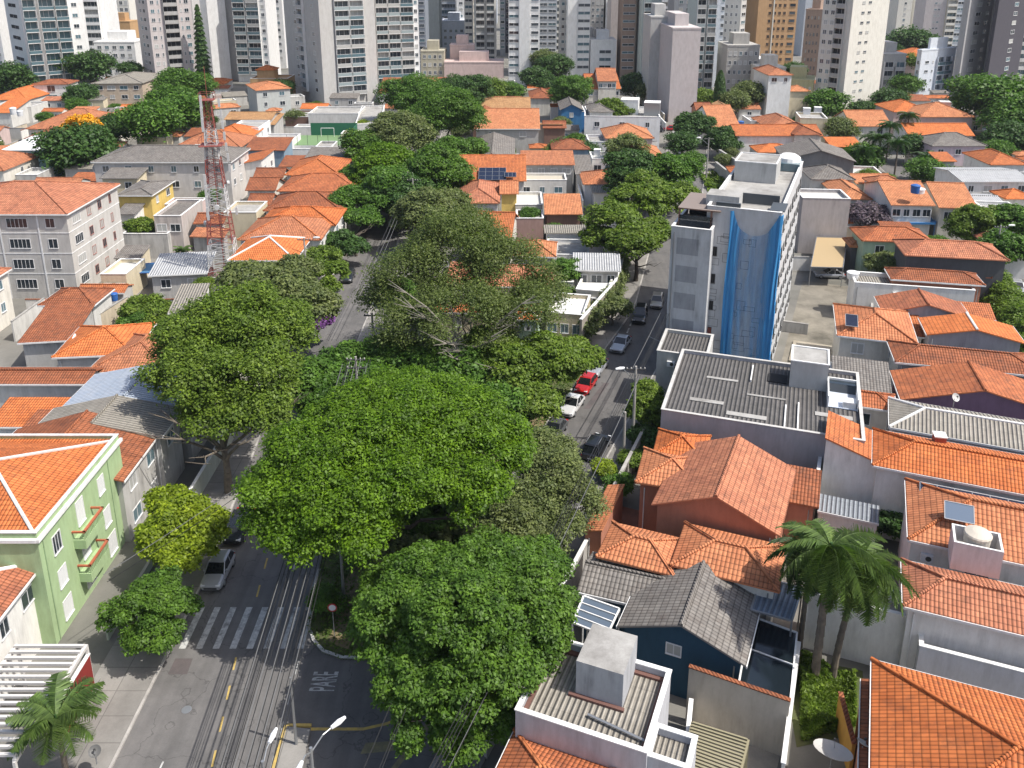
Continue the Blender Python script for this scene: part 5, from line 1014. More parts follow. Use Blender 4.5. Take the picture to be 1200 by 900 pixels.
ptree('silvery olive tree leaning over the side street pavement', (655, 640), [(650, 560, 6.2, 2.6, 2.0), (625, 590, 5.4, 2.2, 1.8), (672, 590, 5.2, 2.0, 1.6), (640, 530, 6.0, 2.2, 1.6), (605, 620, 4.8, 2.3, 1.6), (650, 625, 4.4, 1.8, 1.5)], 'olive', 7, 60000, .14, .6, PALEBARK, soft=1.5, dens=.8, trunk_r=.2, h=3.5, cr=3.2, ch=6)
ptree('tall airy grey-green tree with pale bare branches showing', (545, 470), [(535, 300, 13, 6.0, 4.2), (480, 328, 11, 4.4, 3.2), (592, 318, 11.5, 4.8, 3.2), (540, 372, 9, 6.0, 3.6), (612, 368, 9, 3.6, 2.6), (478, 388, 8, 3.2, 2.2), (545, 270, 14.5, 3.4, 2.2), (635, 345, 9.5, 2.6, 1.8), (450, 345, 9, 2.2, 1.5)], 'airy', 11, 115000, .16, 1.15, PALEBARK, dens=.55, trunk_r=.42, h=5, cr=8.5, nb=16, ch=16, twigs=5, soft=3.2)
ptree('bushy green tree along the side street beside the red car', (640, 480), [(640, 425, 5.5, 3.6, 2.6), (600, 440, 5.2, 3.6, 2.5), (670, 425, 5.0, 2.6, 2.2), (615, 475, 4.0, 2.8, 2.0), (575, 415, 5.4, 3.4, 2.4)], 'lime', 13, 70000, .22, .8, BARK, trunk_r=.25, h=3, cr=4.5, ch=6)
ptree('dark leafy understorey tree between the airy tree and the umbrella tree', (500, 455), [(500, 430, 4.6, 3.6, 2.2), (455, 420, 4.4, 3.4, 2.0), (545, 440, 4.6, 3.4, 2.2), (590, 475, 4.2, 3.0, 2.0)], 'mid', 15, 46000, .24, .8, BARK, trunk_r=.22, h=2.6, cr=4, ch=5)
ptree('dark green tree in the avenue side of the square below the road bend', (400, 475), [(405, 432, 4.6, 2.8, 2.0), (372, 448, 4.6, 2.8, 2.0), (425, 450, 4.4, 2.8, 2.0), (385, 465, 4.0, 3.0, 1.8)], 'mid', 16, 34000, .24, .8, DARKBARK, trunk_r=.22, h=2.8, cr=4, ch=5)
ptree('tall leafy tree with forked trunk on the left pavement of the avenue', (278, 600), [(280, 380, 12.5, 4.6, 3.0), (240, 400, 11.5, 4.2, 3.0), (318, 395, 11.5, 3.6, 2.8), (225, 440, 10, 3.6, 2.6), (285, 440, 10, 4.4, 2.8), (260, 480, 8, 3.0, 2.0), (305, 485, 7.6, 2.6, 2.0)], 'lime', 17, 160000, .18, .95, BARK, soft=1.5, dens=.95, trunk_r=.32, h=5.5, cr=7, nb=9, ch=12, base_pos=(-25.6, 68.5))
ptree('olive-toned tree behind the forked-trunk tree', (325, 400), [(325, 345, 8, 4.4, 2.8), (295, 335, 8, 3.6, 2.4), (355, 360, 7, 3.6, 2.4), (340, 325, 8.5, 3.2, 2.0)], 'olive', 19, 40000, .26, .95, BARK, trunk_r=.3, h=3.8, cr=5, ch=8)
ptree('yellow-green rounded street tree in front of the pale green building', (228, 690), [(215, 612, 4.4, 2.1, 1.6), (190, 630, 4.0, 1.6, 1.3), (238, 618, 4.0, 1.7, 1.4), (205, 650, 3.2, 1.6, 1.1), (232, 648, 3.2, 1.4, 1.1), (200, 592, 4.4, 1.5, 1.2)], 'yellow', 23, 42000, .17, .5, BARK, trunk_r=.14, h=2.6, cr=1.8, ch=4.2, base_pos=(-25.2, 58.6))
ptree('small fine-leaved street tree next to the crosswalk', (190, 770), [(175, 715, 3.6, 1.9, 1.4), (150, 722, 3.2, 1.5, 1.1), (200, 712, 3.2, 1.5, 1.2), (180, 742, 2.6, 1.6, 1.0), (185, 692, 3.4, 1.3, 1.0)], 'fresh', 27, 34000, .13, .5, BARK, dens=.8, trunk_r=.1, h=1.9, cr=1.7, ch=3.5, base_pos=(-25.3, 50.2))
ptree('bright sunlit street tree left of the tall block with the blue net', (745, 330), [(745, 240, 9, 4.2, 2.8), (715, 262, 8, 3.8, 2.6), (775, 238, 8.5, 3.6, 2.4), (795, 228, 8, 2.6, 1.8), (740, 285, 6.5, 3.6, 2.2), (705, 285, 5.5, 2.6, 1.8), (765, 275, 6.5, 3.0, 2.0), (755, 215, 9, 3.0, 1.8)], 'lime', 29, 70000, .28, .95, DARKBARK, trunk_r=.3, h=4, cr=5, ch=8)
ptree('bright layered tree standing over the avenue pavement, row house side', (418, 300), [(415, 232, 6.5, 3.4, 1.8), (395, 240, 6, 2.8, 1.4), (440, 238, 6, 2.8, 1.5), (415, 208, 7.2, 2.6, 1.6), (425, 258, 4.6, 3.0, 1.3)], 'mid', 31, 34000, .27, .8, BARK, trunk_r=.2, h=3.4, cr=3.6, ch=6.5)
ptree('round dark glossy tree by the parked black car up the avenue', (405, 300), [(400, 287, 3.4, 2.6, 1.9), (412, 292, 3.0, 2.2, 1.6), (388, 288, 3.2, 2.0, 1.6)], 'dark', 33, 22000, .24, .6, BARK, trunk_r=.15, h=2, cr=2, ch=3.5)
ptree('light green feathery tree at the row house corner', (385, 340), [(378, 305, 4.2, 2.4, 1.8), (370, 318, 3.6, 1.9, 1.4), (392, 320, 3.2, 1.8, 1.5), (386, 338, 2.2, 1.1, 1.4)], 'lime', 35, 22000, .22, .55, BARK, trunk_r=.12, h=2, cr=2, ch=4)
ptree('flowering tree with purple blossoms by the avenue', (372, 400), [(372, 368, 3.2, 1.0, .9), (378, 378, 3.0, 1.1, .9), (368, 358, 3.6, .8, .7)], 'purple', 37, 6000, .2, .4, BARK, dens=.7, trunk_r=.1, h=1.8, cr=1.5, ch=3.4)
ptree('clipped yellow-green garden tree beside the grey flat-roofed house', (768, 520), [(760, 462, 4.2, 1.5, .9), (760, 478, 3.4, 1.6, .9), (768, 492, 2.4, 1.3, .8), (752, 485, 2.8, 1.2, .7)], 'lime', 39, 20000, .16, .5, BARK, trunk_r=.1, h=2, cr=1.3, ch=4)
ptree('silver-green shrub tree low on the square next to the glossy tree', (600, 660), [(575, 640, 3.6, 2.2, 1.6), (545, 635, 3.4, 2.2, 1.5), (600, 655, 3.2, 1.8, 1.4), (480, 660, 3.4, 2.0, 1.5), (450, 690, 3.4, 1.6, 1.3)], 'olive', 41, 34000, .2, .6, DARKBARK, dens=.9, trunk_r=.14, h=2, cr=2.4, ch=4)
ptree('dark shade tree inside the square behind the umbrella tree', (520, 600), [(520, 600, 3.6, 3.4, 2.2), (560, 620, 3.2, 2.8, 1.8), (490, 620, 2.6, 2.4, 1.6)], 'mid', 43, 30000, .24, .7, DARKBARK, trunk_r=.18, h=2.2, cr=2.6, ch=4)
# row up the avenue
for i, (lb, x, y, hc, r, k, n) in enumerate((
    ('bright feathery tree in the avenue row, lowest layer', 448, 200, 8, 6.2, 'bright', 36000), ('dark tall tree in the avenue row beside the solar-panel house', 510, 205, 8, 6.5, 'fresh', 36000), ('shadowy lower tree in the avenue row near the leaning pole', 470, 232, 6, 5.2, 'dark', 26000),
    ('grey-green flat-topped tree in the avenue row by the sports court', 468, 163, 9, 7.0, 'olive', 34000), ('largest rich green domed tree in the avenue row', 520, 140, 11, 9.0, 'fresh', 44000), ('second domed tree of the avenue row, upper left', 488, 118, 10, 8.5, 'mid', 34000),
    ('dark tree crown just above the domed trees of the avenue', 545, 112, 9, 7.5, 'dark', 24000), ('green tree of the avenue row filling the gap behind the pale poles', 455, 222, 7, 5.0, 'mid', 24000), ('shaded tree of the avenue row right behind the airy tree', 500, 250, 7, 5.0, 'olive', 24000), ('leafy tree of the avenue row above the layered tree', 440, 178, 7, 5.6, 'fresh', 24000), ('low shaded tree on the right side of the avenue row', 535, 185, 6, 6.0, 'mid', 26000), ('lean grey-leaved tree over the pavement by the hip-roofed house', 528, 245, 5, 4.2, 'olive', 20000))):
    tree(lb, x, y, hc, r * 1.08, k, rz=r * .85, seed=60 + i, n=int(n * 1.8), leaf=.3, fill=1.9, group='row of trees along the avenue')
tree('dusky tree at the bend of the side street with bare twigs', 735, 175, 7, 5.5, 'olive', seed=71, n=6000, leaf=.3, dens=.4, twigs=4, bark=PALEBARK)
for i, (lb, x, y, hc, r, k) in enumerate((('dark green tree pair over the side street, left one', 742, 205, 7.5, 5.6, 'dark'), ('dark green tree pair over the side street, right one', 785, 205, 7.5, 5.4, 'mid'), ('bright upright tree beside the blank white building', 722, 132, 8, 4.6, 'lime'),
    ('dark hedge-like tree right of the side street bend', 812, 150, 5, 5.0, 'dark'), ('tree in front of the long white-walled house', 845, 165, 4.5, 4.2, 'dark'), ('round green tree above the cream apartment house', 668, 108, 8.5, 6.6, 'mid'))):
    tree(lb, x, y, hc, r, k, rz=r * .85, seed=80 + i, n=36000, leaf=.3, fill=1.8)
# cypress and pine: narrow crowns
def spire(label, x, y, H, r, kind, seed, n, tiers=0, name='cypress_tree'):
    p = G(x, y, 0); root = empty(name, (p.x, p.y, 0), 0, label, 'tree'); m = MB(); m.bar((0, 0, -.2), (0, 0, H * .97), r * .16, BARK, 6, .03); m.build('trunk', root); rs = np.random.RandomState(seed)
    t = rs.rand(n) ** .8; z = H * (.06 + .94 * t); prof = np.sin(np.pi * np.clip(.12 + .88 * t, 0, 1)) ** .5 if not tiers else (1.04 - t) ** .6 * (.45 + .55 * (1 - ((t * tiers) % 1)) ** .7)
    a = rs.rand(n) * 6.283; rr = r * prof * rs.uniform(.45, 1.05, n); C = np.stack([rr * np.cos(a), rr * np.sin(a), z], 1); N = np.stack([np.cos(a), np.sin(a), rs.uniform(.2, 1.4, n)], 1) + rs.normal(size=(n, 3)) * .35; N /= np.linalg.norm(N, axis=1, keepdims=True)
    link('crown', quads_mesh('crown', C, N, np.full(n, .45) * rs.uniform(.6, 1.3, n), LEAF[kind], rs), root); return root
spire('dark slender cypress standing like a candle right of the pinkish tower', 841, 139, 14.5, 1.7, 'dark', 1, 9000)
spire('tall tiered pine rising in front of the pale slab tower', 241, 108, 31, 3.6, 'dark', 2, 12000, 17, 'pine_tree')
# far and middle trees: one line each
for lb, x, y, hc, r, k in (
    ('dark tree mass at the upper left edge', 12, 92, 7, 8, 'dark'), ('dark tree behind the white cubic house', 34, 88, 7, 6, 'dark'), ('big tree in front of the blue glass tower, left part', 75, 72, 11, 8.5, 'mid'), ('big tree in front of the blue glass tower, right part', 108, 78, 10, 8, 'dark'),
    ('light green tree at the foot of the blue glass tower', 62, 82, 8, 4.5, 'lime'), ('narrow tree between white cubic house and beige house', 95, 112, 5, 5.4, 'dark'), ('palm-like bright tree low beside the white cubic house', 90, 124, 3, 3.6, 'mid'), ('small dark tree left of the grey loggia tower', 153, 82, 8, 4.6, 'dark'),
    ('green tree at the foot of the tall pine, left', 205, 98, 8, 7, 'mid'), ('green tree at the foot of the tall pine, right', 232, 100, 7, 6, 'mid'), ('large tree above the pale three-storey house, left part', 178, 142, 8, 7.4, 'mid'), ('large tree above the pale three-storey house, right part', 215, 132, 8, 7.2, 'mid'),
    ('large tree above the pale three-storey house, top part', 198, 118, 8, 6.4, 'mid'), ('dark tree between the orange roofs and the pale house', 135, 150, 5, 5.4, 'dark'), ('wide dark tree left of the pale three-storey house', 92, 178, 6, 8.5, 'dark'), ('tree with golden flowers, green lower part', 105, 162, 6, 5, 'dark'),
    ('dark hedge tree beside the big grey tower', 330, 104, 5, 4.6, 'dark'), ('small yard tree by the red lean-to roof', 312, 184, 2.5, 3.2, 'mid'), ('yellowish palm-like shrub tree beside the sports court', 425, 148, 3.5, 2.6, 'yellow'), ('low green tree beside the podium building', 345, 137, 3, 3, 'olive'),
    ('dark tree left of the cream apartment house', 628, 92, 6, 6, 'dark'), ('deep blue-green tree between the white towers', 652, 78, 9, 6.5, 'dark'), ('dusty tree between the white towers', 638, 70, 10, 5.5, 'olive'), ('low trees at the foot of the white towers', 640, 100, 4, 5, 'dark'),
    ('wide dark tree behind the blank white building', 745, 100, 6, 6, 'dark'), ('second dark tree behind the blank white building', 762, 108, 5, 4.6, 'olive'), ('pale green bushes below the pinkish tower', 824, 118, 4, 5.4, 'lime'), ('big grey-green tree right of the cypress', 878, 110, 7, 5.6, 'olive'), ('smaller grey-green tree right of the cypress', 862, 118, 6, 4.4, 'olive'),
    ('dark tree between tan tower and brown block', 930, 84, 8, 5, 'dark'), ('round dark tree in front of the pale corner tower, left', 968, 122, 5.5, 6.2, 'mid'), ('round dark tree in front of the pale corner tower, right', 1012, 130, 4, 4.4, 'dark'), ('round olive tree beside the palms', 985, 152, 4.5, 4.6, 'olive'), ('low round bush on the orange roofs left of the dark gable', 908, 150, 4.2, 3.4, 'dark'),
    ('very dark tree between the balcony block and pinkish building', 1042, 118, 5, 5.6, 'dark'), ('green tree strip left of the pale blue block', 1062, 100, 6, 5.4, 'mid'), ('far tree above the balcony block', 1045, 62, 7, 6, 'dark'), ('blue-green tree grove on the far slope', 1066, 52, 10, 11, 'dark'), ('light tree patch left of the pale blue block, upper', 1066, 72, 6, 5, 'lime'),
    ('broad layered tree at the upper right, left part', 1148, 112, 10, 8.5, 'mid'), ('broad layered tree at the upper right, middle part', 1178, 118, 10, 9.5, 'mid'), ('broad layered tree at the upper right, lower part', 1190, 140, 7, 8.5, 'mid'), ('dark tree in the shade under the broad layered tree', 1185, 165, 4, 7, 'dark'), ('low garden tree right of the pale pink house', 1170, 178, 3, 4, 'mid'),
    ('dark green tree beside the palm grove, right side', 1070, 172, 4, 4.4, 'dark'), ('dark green tree beside the palm grove, left side', 1012, 184, 3.6, 4.6, 'mid'), ('long tree hedge behind the blue rooftop tank, left part', 1085, 200, 3.6, 4.0, 'mid'), ('long tree hedge behind the blue rooftop tank, right part', 1118, 214, 3.6, 4.4, 'mid'),
    ('far tree between the distant office slab and tan rooftop house', 152, 26, 12, 6, 'dark'), ('roof garden tree patch at the top left corner', 12, 20, 14, 5, 'lime'), ('street tree beyond the dull red roof at the middle', 598, 108, 4, 5, 'mid'), ('street tree row behind the sandy-tiled house', 575, 106, 5, 6, 'lime'), ('yard tree below the orange strip roof', 662, 178, 3, 4.6, 'mid'), ('yard tree at the dark courtyard house', 685, 180, 3, 4, 'dark'),
    ('street corner tree by the cypress road', 800, 168, 5, 4, 'dark'), ('garden tree on the slope above the grey ramp walls', 812, 188, 2.5, 3, 'mid'), ('small tree on the clothes yard terrace', 620, 252, 4, 2, 'mid')):
    ftree(lb, x, y, hc, r, k)
tree('golden-flowering tree left of the pale three-storey house', 96, 147, 7.2, 4.4, 'gold', seed=90, n=9000, leaf=.42, dens=.8)
tree('round yellow-tinged tree before the cream gabled house', 1142, 265, 5.0, 4.0, 'lime', rz=3.4, seed=91, n=30000, leaf=.24)
tree('sparse green street tree at the right edge, upper', 1190, 262, 6, 4.6, 'mid', seed=92, n=20000, leaf=.28, dens=.8); tree('sparse green street tree at the right edge, lower', 1180, 290, 5, 4.0, 'mid', seed=93, n=20000, leaf=.28, dens=.8)
tree('dusty violet flowering tree in front of the blue-canopy house', 1018, 252, 4, 4.0, 'grey', seed=94, n=22000, leaf=.24, rz=2.2)
tree('dark yard tree between small orange roof and corrugated strip', 1038, 311, 3.0, 3.0, 'olive', seed=95, n=18000, leaf=.2)
tree('shrubby tree filling the yard behind the mast-foot shed', 170, 365, 2.6, 3.4, 'lime', rz=2.0, seed=96, n=22000, leaf=.22); tree('round clipped shrub by the yellow house', 165, 265, 4.6, 2.4, 'lime', rz=1.2, seed=97, n=12000, leaf=.2, name='shrub', cat='shrub')
tree('leafy shrub at the end of the little gatehouse yard', 157, 385, 1.6, 2.4, 'mid', rz=1.5, seed=98, n=12000, leaf=.2, name='shrub', cat='shrub')
tree('shrubby tree beside the white porch of the street wall', 660, 318, 4.5, 2.8, 'mid', seed=99, n=14000, leaf=.22); tree('low garden tree behind the street wall terrace', 655, 342, 2.4, 2.4, 'mid', seed=100, n=10000, leaf=.2); tree('leafy creeper tree over the street wall', 718, 362, 2.4, 2.4, 'olive', seed=101, n=12000, leaf=.2)
tree('dark broad-leaved bush in the courtyard of the single-slope house', 1042, 610, 1.6, 1.7, 'dark', seed=102, n=9000, leaf=.24, name='bush', cat='bush'); tree('yellow-green climbing bush above the palms', 943, 572, 3.2, 1.0, 'yellow', seed=103, n=5000, leaf=.16, name='bush', cat='bush')
tree('small flower bush in the narrow court right of the single-slope house', 1014, 525, 3.0, .8, 'mid', seed=104, n=4000, leaf=.14, name='bush', cat='bush')
tree('bright yellow bush beside the black SUV', 709, 552, 1.1, 1.1, 'yellow', rz=.9, seed=105, n=7000, leaf=.13, name='bush', cat='bush'); tree('green clipped bush in the terracotta house garden', 725, 570, 1.6, 1.2, 'mid', rz=1.1, seed=106, n=7000, leaf=.13, name='bush', cat='bush'); tree('small lime bush on the garden wall of the terracotta house', 742, 538, 1.6, 1.2, 'lime', rz=.7, seed=107, n=6000, leaf=.13, name='bush', cat='bush')
tree('dark bush in the shaded garden below the yellow-green garden tree', 760, 515, 1.4, 2.0, 'dark', rz=1.2, seed=108, n=9000, leaf=.17, name='bush', cat='bush')
tree('round bush beside the low kerb at the square tip', 381, 705, .9, 1.1, 'mid', rz=.9, seed=109, n=6000, leaf=.12, name='bush', cat='bush')
hedge('leafy hedge along the east street in front of the orange-roofed rows', [(69.5, 119, 0), (64.5, 103, 0), (60.8, 91, 0)], 3.2, 3.2, 'lime', 30000, .22)
hedge('hanging ivy hedge along the shaded street wall', [(rl(100) - 2.6, 100, 0), (rl(112) - 2.6, 112, 0), (rl(124) - 2.8, 124, 0)], 3.4, 1.6, 'olive', 16000, .2)
# palms
palm('stout palm of the pair in the bottom right garden, tall left one', (953, 806, 0), 10.6, 3.7, 42, PALM, 1.05, .75, .24, 1, el=(-.7, 1.1))
palm('slimmer palm of the pair in the bottom right garden, right one', (975, 800, 0), 9.2, 3.6, 40, PALM, 1.1, .75, .19, 2, lean=(.8, .3), el=(-.7, 1.0))
palm('dark bushy palm crown behind the garden palm pair', (935, 775, 0), 8.6, 3.0, 30, PALMD, 1.1, .7, .16, 3, el=(-.6, 1.0))
palm('broad-fronded young palm on the pavement at the bottom left', None, 3.8, 3.3, 20, PALM, .6, .72, .15, 4, pos=Vector((-26.3, 39.9, 0)), el=(.0, 1.15))
for i, (x, y, hc, lb) in enumerate(((1028, 200, 7.5, 'tallest palm of the grove right of the dark gables'), (1048, 205, 7.0, 'palm at the right of the grove near the dark gables'), (1010, 205, 5.5, 'low palm at the left of the grove'), (1060, 176, 8.5, 'palm standing over the low white-walled house'), (1038, 190, 8.5, 'palm in the middle of the grove'), (1083, 212, 5, 'palm beside the sheet-roofed white house'), (1020, 192, 6, 'bushy palm behind the tallest palm of the grove'))):
    palm(lb, (x, y, 0), hc, 3.6, 20, PALMD, .9, .8, .18, 10 + i, group='palm grove')
palm('small palm on the shed yard beside the mast', (216, 318, 0), 3.2, 1.8, 14, PALM, .7, .4, .1, 30); palm('low dark palm right beside the mast foot', (234, 322, 0), 2.6, 1.8, 14, PALMD, .8, .4, .1, 31)
palm('arching palm over the low wall at the right edge street', (1185, 470, 0), 3.0, 2.4, 14, PALM, .9, .5, .12, 32); palm('dark palm crown at the right edge above the orange roofs', (1196, 500, 0), 3.6, 2.4, 16, PALMD, .9, .5, .12, 33)
# undergrowth as uncountable cover
def scatter(name, label, pts, n, size, mat, seed, z=0.0, hgt=.5):
    rs = np.random.RandomState(seed); P = np.array([(p[0], p[1]) for p in pts]); lo, hi = P.min(0), P.max(0); out = []
    def inside(x, y):
        c = np.zeros(len(x), bool); j = len(P) - 1
        for i in range(len(P)):
            a = (P[i, 1] > y) != (P[j, 1] > y); c ^= a & (x < (P[j, 0] - P[i, 0]) * (y - P[i, 1]) / (P[j, 1] - P[i, 1] + 1e-12) + P[i, 0]); j = i
        return c
    q = rs.uniform(lo, hi, (n * 3, 2)); q = q[inside(q[:, 0], q[:, 1])][:n]; nn = np.sin(q[:, 0] * 1.7 + np.sin(q[:, 1] * 1.3)) + np.sin(q[:, 1] * 1.1); h = hgt * np.clip(.35 + .35 * nn, .05, 1)
    C = np.concatenate([q, (z + h * rs.rand(len(q)))[:, None]], 1); N = rs.normal(size=C.shape) * .6 + np.array([0, 0, .8]); N /= np.linalg.norm(N, axis=1, keepdims=True)
    o = link(name, quads_mesh(name, C, N, size * rs.uniform(.5, 1.4, len(C)), mat, rs)); return tag(o, label, 'ground cover', None, 'stuff')
scatter('grass', 'patchy grass and weeds under the trees of the square', park, 26000, .16, LEAF['grass'], 1, .15, .22)
scatter('undergrowth', 'shady undergrowth beneath the big trees of the square', [(-13, 58), (-6, 60), (rl(76) - 5, 76), (rl(90) - 3, 90), (-6, 96), (-17, 96), (-15, 74)], 26000, .26, LEAF['dark'], 2, .15, 1.3)
gp = [G(938, 780), G(1000, 800), G(1003, 850), G(940, 868)]
gp = [(p.x, p.y) for p in gp]; sheet('garden_ground', [(gp[0][0] - 1, gp[0][1] + 1), (gp[1][0] + 1, gp[1][1] + 1), (gp[2][0] + .5, gp[2][1] - .5), (gp[3][0] - .5, gp[3][1] - .5)], .02, TURF)
scatter('undergrowth', 'lush weeds and creepers round the foot of the garden palms', gp, 26000, .2, LEAF['lime'], 3, .05, 1.6)
scatter('grass', 'weeds in the shaded garden beside the side street', [(rl(72) + 11, 72), (rl(84) + 11, 84), (rl(84) + 15, 83), (rl(72) + 15, 71)], 5000, .2, LEAF['grass'], 4, .02, .5)
scatter('undergrowth', 'overgrown green slope between ramp walls and white house', [(40, 168), (46, 168), (48, 190), (42, 190)], 5000, .4, LEAF['lime'], 5, .05, 1.4)

# ================================================================ vehicles
CARP = {}
def car_paint(name, c, metal=.3):
    m = cached(('m', 'car_paint_' + name), lambda: None)
    def f():
        m, nt, b = newmat('car_paint_' + name); b.inputs['Base Color'].default_value = (*c, 1); b.inputs['Metallic'].default_value = metal; b.inputs['Roughness'].default_value = .32; b.inputs['Coat Weight'].default_value = .8; b.inputs['Coat Roughness'].default_value = .06; return m
    return cached(('paint', name), f)
def loft(m, secs, mat, cap=True):
    """secs: closed rings with equal counts"""
    for A, Bq in zip(secs[:-1], secs[1:]):
        n = len(A)
        for i in range(n): j = (i + 1) % n; m.poly([A[i], A[j], Bq[j], Bq[i]], mat, smooth=True)
    if cap: m.poly(secs[0][::-1], mat); m.poly(secs[-1], mat)
def ring(y, w, z0, z1, k=.16):
    h = z1 - z0; w2 = w / 2; return [(-w2 + k, y, z0), (w2 - k, y, z0), (w2, y, z0 + h * .3), (w2, y, z0 + h * .62), (w2 - k * .55, y, z1 - h * .08), (w2 - k * 1.6, y, z1), (-w2 + k * 1.6, y, z1), (-w2 + k * .55, y, z1 - h * .08), (-w2, y, z0 + h * .62), (-w2, y, z0 + h * .3)]
def car_proto(kind, paint):
    """local -y is the front"""
    root = bpy.data.objects.new('parked_car', None); COL.objects.link(root)
    P = dict(sedan=dict(L=4.4, W=1.74, zb=.86, zt=1.42, cab=(-.75, .1, 1.0, 1.72), hood=.80), hatch=dict(L=3.9, W=1.70, zb=.90, zt=1.48, cab=(-.85, -.1, 1.35, 1.85), hood=.84), suv=dict(L=4.6, W=1.86, zb=1.0, zt=1.68, cab=(-.95, -.2, 1.75, 2.15), hood=.96), pickup=dict(L=5.0, W=1.86, zb=1.0, zt=1.7, cab=(-.9, -.2, .75, 1.0), hood=.98))[kind]
    L, W, zb, zt = P['L'], P['W'], P['zb'], P['zt']; y0, y1, y2, y3 = P['cab']; hl = L / 2; hd = P['hood']
    m = MB(); S = [ring(-hl, W * .78, .32, .62, .1), ring(-hl + .12, W * .93, .22, .70), ring(-hl + .5, W, .2, hd - .04), ring(y0, W, .2, zb - .02), ring(y1 + .3, W, .2, zb), ring(y2, W, .2, zb + .02), ring(hl - .45, W * .99, .2, zb if kind != 'pickup' else zb - .02), ring(hl - .1, W * .94, .24, zb - .06), ring(hl, W * .84, .34, zb - .16, .1)]
    loft(m, S, paint); m.build('body', root)
    w1 = W - .16; w2 = W - .46; g = MB(); gl = plain('car_glass', (.012, .015, .018), .05, 0, .9)
    A = [(-w1/2, y0, zb - .05), (w1/2, y0, zb - .05), (w1/2, y3, zb - .05), (-w1/2, y3, zb - .05)]; T = [(-w2/2, y1, zt - .04), (w2/2, y1, zt - .04), (w2/2, y2, zt - .04), (-w2/2, y2, zt - .04)]
    for i in range(4): j = (i + 1) % 4; g.poly([A[i], A[j], T[j], T[i]], gl)
    g.build('cabin_glass', root)
    r = MB(); o = .03; ym = (y1 + y2) / 2; r1 = [(-w2/2 - o, y1 - .06, zt - .06), (w2/2 + o, y1 - .06, zt - .06), (w2/2 + o, y2 + .08, zt - .06), (-w2/2 - o, y2 + .08, zt - .06)]; r2 = [(-w2/2 + .14, y1 + .14, zt + .02), (w2/2 - .14, y1 + .14, zt + .02), (w2/2 - .14, y2 - .1, zt + .02), (-w2/2 + .14, y2 - .1, zt + .02)]
    for i in range(4): j = (i + 1) % 4; r.poly([r1[i], r1[j], r2[j], r2[i]], paint, smooth=True)
    r.poly(r2, paint)
    for a, b in zip(A, T): r.bar(a, b, .05, paint, 4)
    for s in (-1, 1): yb = (y1 + y2) / 2 + .05; r.bar((s * w1/2, yb, zb - .04), (s * w2/2, yb, zt - .05), .04, paint, 4)
    r.build('car_roof', root)
    for sx in (-1, 1):
        for yy in (-hl + .82, hl - .78):
            t = MB(); c = (sx * (W / 2 - .1), yy, .31); t.bar((c[0] - .1, yy, .31), (c[0] + .1, yy, .31), .31, BLACK, 16); wo = t.build('wheel', root); q = MB(); q.bar((c[0] + sx * .1, yy, .31), (c[0] + sx * .115, yy, .31), .19, METAL, 12); q.build('rim', wo)
        q = MB(); q.box(sx * W * .34 - .17, sx * W * .34 + .17, -hl + .02, -hl + .3, .56, .69, plain('lamp_lens', (.75, .76, .78), .15)); q.build('headlight', root)
        q = MB(); q.box(sx * W * .37 - .12, sx * W * .37 + .12, hl - .2, hl - .005, .62, .8, plain('tail_lens', (.40, .015, .012), .2)); q.build('tail_light', root)
        q = MB(); q.box(sx * (W/2 + .02) - .09, sx * (W/2 + .02) + .09, y0 + .32, y0 + .46, zb - .02, zb + .13, paint); q.build('wing_mirror', root)
    q = MB(); q.box(-.5, .5, -hl - .004, -hl + .05, .36, .5, BLACK); q.build('grille', root); q = MB(); q.box(-.2, .2, hl - .03, hl + .006, .42, .54, plain('number_plate', (.6, .6, .6), .5)); q.build('number_plate', root)
    if kind == 'suv':
        for s in (-1, 1): q = MB(); q.bar((s * .6, y1 + .2, zt + .07), (s * .6, y2 - .2, zt + .07), .03, METAL, 5); q.build('roof_rail', root)
    if kind == 'pickup': q = MB(); q.box(-.74, .74, 1.05, hl - .15, zb - .01, zb + .02, DARK); q.build('cargo_bed', root)
    return root
PROTO = {}
def car(label, kind, col, head, px=None, pos=None, group='parked cars'):
    key = (kind, col); C_ = dict(silver=(.42, .43, .45), white=(.75, .75, .75), red=(.55, .015, .012), black=(.012, .012, .014), grey=(.10, .105, .11), blue=(.02, .05, .12), dark=(.03, .035, .04), beige=(.4, .36, .3))
    if key in PROTO: o = copy_tree(PROTO[key])
    else: o = PROTO[key] = car_proto(kind, car_paint(col, C_[col]))
    p = pos or G(px[0], px[1], .7); o.location = (p[0], p[1], .02); o.rotation_euler = (0, 0, -R(head)); tag(o, label, 'car', group); return o
car('silver hatchback parked just above the crosswalk', 'hatch', 'silver', 0, pos=(-22.9, 57.3)); car('dark car parked behind the silver hatchback, half in tree shade', 'sedan', 'dark', 0, pos=(-23.0, 63.0))
car('black car seen past trees on the upper avenue', 'hatch', 'black', 180, pos=(-26.2, 138)); car('dark car in shade by the layered tree pavement', 'hatch', 'dark', 0, px=(408, 323))
car('dark grey sedan parked first in the row under the roadside tree', 'sedan', 'grey', 23, pos=(rl(78.6) + 1.2, 78.6)); car('white sedan parked between the dark grey and the red car', 'sedan', 'white', 23, pos=(rl(83.9) + 1.2, 83.9))
car('red hatchback in the parked row on the side street', 'hatch', 'red', 23, pos=(rl(88.6) + 1.15, 88.6)); car('silver car just beyond the red hatchback, partly under leaves', 'sedan', 'silver', 23, pos=(rl(93.0) + 1.0, 93.0)); car('silver sedan alone in the shaded part of the side street', 'sedan', 'silver', 23, pos=(rl(99.5) + 1.9, 99.5))
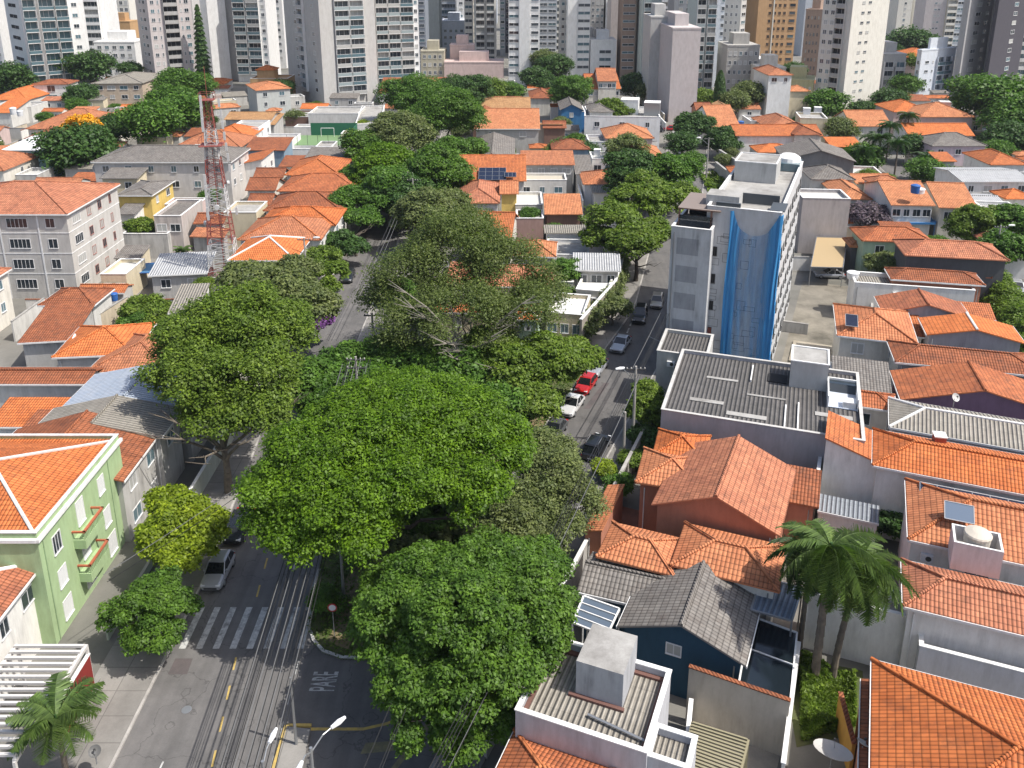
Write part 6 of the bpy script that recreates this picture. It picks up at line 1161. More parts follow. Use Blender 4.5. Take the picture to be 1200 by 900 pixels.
car('black SUV parked at the garden wall of the terracotta house', 'suv', 'black', 203, pos=(rl(75.5) + 6.5, 75.5)); car('dark SUV in deep shade left of the tall block', 'suv', 'black', 14, px=(750, 368)); car('pale car at the dim far end of the shaded street', 'hatch', 'beige', 14, px=(770, 352))
car('silver car parked sideways on the lot beside the tall block', 'sedan', 'silver', 95, px=(972, 320))
for lb, k, c, h, px in (('dark blue car at the right edge street, upper', 'hatch', 'blue', 95, (1162, 308)), ('silver pickup facing along the right edge street', 'pickup', 'silver', 95, (1186, 315)), ('white car at the right edge, parked near the hedge', 'hatch', 'silver', 20, (1192, 336)), ('dark blue sedan nearest on the right edge street', 'sedan', 'blue', 20, (1196, 350)), ('grey car at the street end below the hedge', 'hatch', 'grey', 20, (1160, 452)),
    ('white car on the crossroads by the leafless tree, left', 'hatch', 'white', 60, (728, 176)), ('silver car on the crossroads by the leafless tree, right', 'hatch', 'silver', 60, (742, 172)), ('white van-like car near the top of the side street', 'suv', 'white', 13, (790, 160)), ('black car crossing at the top of the side street', 'sedan', 'black', 80, (770, 152)), ('grey car climbing the cypress road', 'hatch', 'grey', 13, (796, 178)), ('white car below the pinkish tower', 'hatch', 'white', 100, (768, 145)), ('red car below the pinkish tower', 'hatch', 'red', 100, (785, 150)), ('white car under the broad upper right tree', 'suv', 'white', 90, (1146, 152))):
    car(lb, k, c, h, px)

# ================================================================ street furniture, mast, roof things
def pole(label, pos, H=8.8, arms=2, lamp=None, rot=0, r=.14, name='utility_pole', mat=None):
    root = empty(name, (pos[0], pos[1], 0), rot, label, 'pole'); m = MB(); m.bar((0, 0, -.2), (0, 0, H), r * 1.25, mat or CONCP, 8, r * .8); m.build('post', root)
    for i in range(arms):
        a = MB(); z = H - .4 - i * .9; a.box(-.95, .95, -.06, .06, z, z + .12, WOOD if 0 else DARKF); ao = a.build('crossarm', root); q = MB()
        for x in (-.85, -.45, .45, .85): q.lathe([(.05, 0), (.07, .08), (.04, .16), (0, .18)], plain('porcelain', (.5, .48, .45), .3), 8, (x, 0, z + .12))
        q.build('insulators', ao)
    if lamp:
        q = MB(); q.bar((0, 0, H - 1.6), (lamp[0] * .8, lamp[1] * .8, H - .1), .04, METAL, 6); ao = q.build('lamp_arm', root); q = MB(); d = Vector((lamp[0], lamp[1], 0)).normalized(); c = Vector((lamp[0], lamp[1], H)); q.bar(c - d * .45, c, .11, plain('lamp_housing', (.7, .71, .72), .4), 8, .17); q.bar(c, c + d * .45, .17, plain('lamp_housing', (.7, .71, .72), .4), 8, .1); q.build('lamp_head', root)
    return root
def cables(label, A, Bq, n, spread=.9, sag=.5, r=.028, seed=0, group=None, hz=.9):
    rn = random.Random(seed); a = Vector(A); b = Vector(Bq); d = (b - a); c = (a + b) / 2; nrm = Vector((-d.y, d.x, 0)).normalized(); root = empty('overhead_cables', c, 0, label, 'cables', group)
    for i in range(n):
        o = nrm * (-spread / 2 + spread * i / max(1, n - 1)) + Vector((0, 0, rn.choice((0, -hz * .5, -hz)))); pts = []
        for k in range(15):
            t = k / 14; p = a.lerp(b, t) + o; p.z -= sag * 4 * t * (1 - t); pts.append(p - c)
        m = MB(); cm = CABLE if rn.random() < .7 else plain('aluminium_wire', (.16, .16, .16), .5)
        for p, q in zip(pts[:-1], pts[1:]): m.bar(p, q, r, cm, 4, cap=False)
        m.build('cable', root)
    return root
cables('thick bundle of overhead cables running along the avenue toward the camera', (-12.3, 18, 8.7), (-15.3, 78, 8.7), 16, 3.0, .5, .026, 1)
cables('overhead cables along the garden walls of the side street, near span', (-6.4, 26, 8.4), (11.9, 76.3, 8.4), 8, 1.3, .6, .022, 2); cables('overhead cables along the side street pavement, far span', (11.9, 76.3, 8.4), (25.5, 116, 8.4), 6, 1.2, .5, .024, 3)
cables('twin service wires over the bottom junction', (-10, 20, 7.4), (-3.2, 52, 7.4), 3, .9, .3, .024, 4); cables('pair of wires crossing the avenue near the yellow tree', (-27.2, 49, 7.2), (-14.9, 71, 7.6), 2, .3, .4, .022, 5); cables('wires over the upper avenue beside the layered tree', (-18.4, 100, 8), (-19, 160, 8), 4, 1, .6, .03, 6)
pole('grey concrete pole at the terracotta house garden wall', (11.9, 76.3), 8.8, 1, (-1.6, -.5)); pole('short thin pole by the garden gate next to the black SUV', (10.6, 73.2), 5.6, 0); pole('concrete pole hidden in the avenue side trees of the square', (-15.3, 78), 9, 2)
pole('leaning-looking pale pole with street lamp up the avenue', (-18.4, 150), 10.5, 1, (-3.2, .5), r=.17); pole('second pale pole beside the street lamp up the avenue', (-17.2, 147), 10, 1, r=.16); pole('grey pole with lamp on the far part of the side street', (42.5, 186), 9.5, 1, (-2.2, 0)); pole('pole beside the dark tree pair on the side street', (30, 150), 9, 2); pole('pole on the shaded pavement left of the tall block', (26.4, 118), 8.8, 1)
pole('pole on the avenue pavement beside the row houses', (-29.5, 118), 8.5, 1, (1.8, 0)); pole('thin grey pole between the glossy tree and the white building', (-3.1, 40.2), 8.4, 1); pole('pole at the east street beyond the hedge', (62.5, 98), 8.5, 1); pole('pole of the street past the right edge houses', (72.5, 124), 8.5, 1, (1.6, 0)); pole('striped-looking white pole among the crowns at the avenue bend', (-15.9, 92), 7.8, 1)
pole('dark traffic signal post on the bottom pavement island', (-13.2, 41.9), 5.2, 0, None, r=.08, mat=METAL)
def street_lamp(label, pos, H, heads):
    root = empty('street_lamp', (pos[0], pos[1], 0), 0, label, 'street lamp'); m = MB(); m.bar((0, 0, 0), (0, 0, H), .13, METAL, 8, .08); m.build('post', root)
    hm = plain('lamp_housing', (.7, .71, .72), .4)
    for hx, hy in heads:
        d = Vector((hx, hy, 0)); u = d.normalized(); e = d + Vector((0, 0, H + .25)); m = MB(); m.tube([Vector((0, 0, H - .3)), d * .55 + Vector((0, 0, H + .2)), e], [.04, .035, .03], METAL, 6); ao = m.build('lamp_arm', root)
        m = MB(); m.bar(e - u * .1, e + u * .38, .09, hm, 8, .15); m.bar(e + u * .38, e + u * .78, .15, hm, 8, .08); m.build('lamp_head', ao)
    return root
street_lamp('grey street lamp with two elongated white heads at the bottom edge', (-9.9, 33.6), 9.0, [(.9, 1.0), (-.2, -1.1)]); street_lamp('street lamp with one white head over the bottom avenue edge', (-12.2, 33.2), 8.6, [(.15, .9)]); street_lamp('street lamp in shade at the square tip by the crosswalk', (-12.6, 54.5), 7.4, [(-.9, -.3)])
def sign(label, pos, H, shape, col, face=(0, -1)):
    root = empty('traffic_sign', (pos[0], pos[1], .15), math.atan2(face[1], face[0]) + math.pi / 2, label, 'sign'); m = MB(); m.bar((0, 0, 0), (0, 0, H), .03, METAL, 6); m.build('post', root); m = MB(); n = 8 if shape == 'stop' else 20; m.bar((0, -.05, H - .1), (0, -.03, H - .1), .34, col, n); po = m.build('plate', root)
    q = MB(); q.bar((0, -.055, H - .1), (0, -.052, H - .1), .25, plain('sign_white', (.7, .7, .7), .5), n) if shape != 'stop' else q.box(-.2, .2, -.054, -.0505, H - .15, H - .05, plain('sign_white', (.7, .7, .7), .5)); q.build('symbol', po); return root
sign('round traffic sign on a thin post near the square tip', (-12.6, 50.8), 2.6, 'round', plain('sign_red', (.4, .02, .02), .5)); sign('octagonal stop sign at the junction corner', (-6.9, 52.5), 2.5, 'stop', plain('sign_red', (.4, .02, .02), .5), (.3, -1))
def mast():
    root = empty('radio_mast', (-41.2, 118.0, 0), R(10), 'tall red and white lattice radio mast hung with antenna panels', 'radio mast'); H = 28; red = plain('mast_red', (.26, .07, .055), .7); wht = plain('mast_white', (.5, .5, .5), .6); N = 7
    wd = lambda z: 1.75 * (1 - z / H) + .42
    for s in range(N):
        m = MB(); z0, z1 = H * s / N, H * (s + 1) / N; mt = red if s % 2 == 0 else wht; k = 4
        for i in range(k):
            a, b = z0 + (z1 - z0) * i / k, z0 + (z1 - z0) * (i + 1) / k; wa, wb = wd(a), wd(b); ca = [(wa, wa), (-wa, wa), (-wa, -wa), (wa, -wa)]; cb = [(wb, wb), (-wb, wb), (-wb, -wb), (wb, -wb)]
            for j in range(4):
                l = (j + 1) % 4; m.bar((*ca[j], a), (*cb[j], b), .065, mt, 4); m.bar((*ca[j], a), (*cb[l], b), .04, mt, 4); m.bar((*ca[l], a), (*cb[j], b), .04, mt, 4); m.bar((*cb[j], b), (*cb[l], b), .04, mt, 4)
        m.build('lattice_section', root)
    for z, w in ((H, .95), (H * .78, 1.5)):
        m = MB(); m.box(-w, w, -w, w, z, z + .08, red); 
        for a, b in (((-w, -w), (w, -w)), ((w, -w), (w, w)), ((w, w), (-w, w)), ((-w, w), (-w, -w))): m.bar((*a, z + 1), (*b, z + 1), .035, red, 4); m.bar((*a, z), (*a, z + 1), .035, red, 4)
        m.build('platform', root)
    m = MB(); m.bar((0, 0, 0), (0, 0, 0 + H + 4.5), .09, red, 6, .04); m.build('spire', root)
    for i in range(22):
        a = i * 2.1; z = H * (.42 + .6 * ((i * 7) % 11) / 11); w = wd(z) + 1.0; x, y = w * math.cos(a), w * math.sin(a); m = MB(); h = 1.1 + .35 * (i % 3); m.box(x - .15, x + .15, y - .12, y + .12, z, z + h, wht); m.bar((x, y, z - .2), (x, y, z + h + .3), .03, METAL, 5); m.bar((x, y, z + .3), (x * .4, y * .4, z + .3), .03, METAL, 4); m.build('antenna_panel', root)
    for i in range(5):
        a = 1 + i * 1.9; z = H * (.28 + .1 * i); w = wd(z) + .35; c = Vector((w * math.cos(a), w * math.sin(a), z)); d = Vector((math.cos(a), math.sin(a), 0)); m = MB(); m.bar(c, c + d * .35, .34, wht, 14); m.build('drum_antenna', root)
    m = MB()
    for i in range(3): m.bar((.1 + .08 * i, .1, 0), (.1 + .08 * i, .1, H), .03, DARKF, 4)
    m.build('feeder_cables', root)
mast()
def tank(label, pos, r, h, col, group='water tanks', name='water_tank', lid=True):
    o = empty(name, pos, 0, label, 'water tank', group); m = MB(); m.lathe([(r * .88, 0), (r * .95, h * .3), (r, h * .75), (r * 1.04, h * .78), (r * 1.04, h * .84)], col, 18); m.build('vessel', o)
    m = MB(); m.lathe([(r * 1.06, h * .841), (r * .98, h * .9), (r * .45, h), (r * .2, h * 1.02), (0, h * 1.02)], col, 18); m.build('lid', o); return o
def on(px, py, h): p = G(px, py, h); return (p.x, p.y, h)
BLUET = plain('blue_tank_plastic', (.03, .12, .38), .5); BEIGET = plain('beige_tank', (.55, .50, .42), .7); WHT = plain('white_tank', (.66, .67, .68), .6)
rt = empty('tank_plinth', on(1142, 648, 7.2), -R(22), 'open white masonry box on the orange roof holding the beige tank', 'tank plinth'); m = MB()
for q in ((-1.5, 1.5, -1.1, -.95), (-1.5, 1.5, .95, 1.1), (-1.5, -1.35, -.95, .95), (1.35, 1.5, -.95, .95)): m.box(*q, -.9, 1.25, LAVW, TRIM)
m.box(-1.35, 1.35, -.95, .95, -.4, .1, CONC); m.build('masonry', rt)
tank('large beige ribbed water tank in its masonry box', (rt.location.x, rt.location.y, 7.32), .85, 1.7, BEIGET)
tank('blue water tank on the roof ridge of the blue-canopy house', on(1072, 226, 8.6), .75, 1.5, BLUET); tank('grey water tank under the blue one', on(1076, 229, 7.2), 1.0, 1.4, WHT)
tank('pair of white drums at the left edge, left drum', on(16, 134, 5), .9, 2.0, WHT); tank('white drum next to a grey flat roof at the left edge, right drum', on(24, 136, 5), .8, 1.6, WHT); tank('blue drum on the roof of the blank white building', on(729, 126, 9.2), .8, 1.6, BLUET); tank('blue drum on the yard roof of the small grey house', on(1150, 186, 4.6), .8, 1.3, BLUET)
tank('blue drum behind the yellow-walled terrace left of the mast', on(134, 352, 3), .5, 1.1, BLUET); tank('white tank on the roof of the long white corrugated house', on(999, 326, 5.0), .8, 1.0, WHT); tank('blue drum right of the wall-like flat house', on(868, 146, 5), .8, 1.0, BLUET)
def dish(label, pos, r, az, el=.9, col=None):
    o = empty('satellite_dish', pos, az, label, 'satellite dish', 'satellite dishes'); m = MB(); m.bar((0, 0, -.6), (0, 0, .3), .04, METAL, 6); m.build('stand', o); m = MB(); c = col or plain('dish_grey', (.50, .49, .47), .5)
    n = 20
    for k in range(4):
        for i in range(n):
            f = lambda rr, a: Vector((rr * math.cos(a), -rr * rr / r * .32 * 1.0 - 0, rr * math.sin(a)))
            a0, a1 = 2 * math.pi * i / n, 2 * math.pi * (i + 1) / n; r0, r1 = r * k / 4, r * (k + 1) / 4; P = [f(r0, a0), f(r0, a1), f(r1, a1), f(r1, a0)]
            Q = [Matrix.Rotation(-el, 3, 'X') @ p + Vector((0, -.05, .4)) for p in P]; m.poly(Q if k else [Q[0], Q[2], Q[3]], c, smooth=True)
    m.build('reflector', o); q = MB(); a = Matrix.Rotation(-el, 3, 'X'); t = a @ Vector((0, -r * .9, 0)) + Vector((0, -.05, .4)); q.bar(a @ Vector((0, 0, -r * .8)) + Vector((0, -.05, .4)), t, .02, METAL, 4); q.bar(t, t + Vector((0, .1, 0)), .07, DARKF, 8); q.build('feed_horn', o); return o
dish('big oval beige satellite dish in the bottom right yard', on(974, 893, 2.2), 1.1, 2.6, 1.2); dish('small round dish on a post beside the big oval dish', on(1010, 880, 4.0), .42, 2.2, 1.0); dish('dark grey dish on the wall of the large pale house', on(116, 200, 7), 1.1, .4, .3); dish('small white dish near the solar collector on the orange roof', on(1118, 470, 6.8), .4, .3, .6); dish('round dark dish over the bottom left pavement', on(112, 886, 1.2), .35, .5, .9, plain('dish_dark', (.12, .12, .12), .5))
def panel(label, p, w, d, tilt, rz, cells=(3, 2), cat='solar panel', name='solar_panel', mat=None):
    o = empty(name, p, rz, label, cat); m = MB(); M = Matrix.Rotation(tilt, 4, 'X'); m.box(-w/2, w/2, -d/2, d/2, 0, .07, mat or plain('solar_cells', (.012, .018, .04), .12, 0, .8), M=M); m.build('cells', o); f = MB()
    for i in range(cells[0] + 1): x = -w/2 + w * i / cells[0]; f.box(x - .03, x + .03, -d/2, d/2, .071, .09, METAL, M=M)
    for i in range(cells[1] + 1): y = -d/2 + d * i / cells[1]; f.box(-w/2, w/2, y - .03, y + .03, .091, .105, METAL, M=M)
    f.build('panel_frame', o); return o
panel('dark solar panel lying on the orange roof in the centre', on(577, 204, 7.0), 5.2, 4.6, R(17), 0, (4, 3)); panel('smaller solar panel right of the dark one', on(598, 205, 7.1), 2.2, 1.6, R(17), 0, (3, 1)); panel('square grey solar collector beside the beige tank', on(1124, 601, 8.2), 1.9, 1.5, R(22), -R(22), (1, 1), mat=plain('collector_glass', (.12, .16, .22), .1, 0, .8))
panel('dark skylight panel on the hip roof by the parking lot', on(998, 376, 7.2), 1.3, 1.9, R(22), -R(17), (1, 1)); panel('row of dark collector panels behind the long orange roof', on(1150, 586, 7.0), 8.5, 1.1, R(12), -R(22), (7, 1))
# glazed canopy, pergolas, awnings, walls
def canopy(label, P4, h, n, glass, frame, name='canopy', posts=True, cat='canopy', bars=.05):
    """P4: near-left, near-right, far-right, far-left corners as world points at height h"""
    c = sum(P4, Vector((0, 0, 0))) / 4; o = empty(name, (c.x, c.y, 0), 0, label, cat); Q = [Vector((p.x - c.x, p.y - c.y, h)) for p in P4]; m = MB(); m.poly(Q, glass, [(0, 0), ((Q[1] - Q[0]).length, 0), ((Q[1] - Q[0]).length, (Q[3] - Q[0]).length), (0, (Q[3] - Q[0]).length)]); m.build('sheet', o); f = MB()
    for a, b in zip(Q, Q[1:] + Q[:1]): f.bar(a + Vector((0, 0, .03)), b + Vector((0, 0, .03)), bars * 1.6, frame, 4)
    for i in range(1, n): t = i / n; f.bar(Q[0].lerp(Q[3], t) + Vector((0, 0, .05)), Q[1].lerp(Q[2], t) + Vector((0, 0, .05)), bars, frame, 4)
    f.build('canopy_frame', o)
    if posts:
        for q in Q: p = MB(); p.bar((q.x, q.y, 0), q, .06, frame, 6); p.build('post', o)
    return o
g4 = lambda pts, h: [G(x, y, h) for x, y in pts]
canopy('glass canopy with white bars beside the grey tiled wing', g4([(671, 730), (711, 746), (726, 714), (684, 699)], 4.0), 4.0, 4, plain('canopy_glass', (.10, .13, .17), .15, 0, .7), TRIM)
canopy('sandy brown sheet awning over the parking lot', g4([(950, 313), (988, 314), (993, 279), (957, 278)], 3.0), 3.0, 1, plain('sandy_sheet', (.42, .31, .17), .8), METAL)
canopy('blue-grey ribbed metal roof at the top of the narrow yard beside the navy house', g4([(880, 715), (928, 728), (940, 690), (892, 676)], 4.6), 4.6, 1, corrm((.26, .32, .40), (.2, .25, .32), name='blue_grey_roof'), METAL)
canopy('dark glass roof with white bars in the narrow yard', g4([(866, 800), (926, 822), (934, 742), (880, 722)], 3.4), 3.4, 2, plain('dark_roof_glass', (.012, .018, .024), .12, 0, .7), TRIM)
canopy('small blue awning by the white sheet-roofed shed', g4([(163, 320), (187, 320), (192, 308), (170, 309)], 2.6), 2.6, 1, plain('blue_awning', (.06, .17, .32), .6), BLUET)
canopy('blue canopy along the front of the strip-windowed white house', g4([(1052, 262), (1096, 262), (1096, 256), (1052, 256)], 3.4), 3.4, 1, plain('blue_canopy', (.05, .20, .45), .6), plain('blue_post', (.04, .18, .42), .5), bars=.14)
canopy('grey slab canopy over the narrow court with pale parapet bars', g4([(1003, 570), (1030, 578), (1032, 561), (1006, 554)], 3.6), 3.6, 3, plain('tan_slab', (.36, .30, .2), .8), TRIM)
canopy('green translucent sheet beside the row house trees', g4([(380, 236), (390, 236), (392, 228), (382, 228)], 5.5), 5.5, 1, plain('green_sheet', (.04, .30, .22), .5), METAL)
def pergola(label, P4, h, n, mat, posts, top=.14):
    c = sum(P4, Vector((0, 0, 0))) / 4; o = empty('pergola', (c.x, c.y, 0), 0, label, 'pergola'); Q = [Vector((p.x - c.x, p.y - c.y, h)) for p in P4]; f = MB()
    for a, b in ((Q[0], Q[3]), (Q[1], Q[2])): f.bar(a, b, .16, mat, 4)
    f.build('beam', o)
    for i in range(n): t = (i + .5) / n; s = MB(); s.bar(Q[0].lerp(Q[3], t) + Vector((0, 0, .2)), Q[1].lerp(Q[2], t) + Vector((0, 0, .2)), top, mat, 4); s.build('slat', o)
    if posts:
        for q in Q: p = MB(); p.bar((q.x, q.y, 0), q, .12, mat, 4); p.build('post', o)
    return o
pg = [Vector((-32.4, 37.8, 0)), Vector((-27.7, 37.8, 0)), Vector((-27.7, 46.4, 0)), Vector((-32.2, 46.4, 0))]
pergola('white slatted carport pergola in front of the bottom left house', pg, 3.4, 17, plain('weathered_white_timber', (.58, .56, .54), .7), True, .12)
pergola('olive-grey slatted pergola in the yard right of the white building', g4([(800, 900), (862, 925), (876, 868), (812, 848)], 2.6), 2.6, 14, plain('olive_slats', (.26, .235, .15), .8), True, .08)
def wall(label, a, b, h, t=.18, mat=None, cope=None, z0=0, name='boundary_wall', cat='wall'):
    a = Vector((a[0], a[1], 0)); b = Vector((b[0], b[1], 0)); L = (b - a).length; o = empty(name, ((a + b) / 2).to_tuple(), math.atan2((b - a).y, (b - a).x), label, cat); o['kind'] = 'thing'; m = MB(); m.box(-L/2, L/2, -t/2, t/2, z0 - .1, h, mat or WHITE); m.build('masonry', o)
    c = MB(); c.box(-L/2 - .03, L/2 + .03, -t/2 - .05, t/2 + .05, h + .003, h + .08, cope or TRIM); c.build('coping', o); return o
P = lambda x, y, h=0: G(x, y, h)
wall('long white property wall running between the narrow yard and the palm garden', P(936, 753, 3), P(918, 895, 3), 3.0); wall('beige plastered wall with tiled coping behind the concrete courtyard', P(808, 781, 4.2), P(926, 821, 4.2), 4.2, .2, wallm((.47, .43, .37), .4), DULL); wall('white stub wall between courtyard and beige plastered wall', P(806, 862, 2.2), P(810, 820, 2.2), 2.2)
wall('mustard yellow wall along the palm garden by the narrow orange lean-to', P(985, 812, 2.4), P(1001, 872, 2.4), 2.4, .2, wallm((.50, .27, .06), .4), DULL)
wall('maroon gate wall under the white pergola', (-27.65, 42.6), (-27.65, 46.4), 2.7, .14, wallm((.24, .035, .03), .2), TRIM); wall('low kerb wall in front of the pale green building', (-28.6, 50.6), (-28.6, 63.5), .7, .14, wallm((.42, .48, .38), .3), KERB)
wall('tall shaded street wall with grey parapet, left side of the side street, lower part', (rl(98) - 2.6, 98.5), (rl(112) - 2.6, 112), 4.2, .3, wallm((.40, .36, .31), .8), TRIM); wall('tall shaded street wall with grey parapet, left side of the side street, upper part', (rl(112) - 2.6, 112), (rl(134) - 2.8, 134), 4.2, .3, wallm((.40, .36, .31), .8), TRIM)
wall('garden wall with gate along the pavement before the terracotta house', (rl(66) + 11, 66), (rl(82) + 11, 82), 2.4, .2, wallm((.42, .40, .37), .5), KERB); wall('low wall of the white building along the side street pavement', (rl(40) + 11.2, 41), (rl(62) + 11, 62), 2.2, .2, wallm((.48, .47, .45), .6), TRIM)
p0 = D2v * (14.5) + Vector((bb.location.x, bb.location.y, 0)); wall('weathered wall along the right side of the parking lot', p0 - D1v * 16, p0 + D1v * 24, 2.6, .2, DIRTYW, CONC)
wall('cross wall inside the parking lot between two concrete slabs', P(903, 386), P(946, 392), 1.4, .3, DIRTYW, CONC); wall('white property wall behind the hip house by the parking lot', P(958, 560, 5), P(975, 425, 5), 5.0, .2, wallm((.56, .56, .56), .5), TRIM)
wall('pale wall of the yard between mast shed and little gatehouse', P(118, 395), P(152, 372), 3.0, .2, wallm((.58, .5, .38), .6), CONC); wall('blotched wall behind the mast foot running to the hip house', P(238, 352, 0), P(305, 352, 0), 3.4, .25, DIRTYW, CONC); wall('white yard wall of the row house corner', P(345, 345), P(372, 348), 2.4, .2, WHITE); wall('white front wall of the sports court', P(340, 190), P(417, 190), 3.2, .3, SLT)
wall('long white wall in front of the upper right warehouse', P(1060, 190), P(1135, 228), 2.6, .2, WHITE); wall('grey ramp wall by the cypress road, lower', P(838, 205), P(858, 222), 3.0, .4, wallm((.42, .41, .39), .6), CONC); wall('grey ramp wall by the cypress road, upper', P(842, 192), P(872, 212), 3.4, .4, wallm((.42, .41, .39), .6), CONC); wall('timber-coloured wall at the right edge street', P(1182, 450), P(1206, 510), 2.2, .3, CREAM, CONC)
wall('garden wall facing the avenue, shaded by the forked-trunk tree', (-28.0, 66), (-28.0, 78), 2.0, .16, wallm((.45, .48, .42), .5), TRIM); wall('row house front wall along the avenue pavement', (-31.5, 88), (-30.3, 112), 1.6, .16, OFFW, TRIM)
# sports court
sc_ = G(380, 178); court = empty('sports_court', (sc_.x, sc_.y, 0), 0, 'small green sports court fenced with green netting', 'sports court'); m = MB(); cw, cd = 15, 13; m.box(-cw/2, cw/2, -cd/2, cd/2, 0, 3.0, SLT, plain('court_green', (.16, .26, .12), .8)); m.build('court_floor', court); f = MB()
gn = plain('green_net', (.02, .13, .07), .8); f.box(-cw/2 + 3, cw/2, cd/2 - .1, cd/2, 3.0, 6.2, gn); f.box(cw/2 - .1, cw/2, -1, cd/2, 3.0, 6.0, gn); f.build('fence_net', court); q = MB()
for a, b in (((-1.5, 4.6, 3), (-1.5, 4.6, 5.2)), ((1.8, 4.6, 3), (1.8, 4.6, 5.2)), ((-1.5, 4.6, 5.2), (1.8, 4.6, 5.2))): q.bar(a, b, .07, TRIM, 6)
q.build('goal', court); q = MB()
for x in np.linspace(-cw/2, cw/2, 7): q.bar((x, -cd/2 + .1, 3), (x, -cd/2 + .1, 5.6), .05, DARKF, 4)
q.build('fence_posts', court)
# stairs near the left edge
st0 = G(66, 478); sr = empty('outdoor_stairs', (st0.x, st0.y, 0), R(-8), 'white outdoor staircase between white side walls at the left', 'stairs'); m = MB()
for i in range(11): m.box(-1.0, 1.0, i * .55, (i + 1) * .55, 0, .4 + i * .42, CONC if 0 else OFFW)
m.build('steps', sr)
for x in (-1.25, 1.05):
    m = MB(); m.poly([(x, 0, 0), (x, 6.4, 0), (x, 6.4, 5.8), (x, 0, 1.0)], WHITE); m.poly([(x + .2, 0, 0), (x + .2, 6.4, 0), (x + .2, 6.4, 5.8), (x + .2, 0, 1.0)][::-1], WHITE); m.poly([(x, 0, 1.0), (x, 6.4, 5.8), (x + .2, 6.4, 5.8), (x + .2, 0, 1.0)][::-1], TRIM); m.poly([(x, 0, 0), (x, 0, 1), (x + .2, 0, 1), (x + .2, 0, 0)][::-1], WHITE); m.build('side_wall', sr)
# yard slabs
LOT = groundm('lot_concrete', (.27, .245, .20), (.17, .155, .125), .4, .8, (.07, .065, .05)); q0 = Vector((bb.location.x, bb.location.y, 0)) + D2v * 4.9
sheet('parking_lot', [(q0 - D1v * 16).to_tuple()[:2], (q0 + D2v * 9.4 - D1v * 16).to_tuple()[:2], (q0 + D2v * 9.4 + D1v * 24).to_tuple()[:2], (q0 + D1v * 24).to_tuple()[:2]], .006, LOT)
for a, b in ((-13, -7.2), (-5.8, .5)):
    pts = [q0 + D2v * .8 + D1v * a, q0 + D2v * 5.8 + D1v * a, q0 + D2v * 5.8 + D1v * b, q0 + D2v * .8 + D1v * b]; slab_poly('lot_slab', [(p.x, p.y) for p in pts], 0, .25, groundm('pale_slab', (.42, .38, .30), (.33, .29, .23), .7, .6, (.16, .14, .10)), LOT)
sheet('courtyard_floor', [(p.x, p.y) for p in (G(795, 905), G(900, 945), G(925, 840), G(815, 800))], .01, groundm('court_concrete', (.38, .34, .28), (.27, .25, .22), .8, .7, (.12, .10, .08)))
sheet('courtyard_floor', [(p.x, p.y) for p in (G(690, 660), G(745, 670), G(756, 600), G(715, 590))], .01, groundm('terracotta_paving', (.32, .13, .08), (.24, .10, .065), .8, .4))
# laundry and chairs are too small to read; roof boxes of the far flat blocks
for lb, x, y, h, s, c in (('white air-conditioning box on the stepped white flat roofs', 700, 181, 5.0, 1.4, WHT), ('grey roof shed on the cream apartment roof', 716, 100, 9.0, 2.2, METAL), ('white roof box on the beige flat-roofed house, left', 945, 133, 7.0, 1.8, WHT), ('white roof box on the beige flat-roofed house, right', 958, 132, 7.0, 1.8, WHT), ('dark attic box on the blank white building, right end', 764, 134, 8.0, 4.0, METAL), ('white attic box on the blank white building, middle', 738, 132, 8.0, 4.5, SLT), ('small box chimney on the orange roof at the lower right', 1100, 519, 7.0, .9, REDB), ('brick chimney on the pinkish building roof', 1106, 128, 7.0, 2.6, PINKW), ('white chimney stack on the large pale house', 232, 178, 9.2, 1.6, SLT)):
    o = empty('roof_box', on(x, y, h), -R(12), lb, 'roof box'); m = MB(); m.box(-s/2, s/2, -s/2, s/2, -.3, s * .8, c); m.build('box_body', o); m = MB(); m.box(-s/2 - .06, s/2 + .06, -s/2 - .06, s/2 + .06, s * .8 + .003, s * .8 + .1, TRIM); m.build('box_lid', o)

# ================================================================ crowded back yards: sheds, yard walls and shrubs between the houses
def corners(c, W, D, rot, m=0.0):
    a = R(rot); e = Vector((math.cos(a), -math.sin(a))); f = Vector((math.sin(a), math.cos(a))); c = Vector((c[0], c[1])); return [c + e * (sx * (W / 2 + m)) + f * (sy * (D / 2 + m)) for sx, sy in ((-1, -1), (1, -1), (1, 1), (-1, 1))]
def sat(A, Bq):
    for P_ in (A, Bq):
        for i in range(2):
            ax = (P_[i + 1] - P_[i]).normalized(); a = [p.dot(ax) for p in A]; b = [p.dot(ax) for p in Bq]
            if max(a) < min(b) or max(b) < min(a): return False
    return True
OCC = []
for lb, c, W, D, rot, h in BUILT:
    o = next((x for x in scene.objects if x.get('label') == lb), None)
    if o is not None: c = o.location
    OCC.append((corners(c, W, D, rot), lb, rot, c))
def road_near(x, y, m=3.2):
    if -32.5 < x < -13 and y < 60: return True
    ax = -23.3 if y > 90 else -21.5
    if abs(x - ax) < 7.2 + (4 if y < 95 else 0): return True
    if -20 < x < rl(max(y, 20)) and y < 99: return True
    if rl(y) - 3.6 < x < rl(y) + 11.3: return True
    t = np.interp(y, [p[1] for p in RSC], [p[0] for p in RSC])
    if abs(x - t) < 8.2: return True
    if (Vector((x, y)) - Vector((q0.x + D2v.x * 4.5 + D1v.x * 4, q0.y + D2v.y * 4.5 + D1v.y * 4))).length < 21: return True
    return False
rn = random.Random(2024); used = set(); cnt = 0
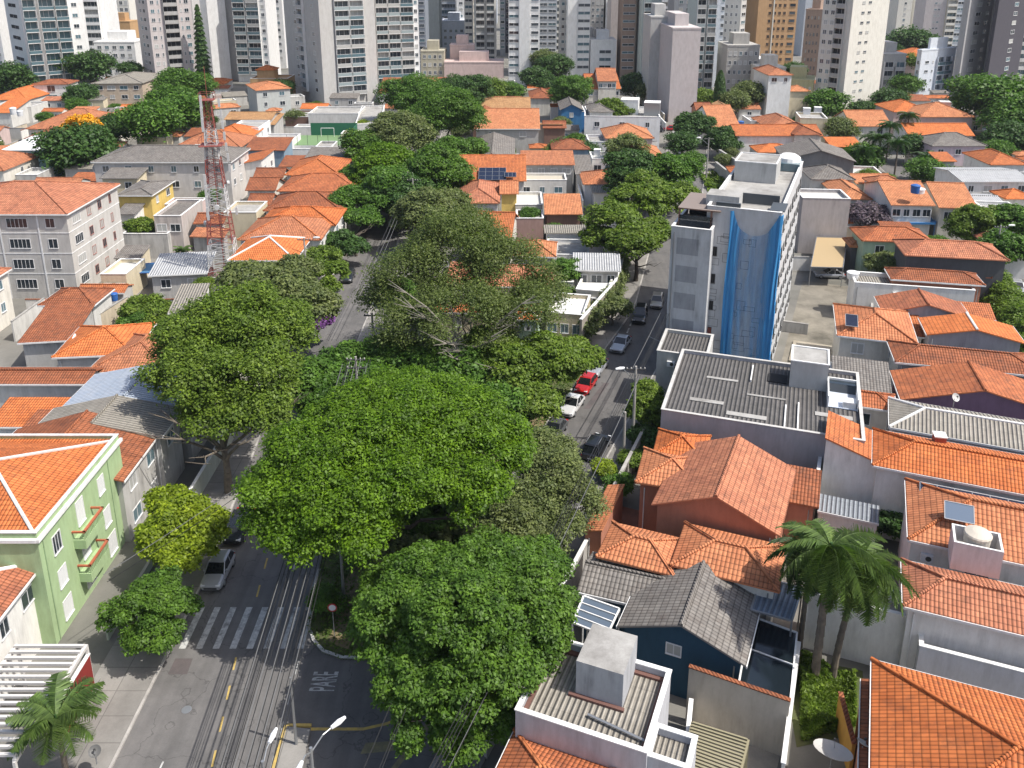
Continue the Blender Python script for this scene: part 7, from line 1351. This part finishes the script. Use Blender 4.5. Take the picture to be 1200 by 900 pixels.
RT = [('red-tiled', DULL, 'shed_f'), ('orange-tiled', ORANGE, 'shed_f'), ('grey sheet-roofed', CORR, 'shed_f'), ('concrete-roofed', CONC, 'flat'), ('white-roofed', plain('pale_roof', (.5, .5, .48), .8), 'flat'), ('orange-gabled', BRIGHT, 'gable_w'), ('dark-roofed', GREYT, 'shed_f'), ('orange hip-roofed', BRIGHT, 'hip')]
for k in range(6000):
    if cnt > 150: break
    y = rn.uniform(60, 330); x = rn.uniform(-.60, .60) * (y + 12)
    if road_near(x, y): continue
    px = proj((x, y, 2))
    if not (-20 < px[0] < 1220 and 80 < px[1] < 900): continue
    near_ = min(OCC, key=lambda o: (Vector((o[3][0], o[3][1])) - Vector((x, y))).length); dd = (Vector((near_[3][0], near_[3][1])) - Vector((x, y))).length
    if dd > 34: continue
    W = rn.uniform(3.5, 9.5); D = rn.uniform(3, 7.5); rot = near_[2] if abs(near_[2]) < 28 else 0; cs = corners((x, y), W, D, rot, .35)
    if any(road_near(p.x, p.y) for p in cs) or any(sat(cs, o[0]) for o in OCC if (Vector((o[3][0], o[3][1])) - Vector((x, y))).length < 32): continue
    nm, rm, kind = rn.choice(RT); big = 'small' if W * D < 30 else 'low'; words = near_[1].replace(',', '').split()[:9]
    while words and words[-1] in ('the', 'and', 'of', 'a', 'with', 'in', 'under', 'over', 'by', 'its', 'at', 'on', 'beside', 'to', 'between', 'behind', 'below', 'white', 'orange', 'grey', 'front', 'right', 'left'): words.pop()
    lab = f'{big} {nm} outbuilding next to the ' + ' '.join(words)
    if lab in used or len(lab.split()) > 16: continue
    used.add(lab); h = rn.uniform(2.7, 4.4); hc = Vector((x, y, 0)); wm = rn.choice((OFFW, WHITE, DIRTYW, PALEG, CREAM, GREYW, PINKW, DIRTYW))
    a = R(rot); fl_ = hc - Vector((math.cos(a), -math.sin(a), 0)) * W / 2 - Vector((math.sin(a), math.cos(a), 0)) * D / 2; f2 = proj((fl_.x, fl_.y, h))
    r_ = B(lab, f2, f2[0] + 5, None, h, kind, rm, wm, rn.choice(('f1x1', 'f2x1', '')), rot=rot, name='outbuilding', cat='outbuilding', w=W, d=D, over=.2, pitch=.16 if kind == 'shed_f' else .34)
    OCC.append((corners((x, y), W, D, rot), lab, rot, hc)); cnt += 1
print('outbuildings', cnt)
cnt = 0; YW = 0
for k in range(5000):
    if YW > 90: break
    y = rn.uniform(60, 260); x = rn.uniform(-.60, .60) * (y + 12)
    if road_near(x, y): continue
    near_ = min(OCC, key=lambda o: (Vector((o[3][0], o[3][1])) - Vector((x, y))).length)
    if (Vector((near_[3][0], near_[3][1])) - Vector((x, y))).length > 26: continue
    rot = near_[2] if abs(near_[2]) < 28 else 0
    W, D = (rn.uniform(5, 13), .25) if rn.random() < .5 else (.25, rn.uniform(5, 13)); cs = corners((x, y), W, D, rot, .05)
    if any(road_near(p.x, p.y) for p in cs) or any(sat(cs, o[0]) for o in OCC if (Vector((o[3][0], o[3][1])) - Vector((x, y))).length < 32): continue
    a = (cs[3] + cs[0]) / 2; b = (cs[1] + cs[2]) / 2
    if W < D: a = (cs[0] + cs[1]) / 2; b = (cs[2] + cs[3]) / 2
    o = wall('plain plastered yard wall between back yards of the packed houses', a, b, rn.uniform(1.9, 3.0), .2, rn.choice((OFFW, DIRTYW, PALEG, WHITE, wallm((.58, .5, .38), .6), GREYW)), rn.choice((TRIM, CONC, CONC, DULL))); o['group'] = 'yard walls'
    YW += 1
bl_ = 0
for k in range(4000):
    if bl_ > 60: break
    y = rn.uniform(62, 280); x = rn.uniform(-.60, .60) * (y + 12)
    if road_near(x, y): continue
    r_ = rn.uniform(1.2, 2.8); cs = corners((x, y), r_ * 1.5, r_ * 1.5, 0)
    dmin = min((Vector((o[3][0], o[3][1])) - Vector((x, y))).length for o in OCC)
    if dmin > 24 or any(sat(cs, o[0]) for o in OCC if (Vector((o[3][0], o[3][1])) - Vector((x, y))).length < 32): continue
    hc = rn.uniform(1.6, 3.8); pp = proj((x, y, hc)); ftree('small garden tree in a back yard of the packed houses', pp[0], pp[1], hc, r_, rn.choice(('mid', 'dark', 'lime', 'olive', 'mid')), group='garden trees'); bl_ += 1

# pipes, meters and air conditioners on the nearer walls
rn = random.Random(31)
for lb, c, W, D, rot, h in list(BUILT):
    o = next((x for x in scene.objects if x.get('label') == lb), None)
    if o is None or '_w' not in o or o.location.length > 125: continue
    w_, d_, h_ = dims(o)
    if d_ > 1.5 and rn.random() < .8:
        m = MB(); y = -d_/2 - .06; x = rn.choice((-1, 1)) * (w_/2 - .35); m.bar((x, y, 0), (x, y, h_ - .6), .05, rn.choice((TRIM, METAL)), 6); m.build('downpipe', o)
    if d_ > 2 and rn.random() < .16 and 'navy' not in lb and 'stained' not in lb:
        m = MB(); x = rn.uniform(-w_/2 + .8, w_/2 - .8); z = max(1.2, h_ - 1.2); y = -d_/2; m.box(x - .4, x + .4, y - .32, y - .02, z - .3, z + .28, WHT); m.bar((x + .1, y - .325, z), (x + .1, y - .335, z), .2, DARKF, 12); m.build('air_conditioner', o)
# air: a thin even haze
HZ = MB(); HZ.box(-900, 900, -60, 1500, -1.0, 130, FRAME); hz = HZ.build('haze'); hz['kind'] = 'stuff'; hz['label'] = 'thin pale haze over the city'
hm, nt, b = newmat('haze_air'); nt.nodes.remove(b); pv = nd(nt, 'ShaderNodeVolumePrincipled'); pv.inputs['Density'].default_value = 0.00009; pv.inputs['Color'].default_value = (.85, .9, 1, 1); pv.inputs['Anisotropy'].default_value = .2
nt.links.new(pv.outputs[0], nt.nodes['Material Output'].inputs['Volume']); hz.data.materials.clear(); hz.data.materials.append(hm); hz.data.polygons.foreach_set('material_index', [0] * len(hz.data.polygons))
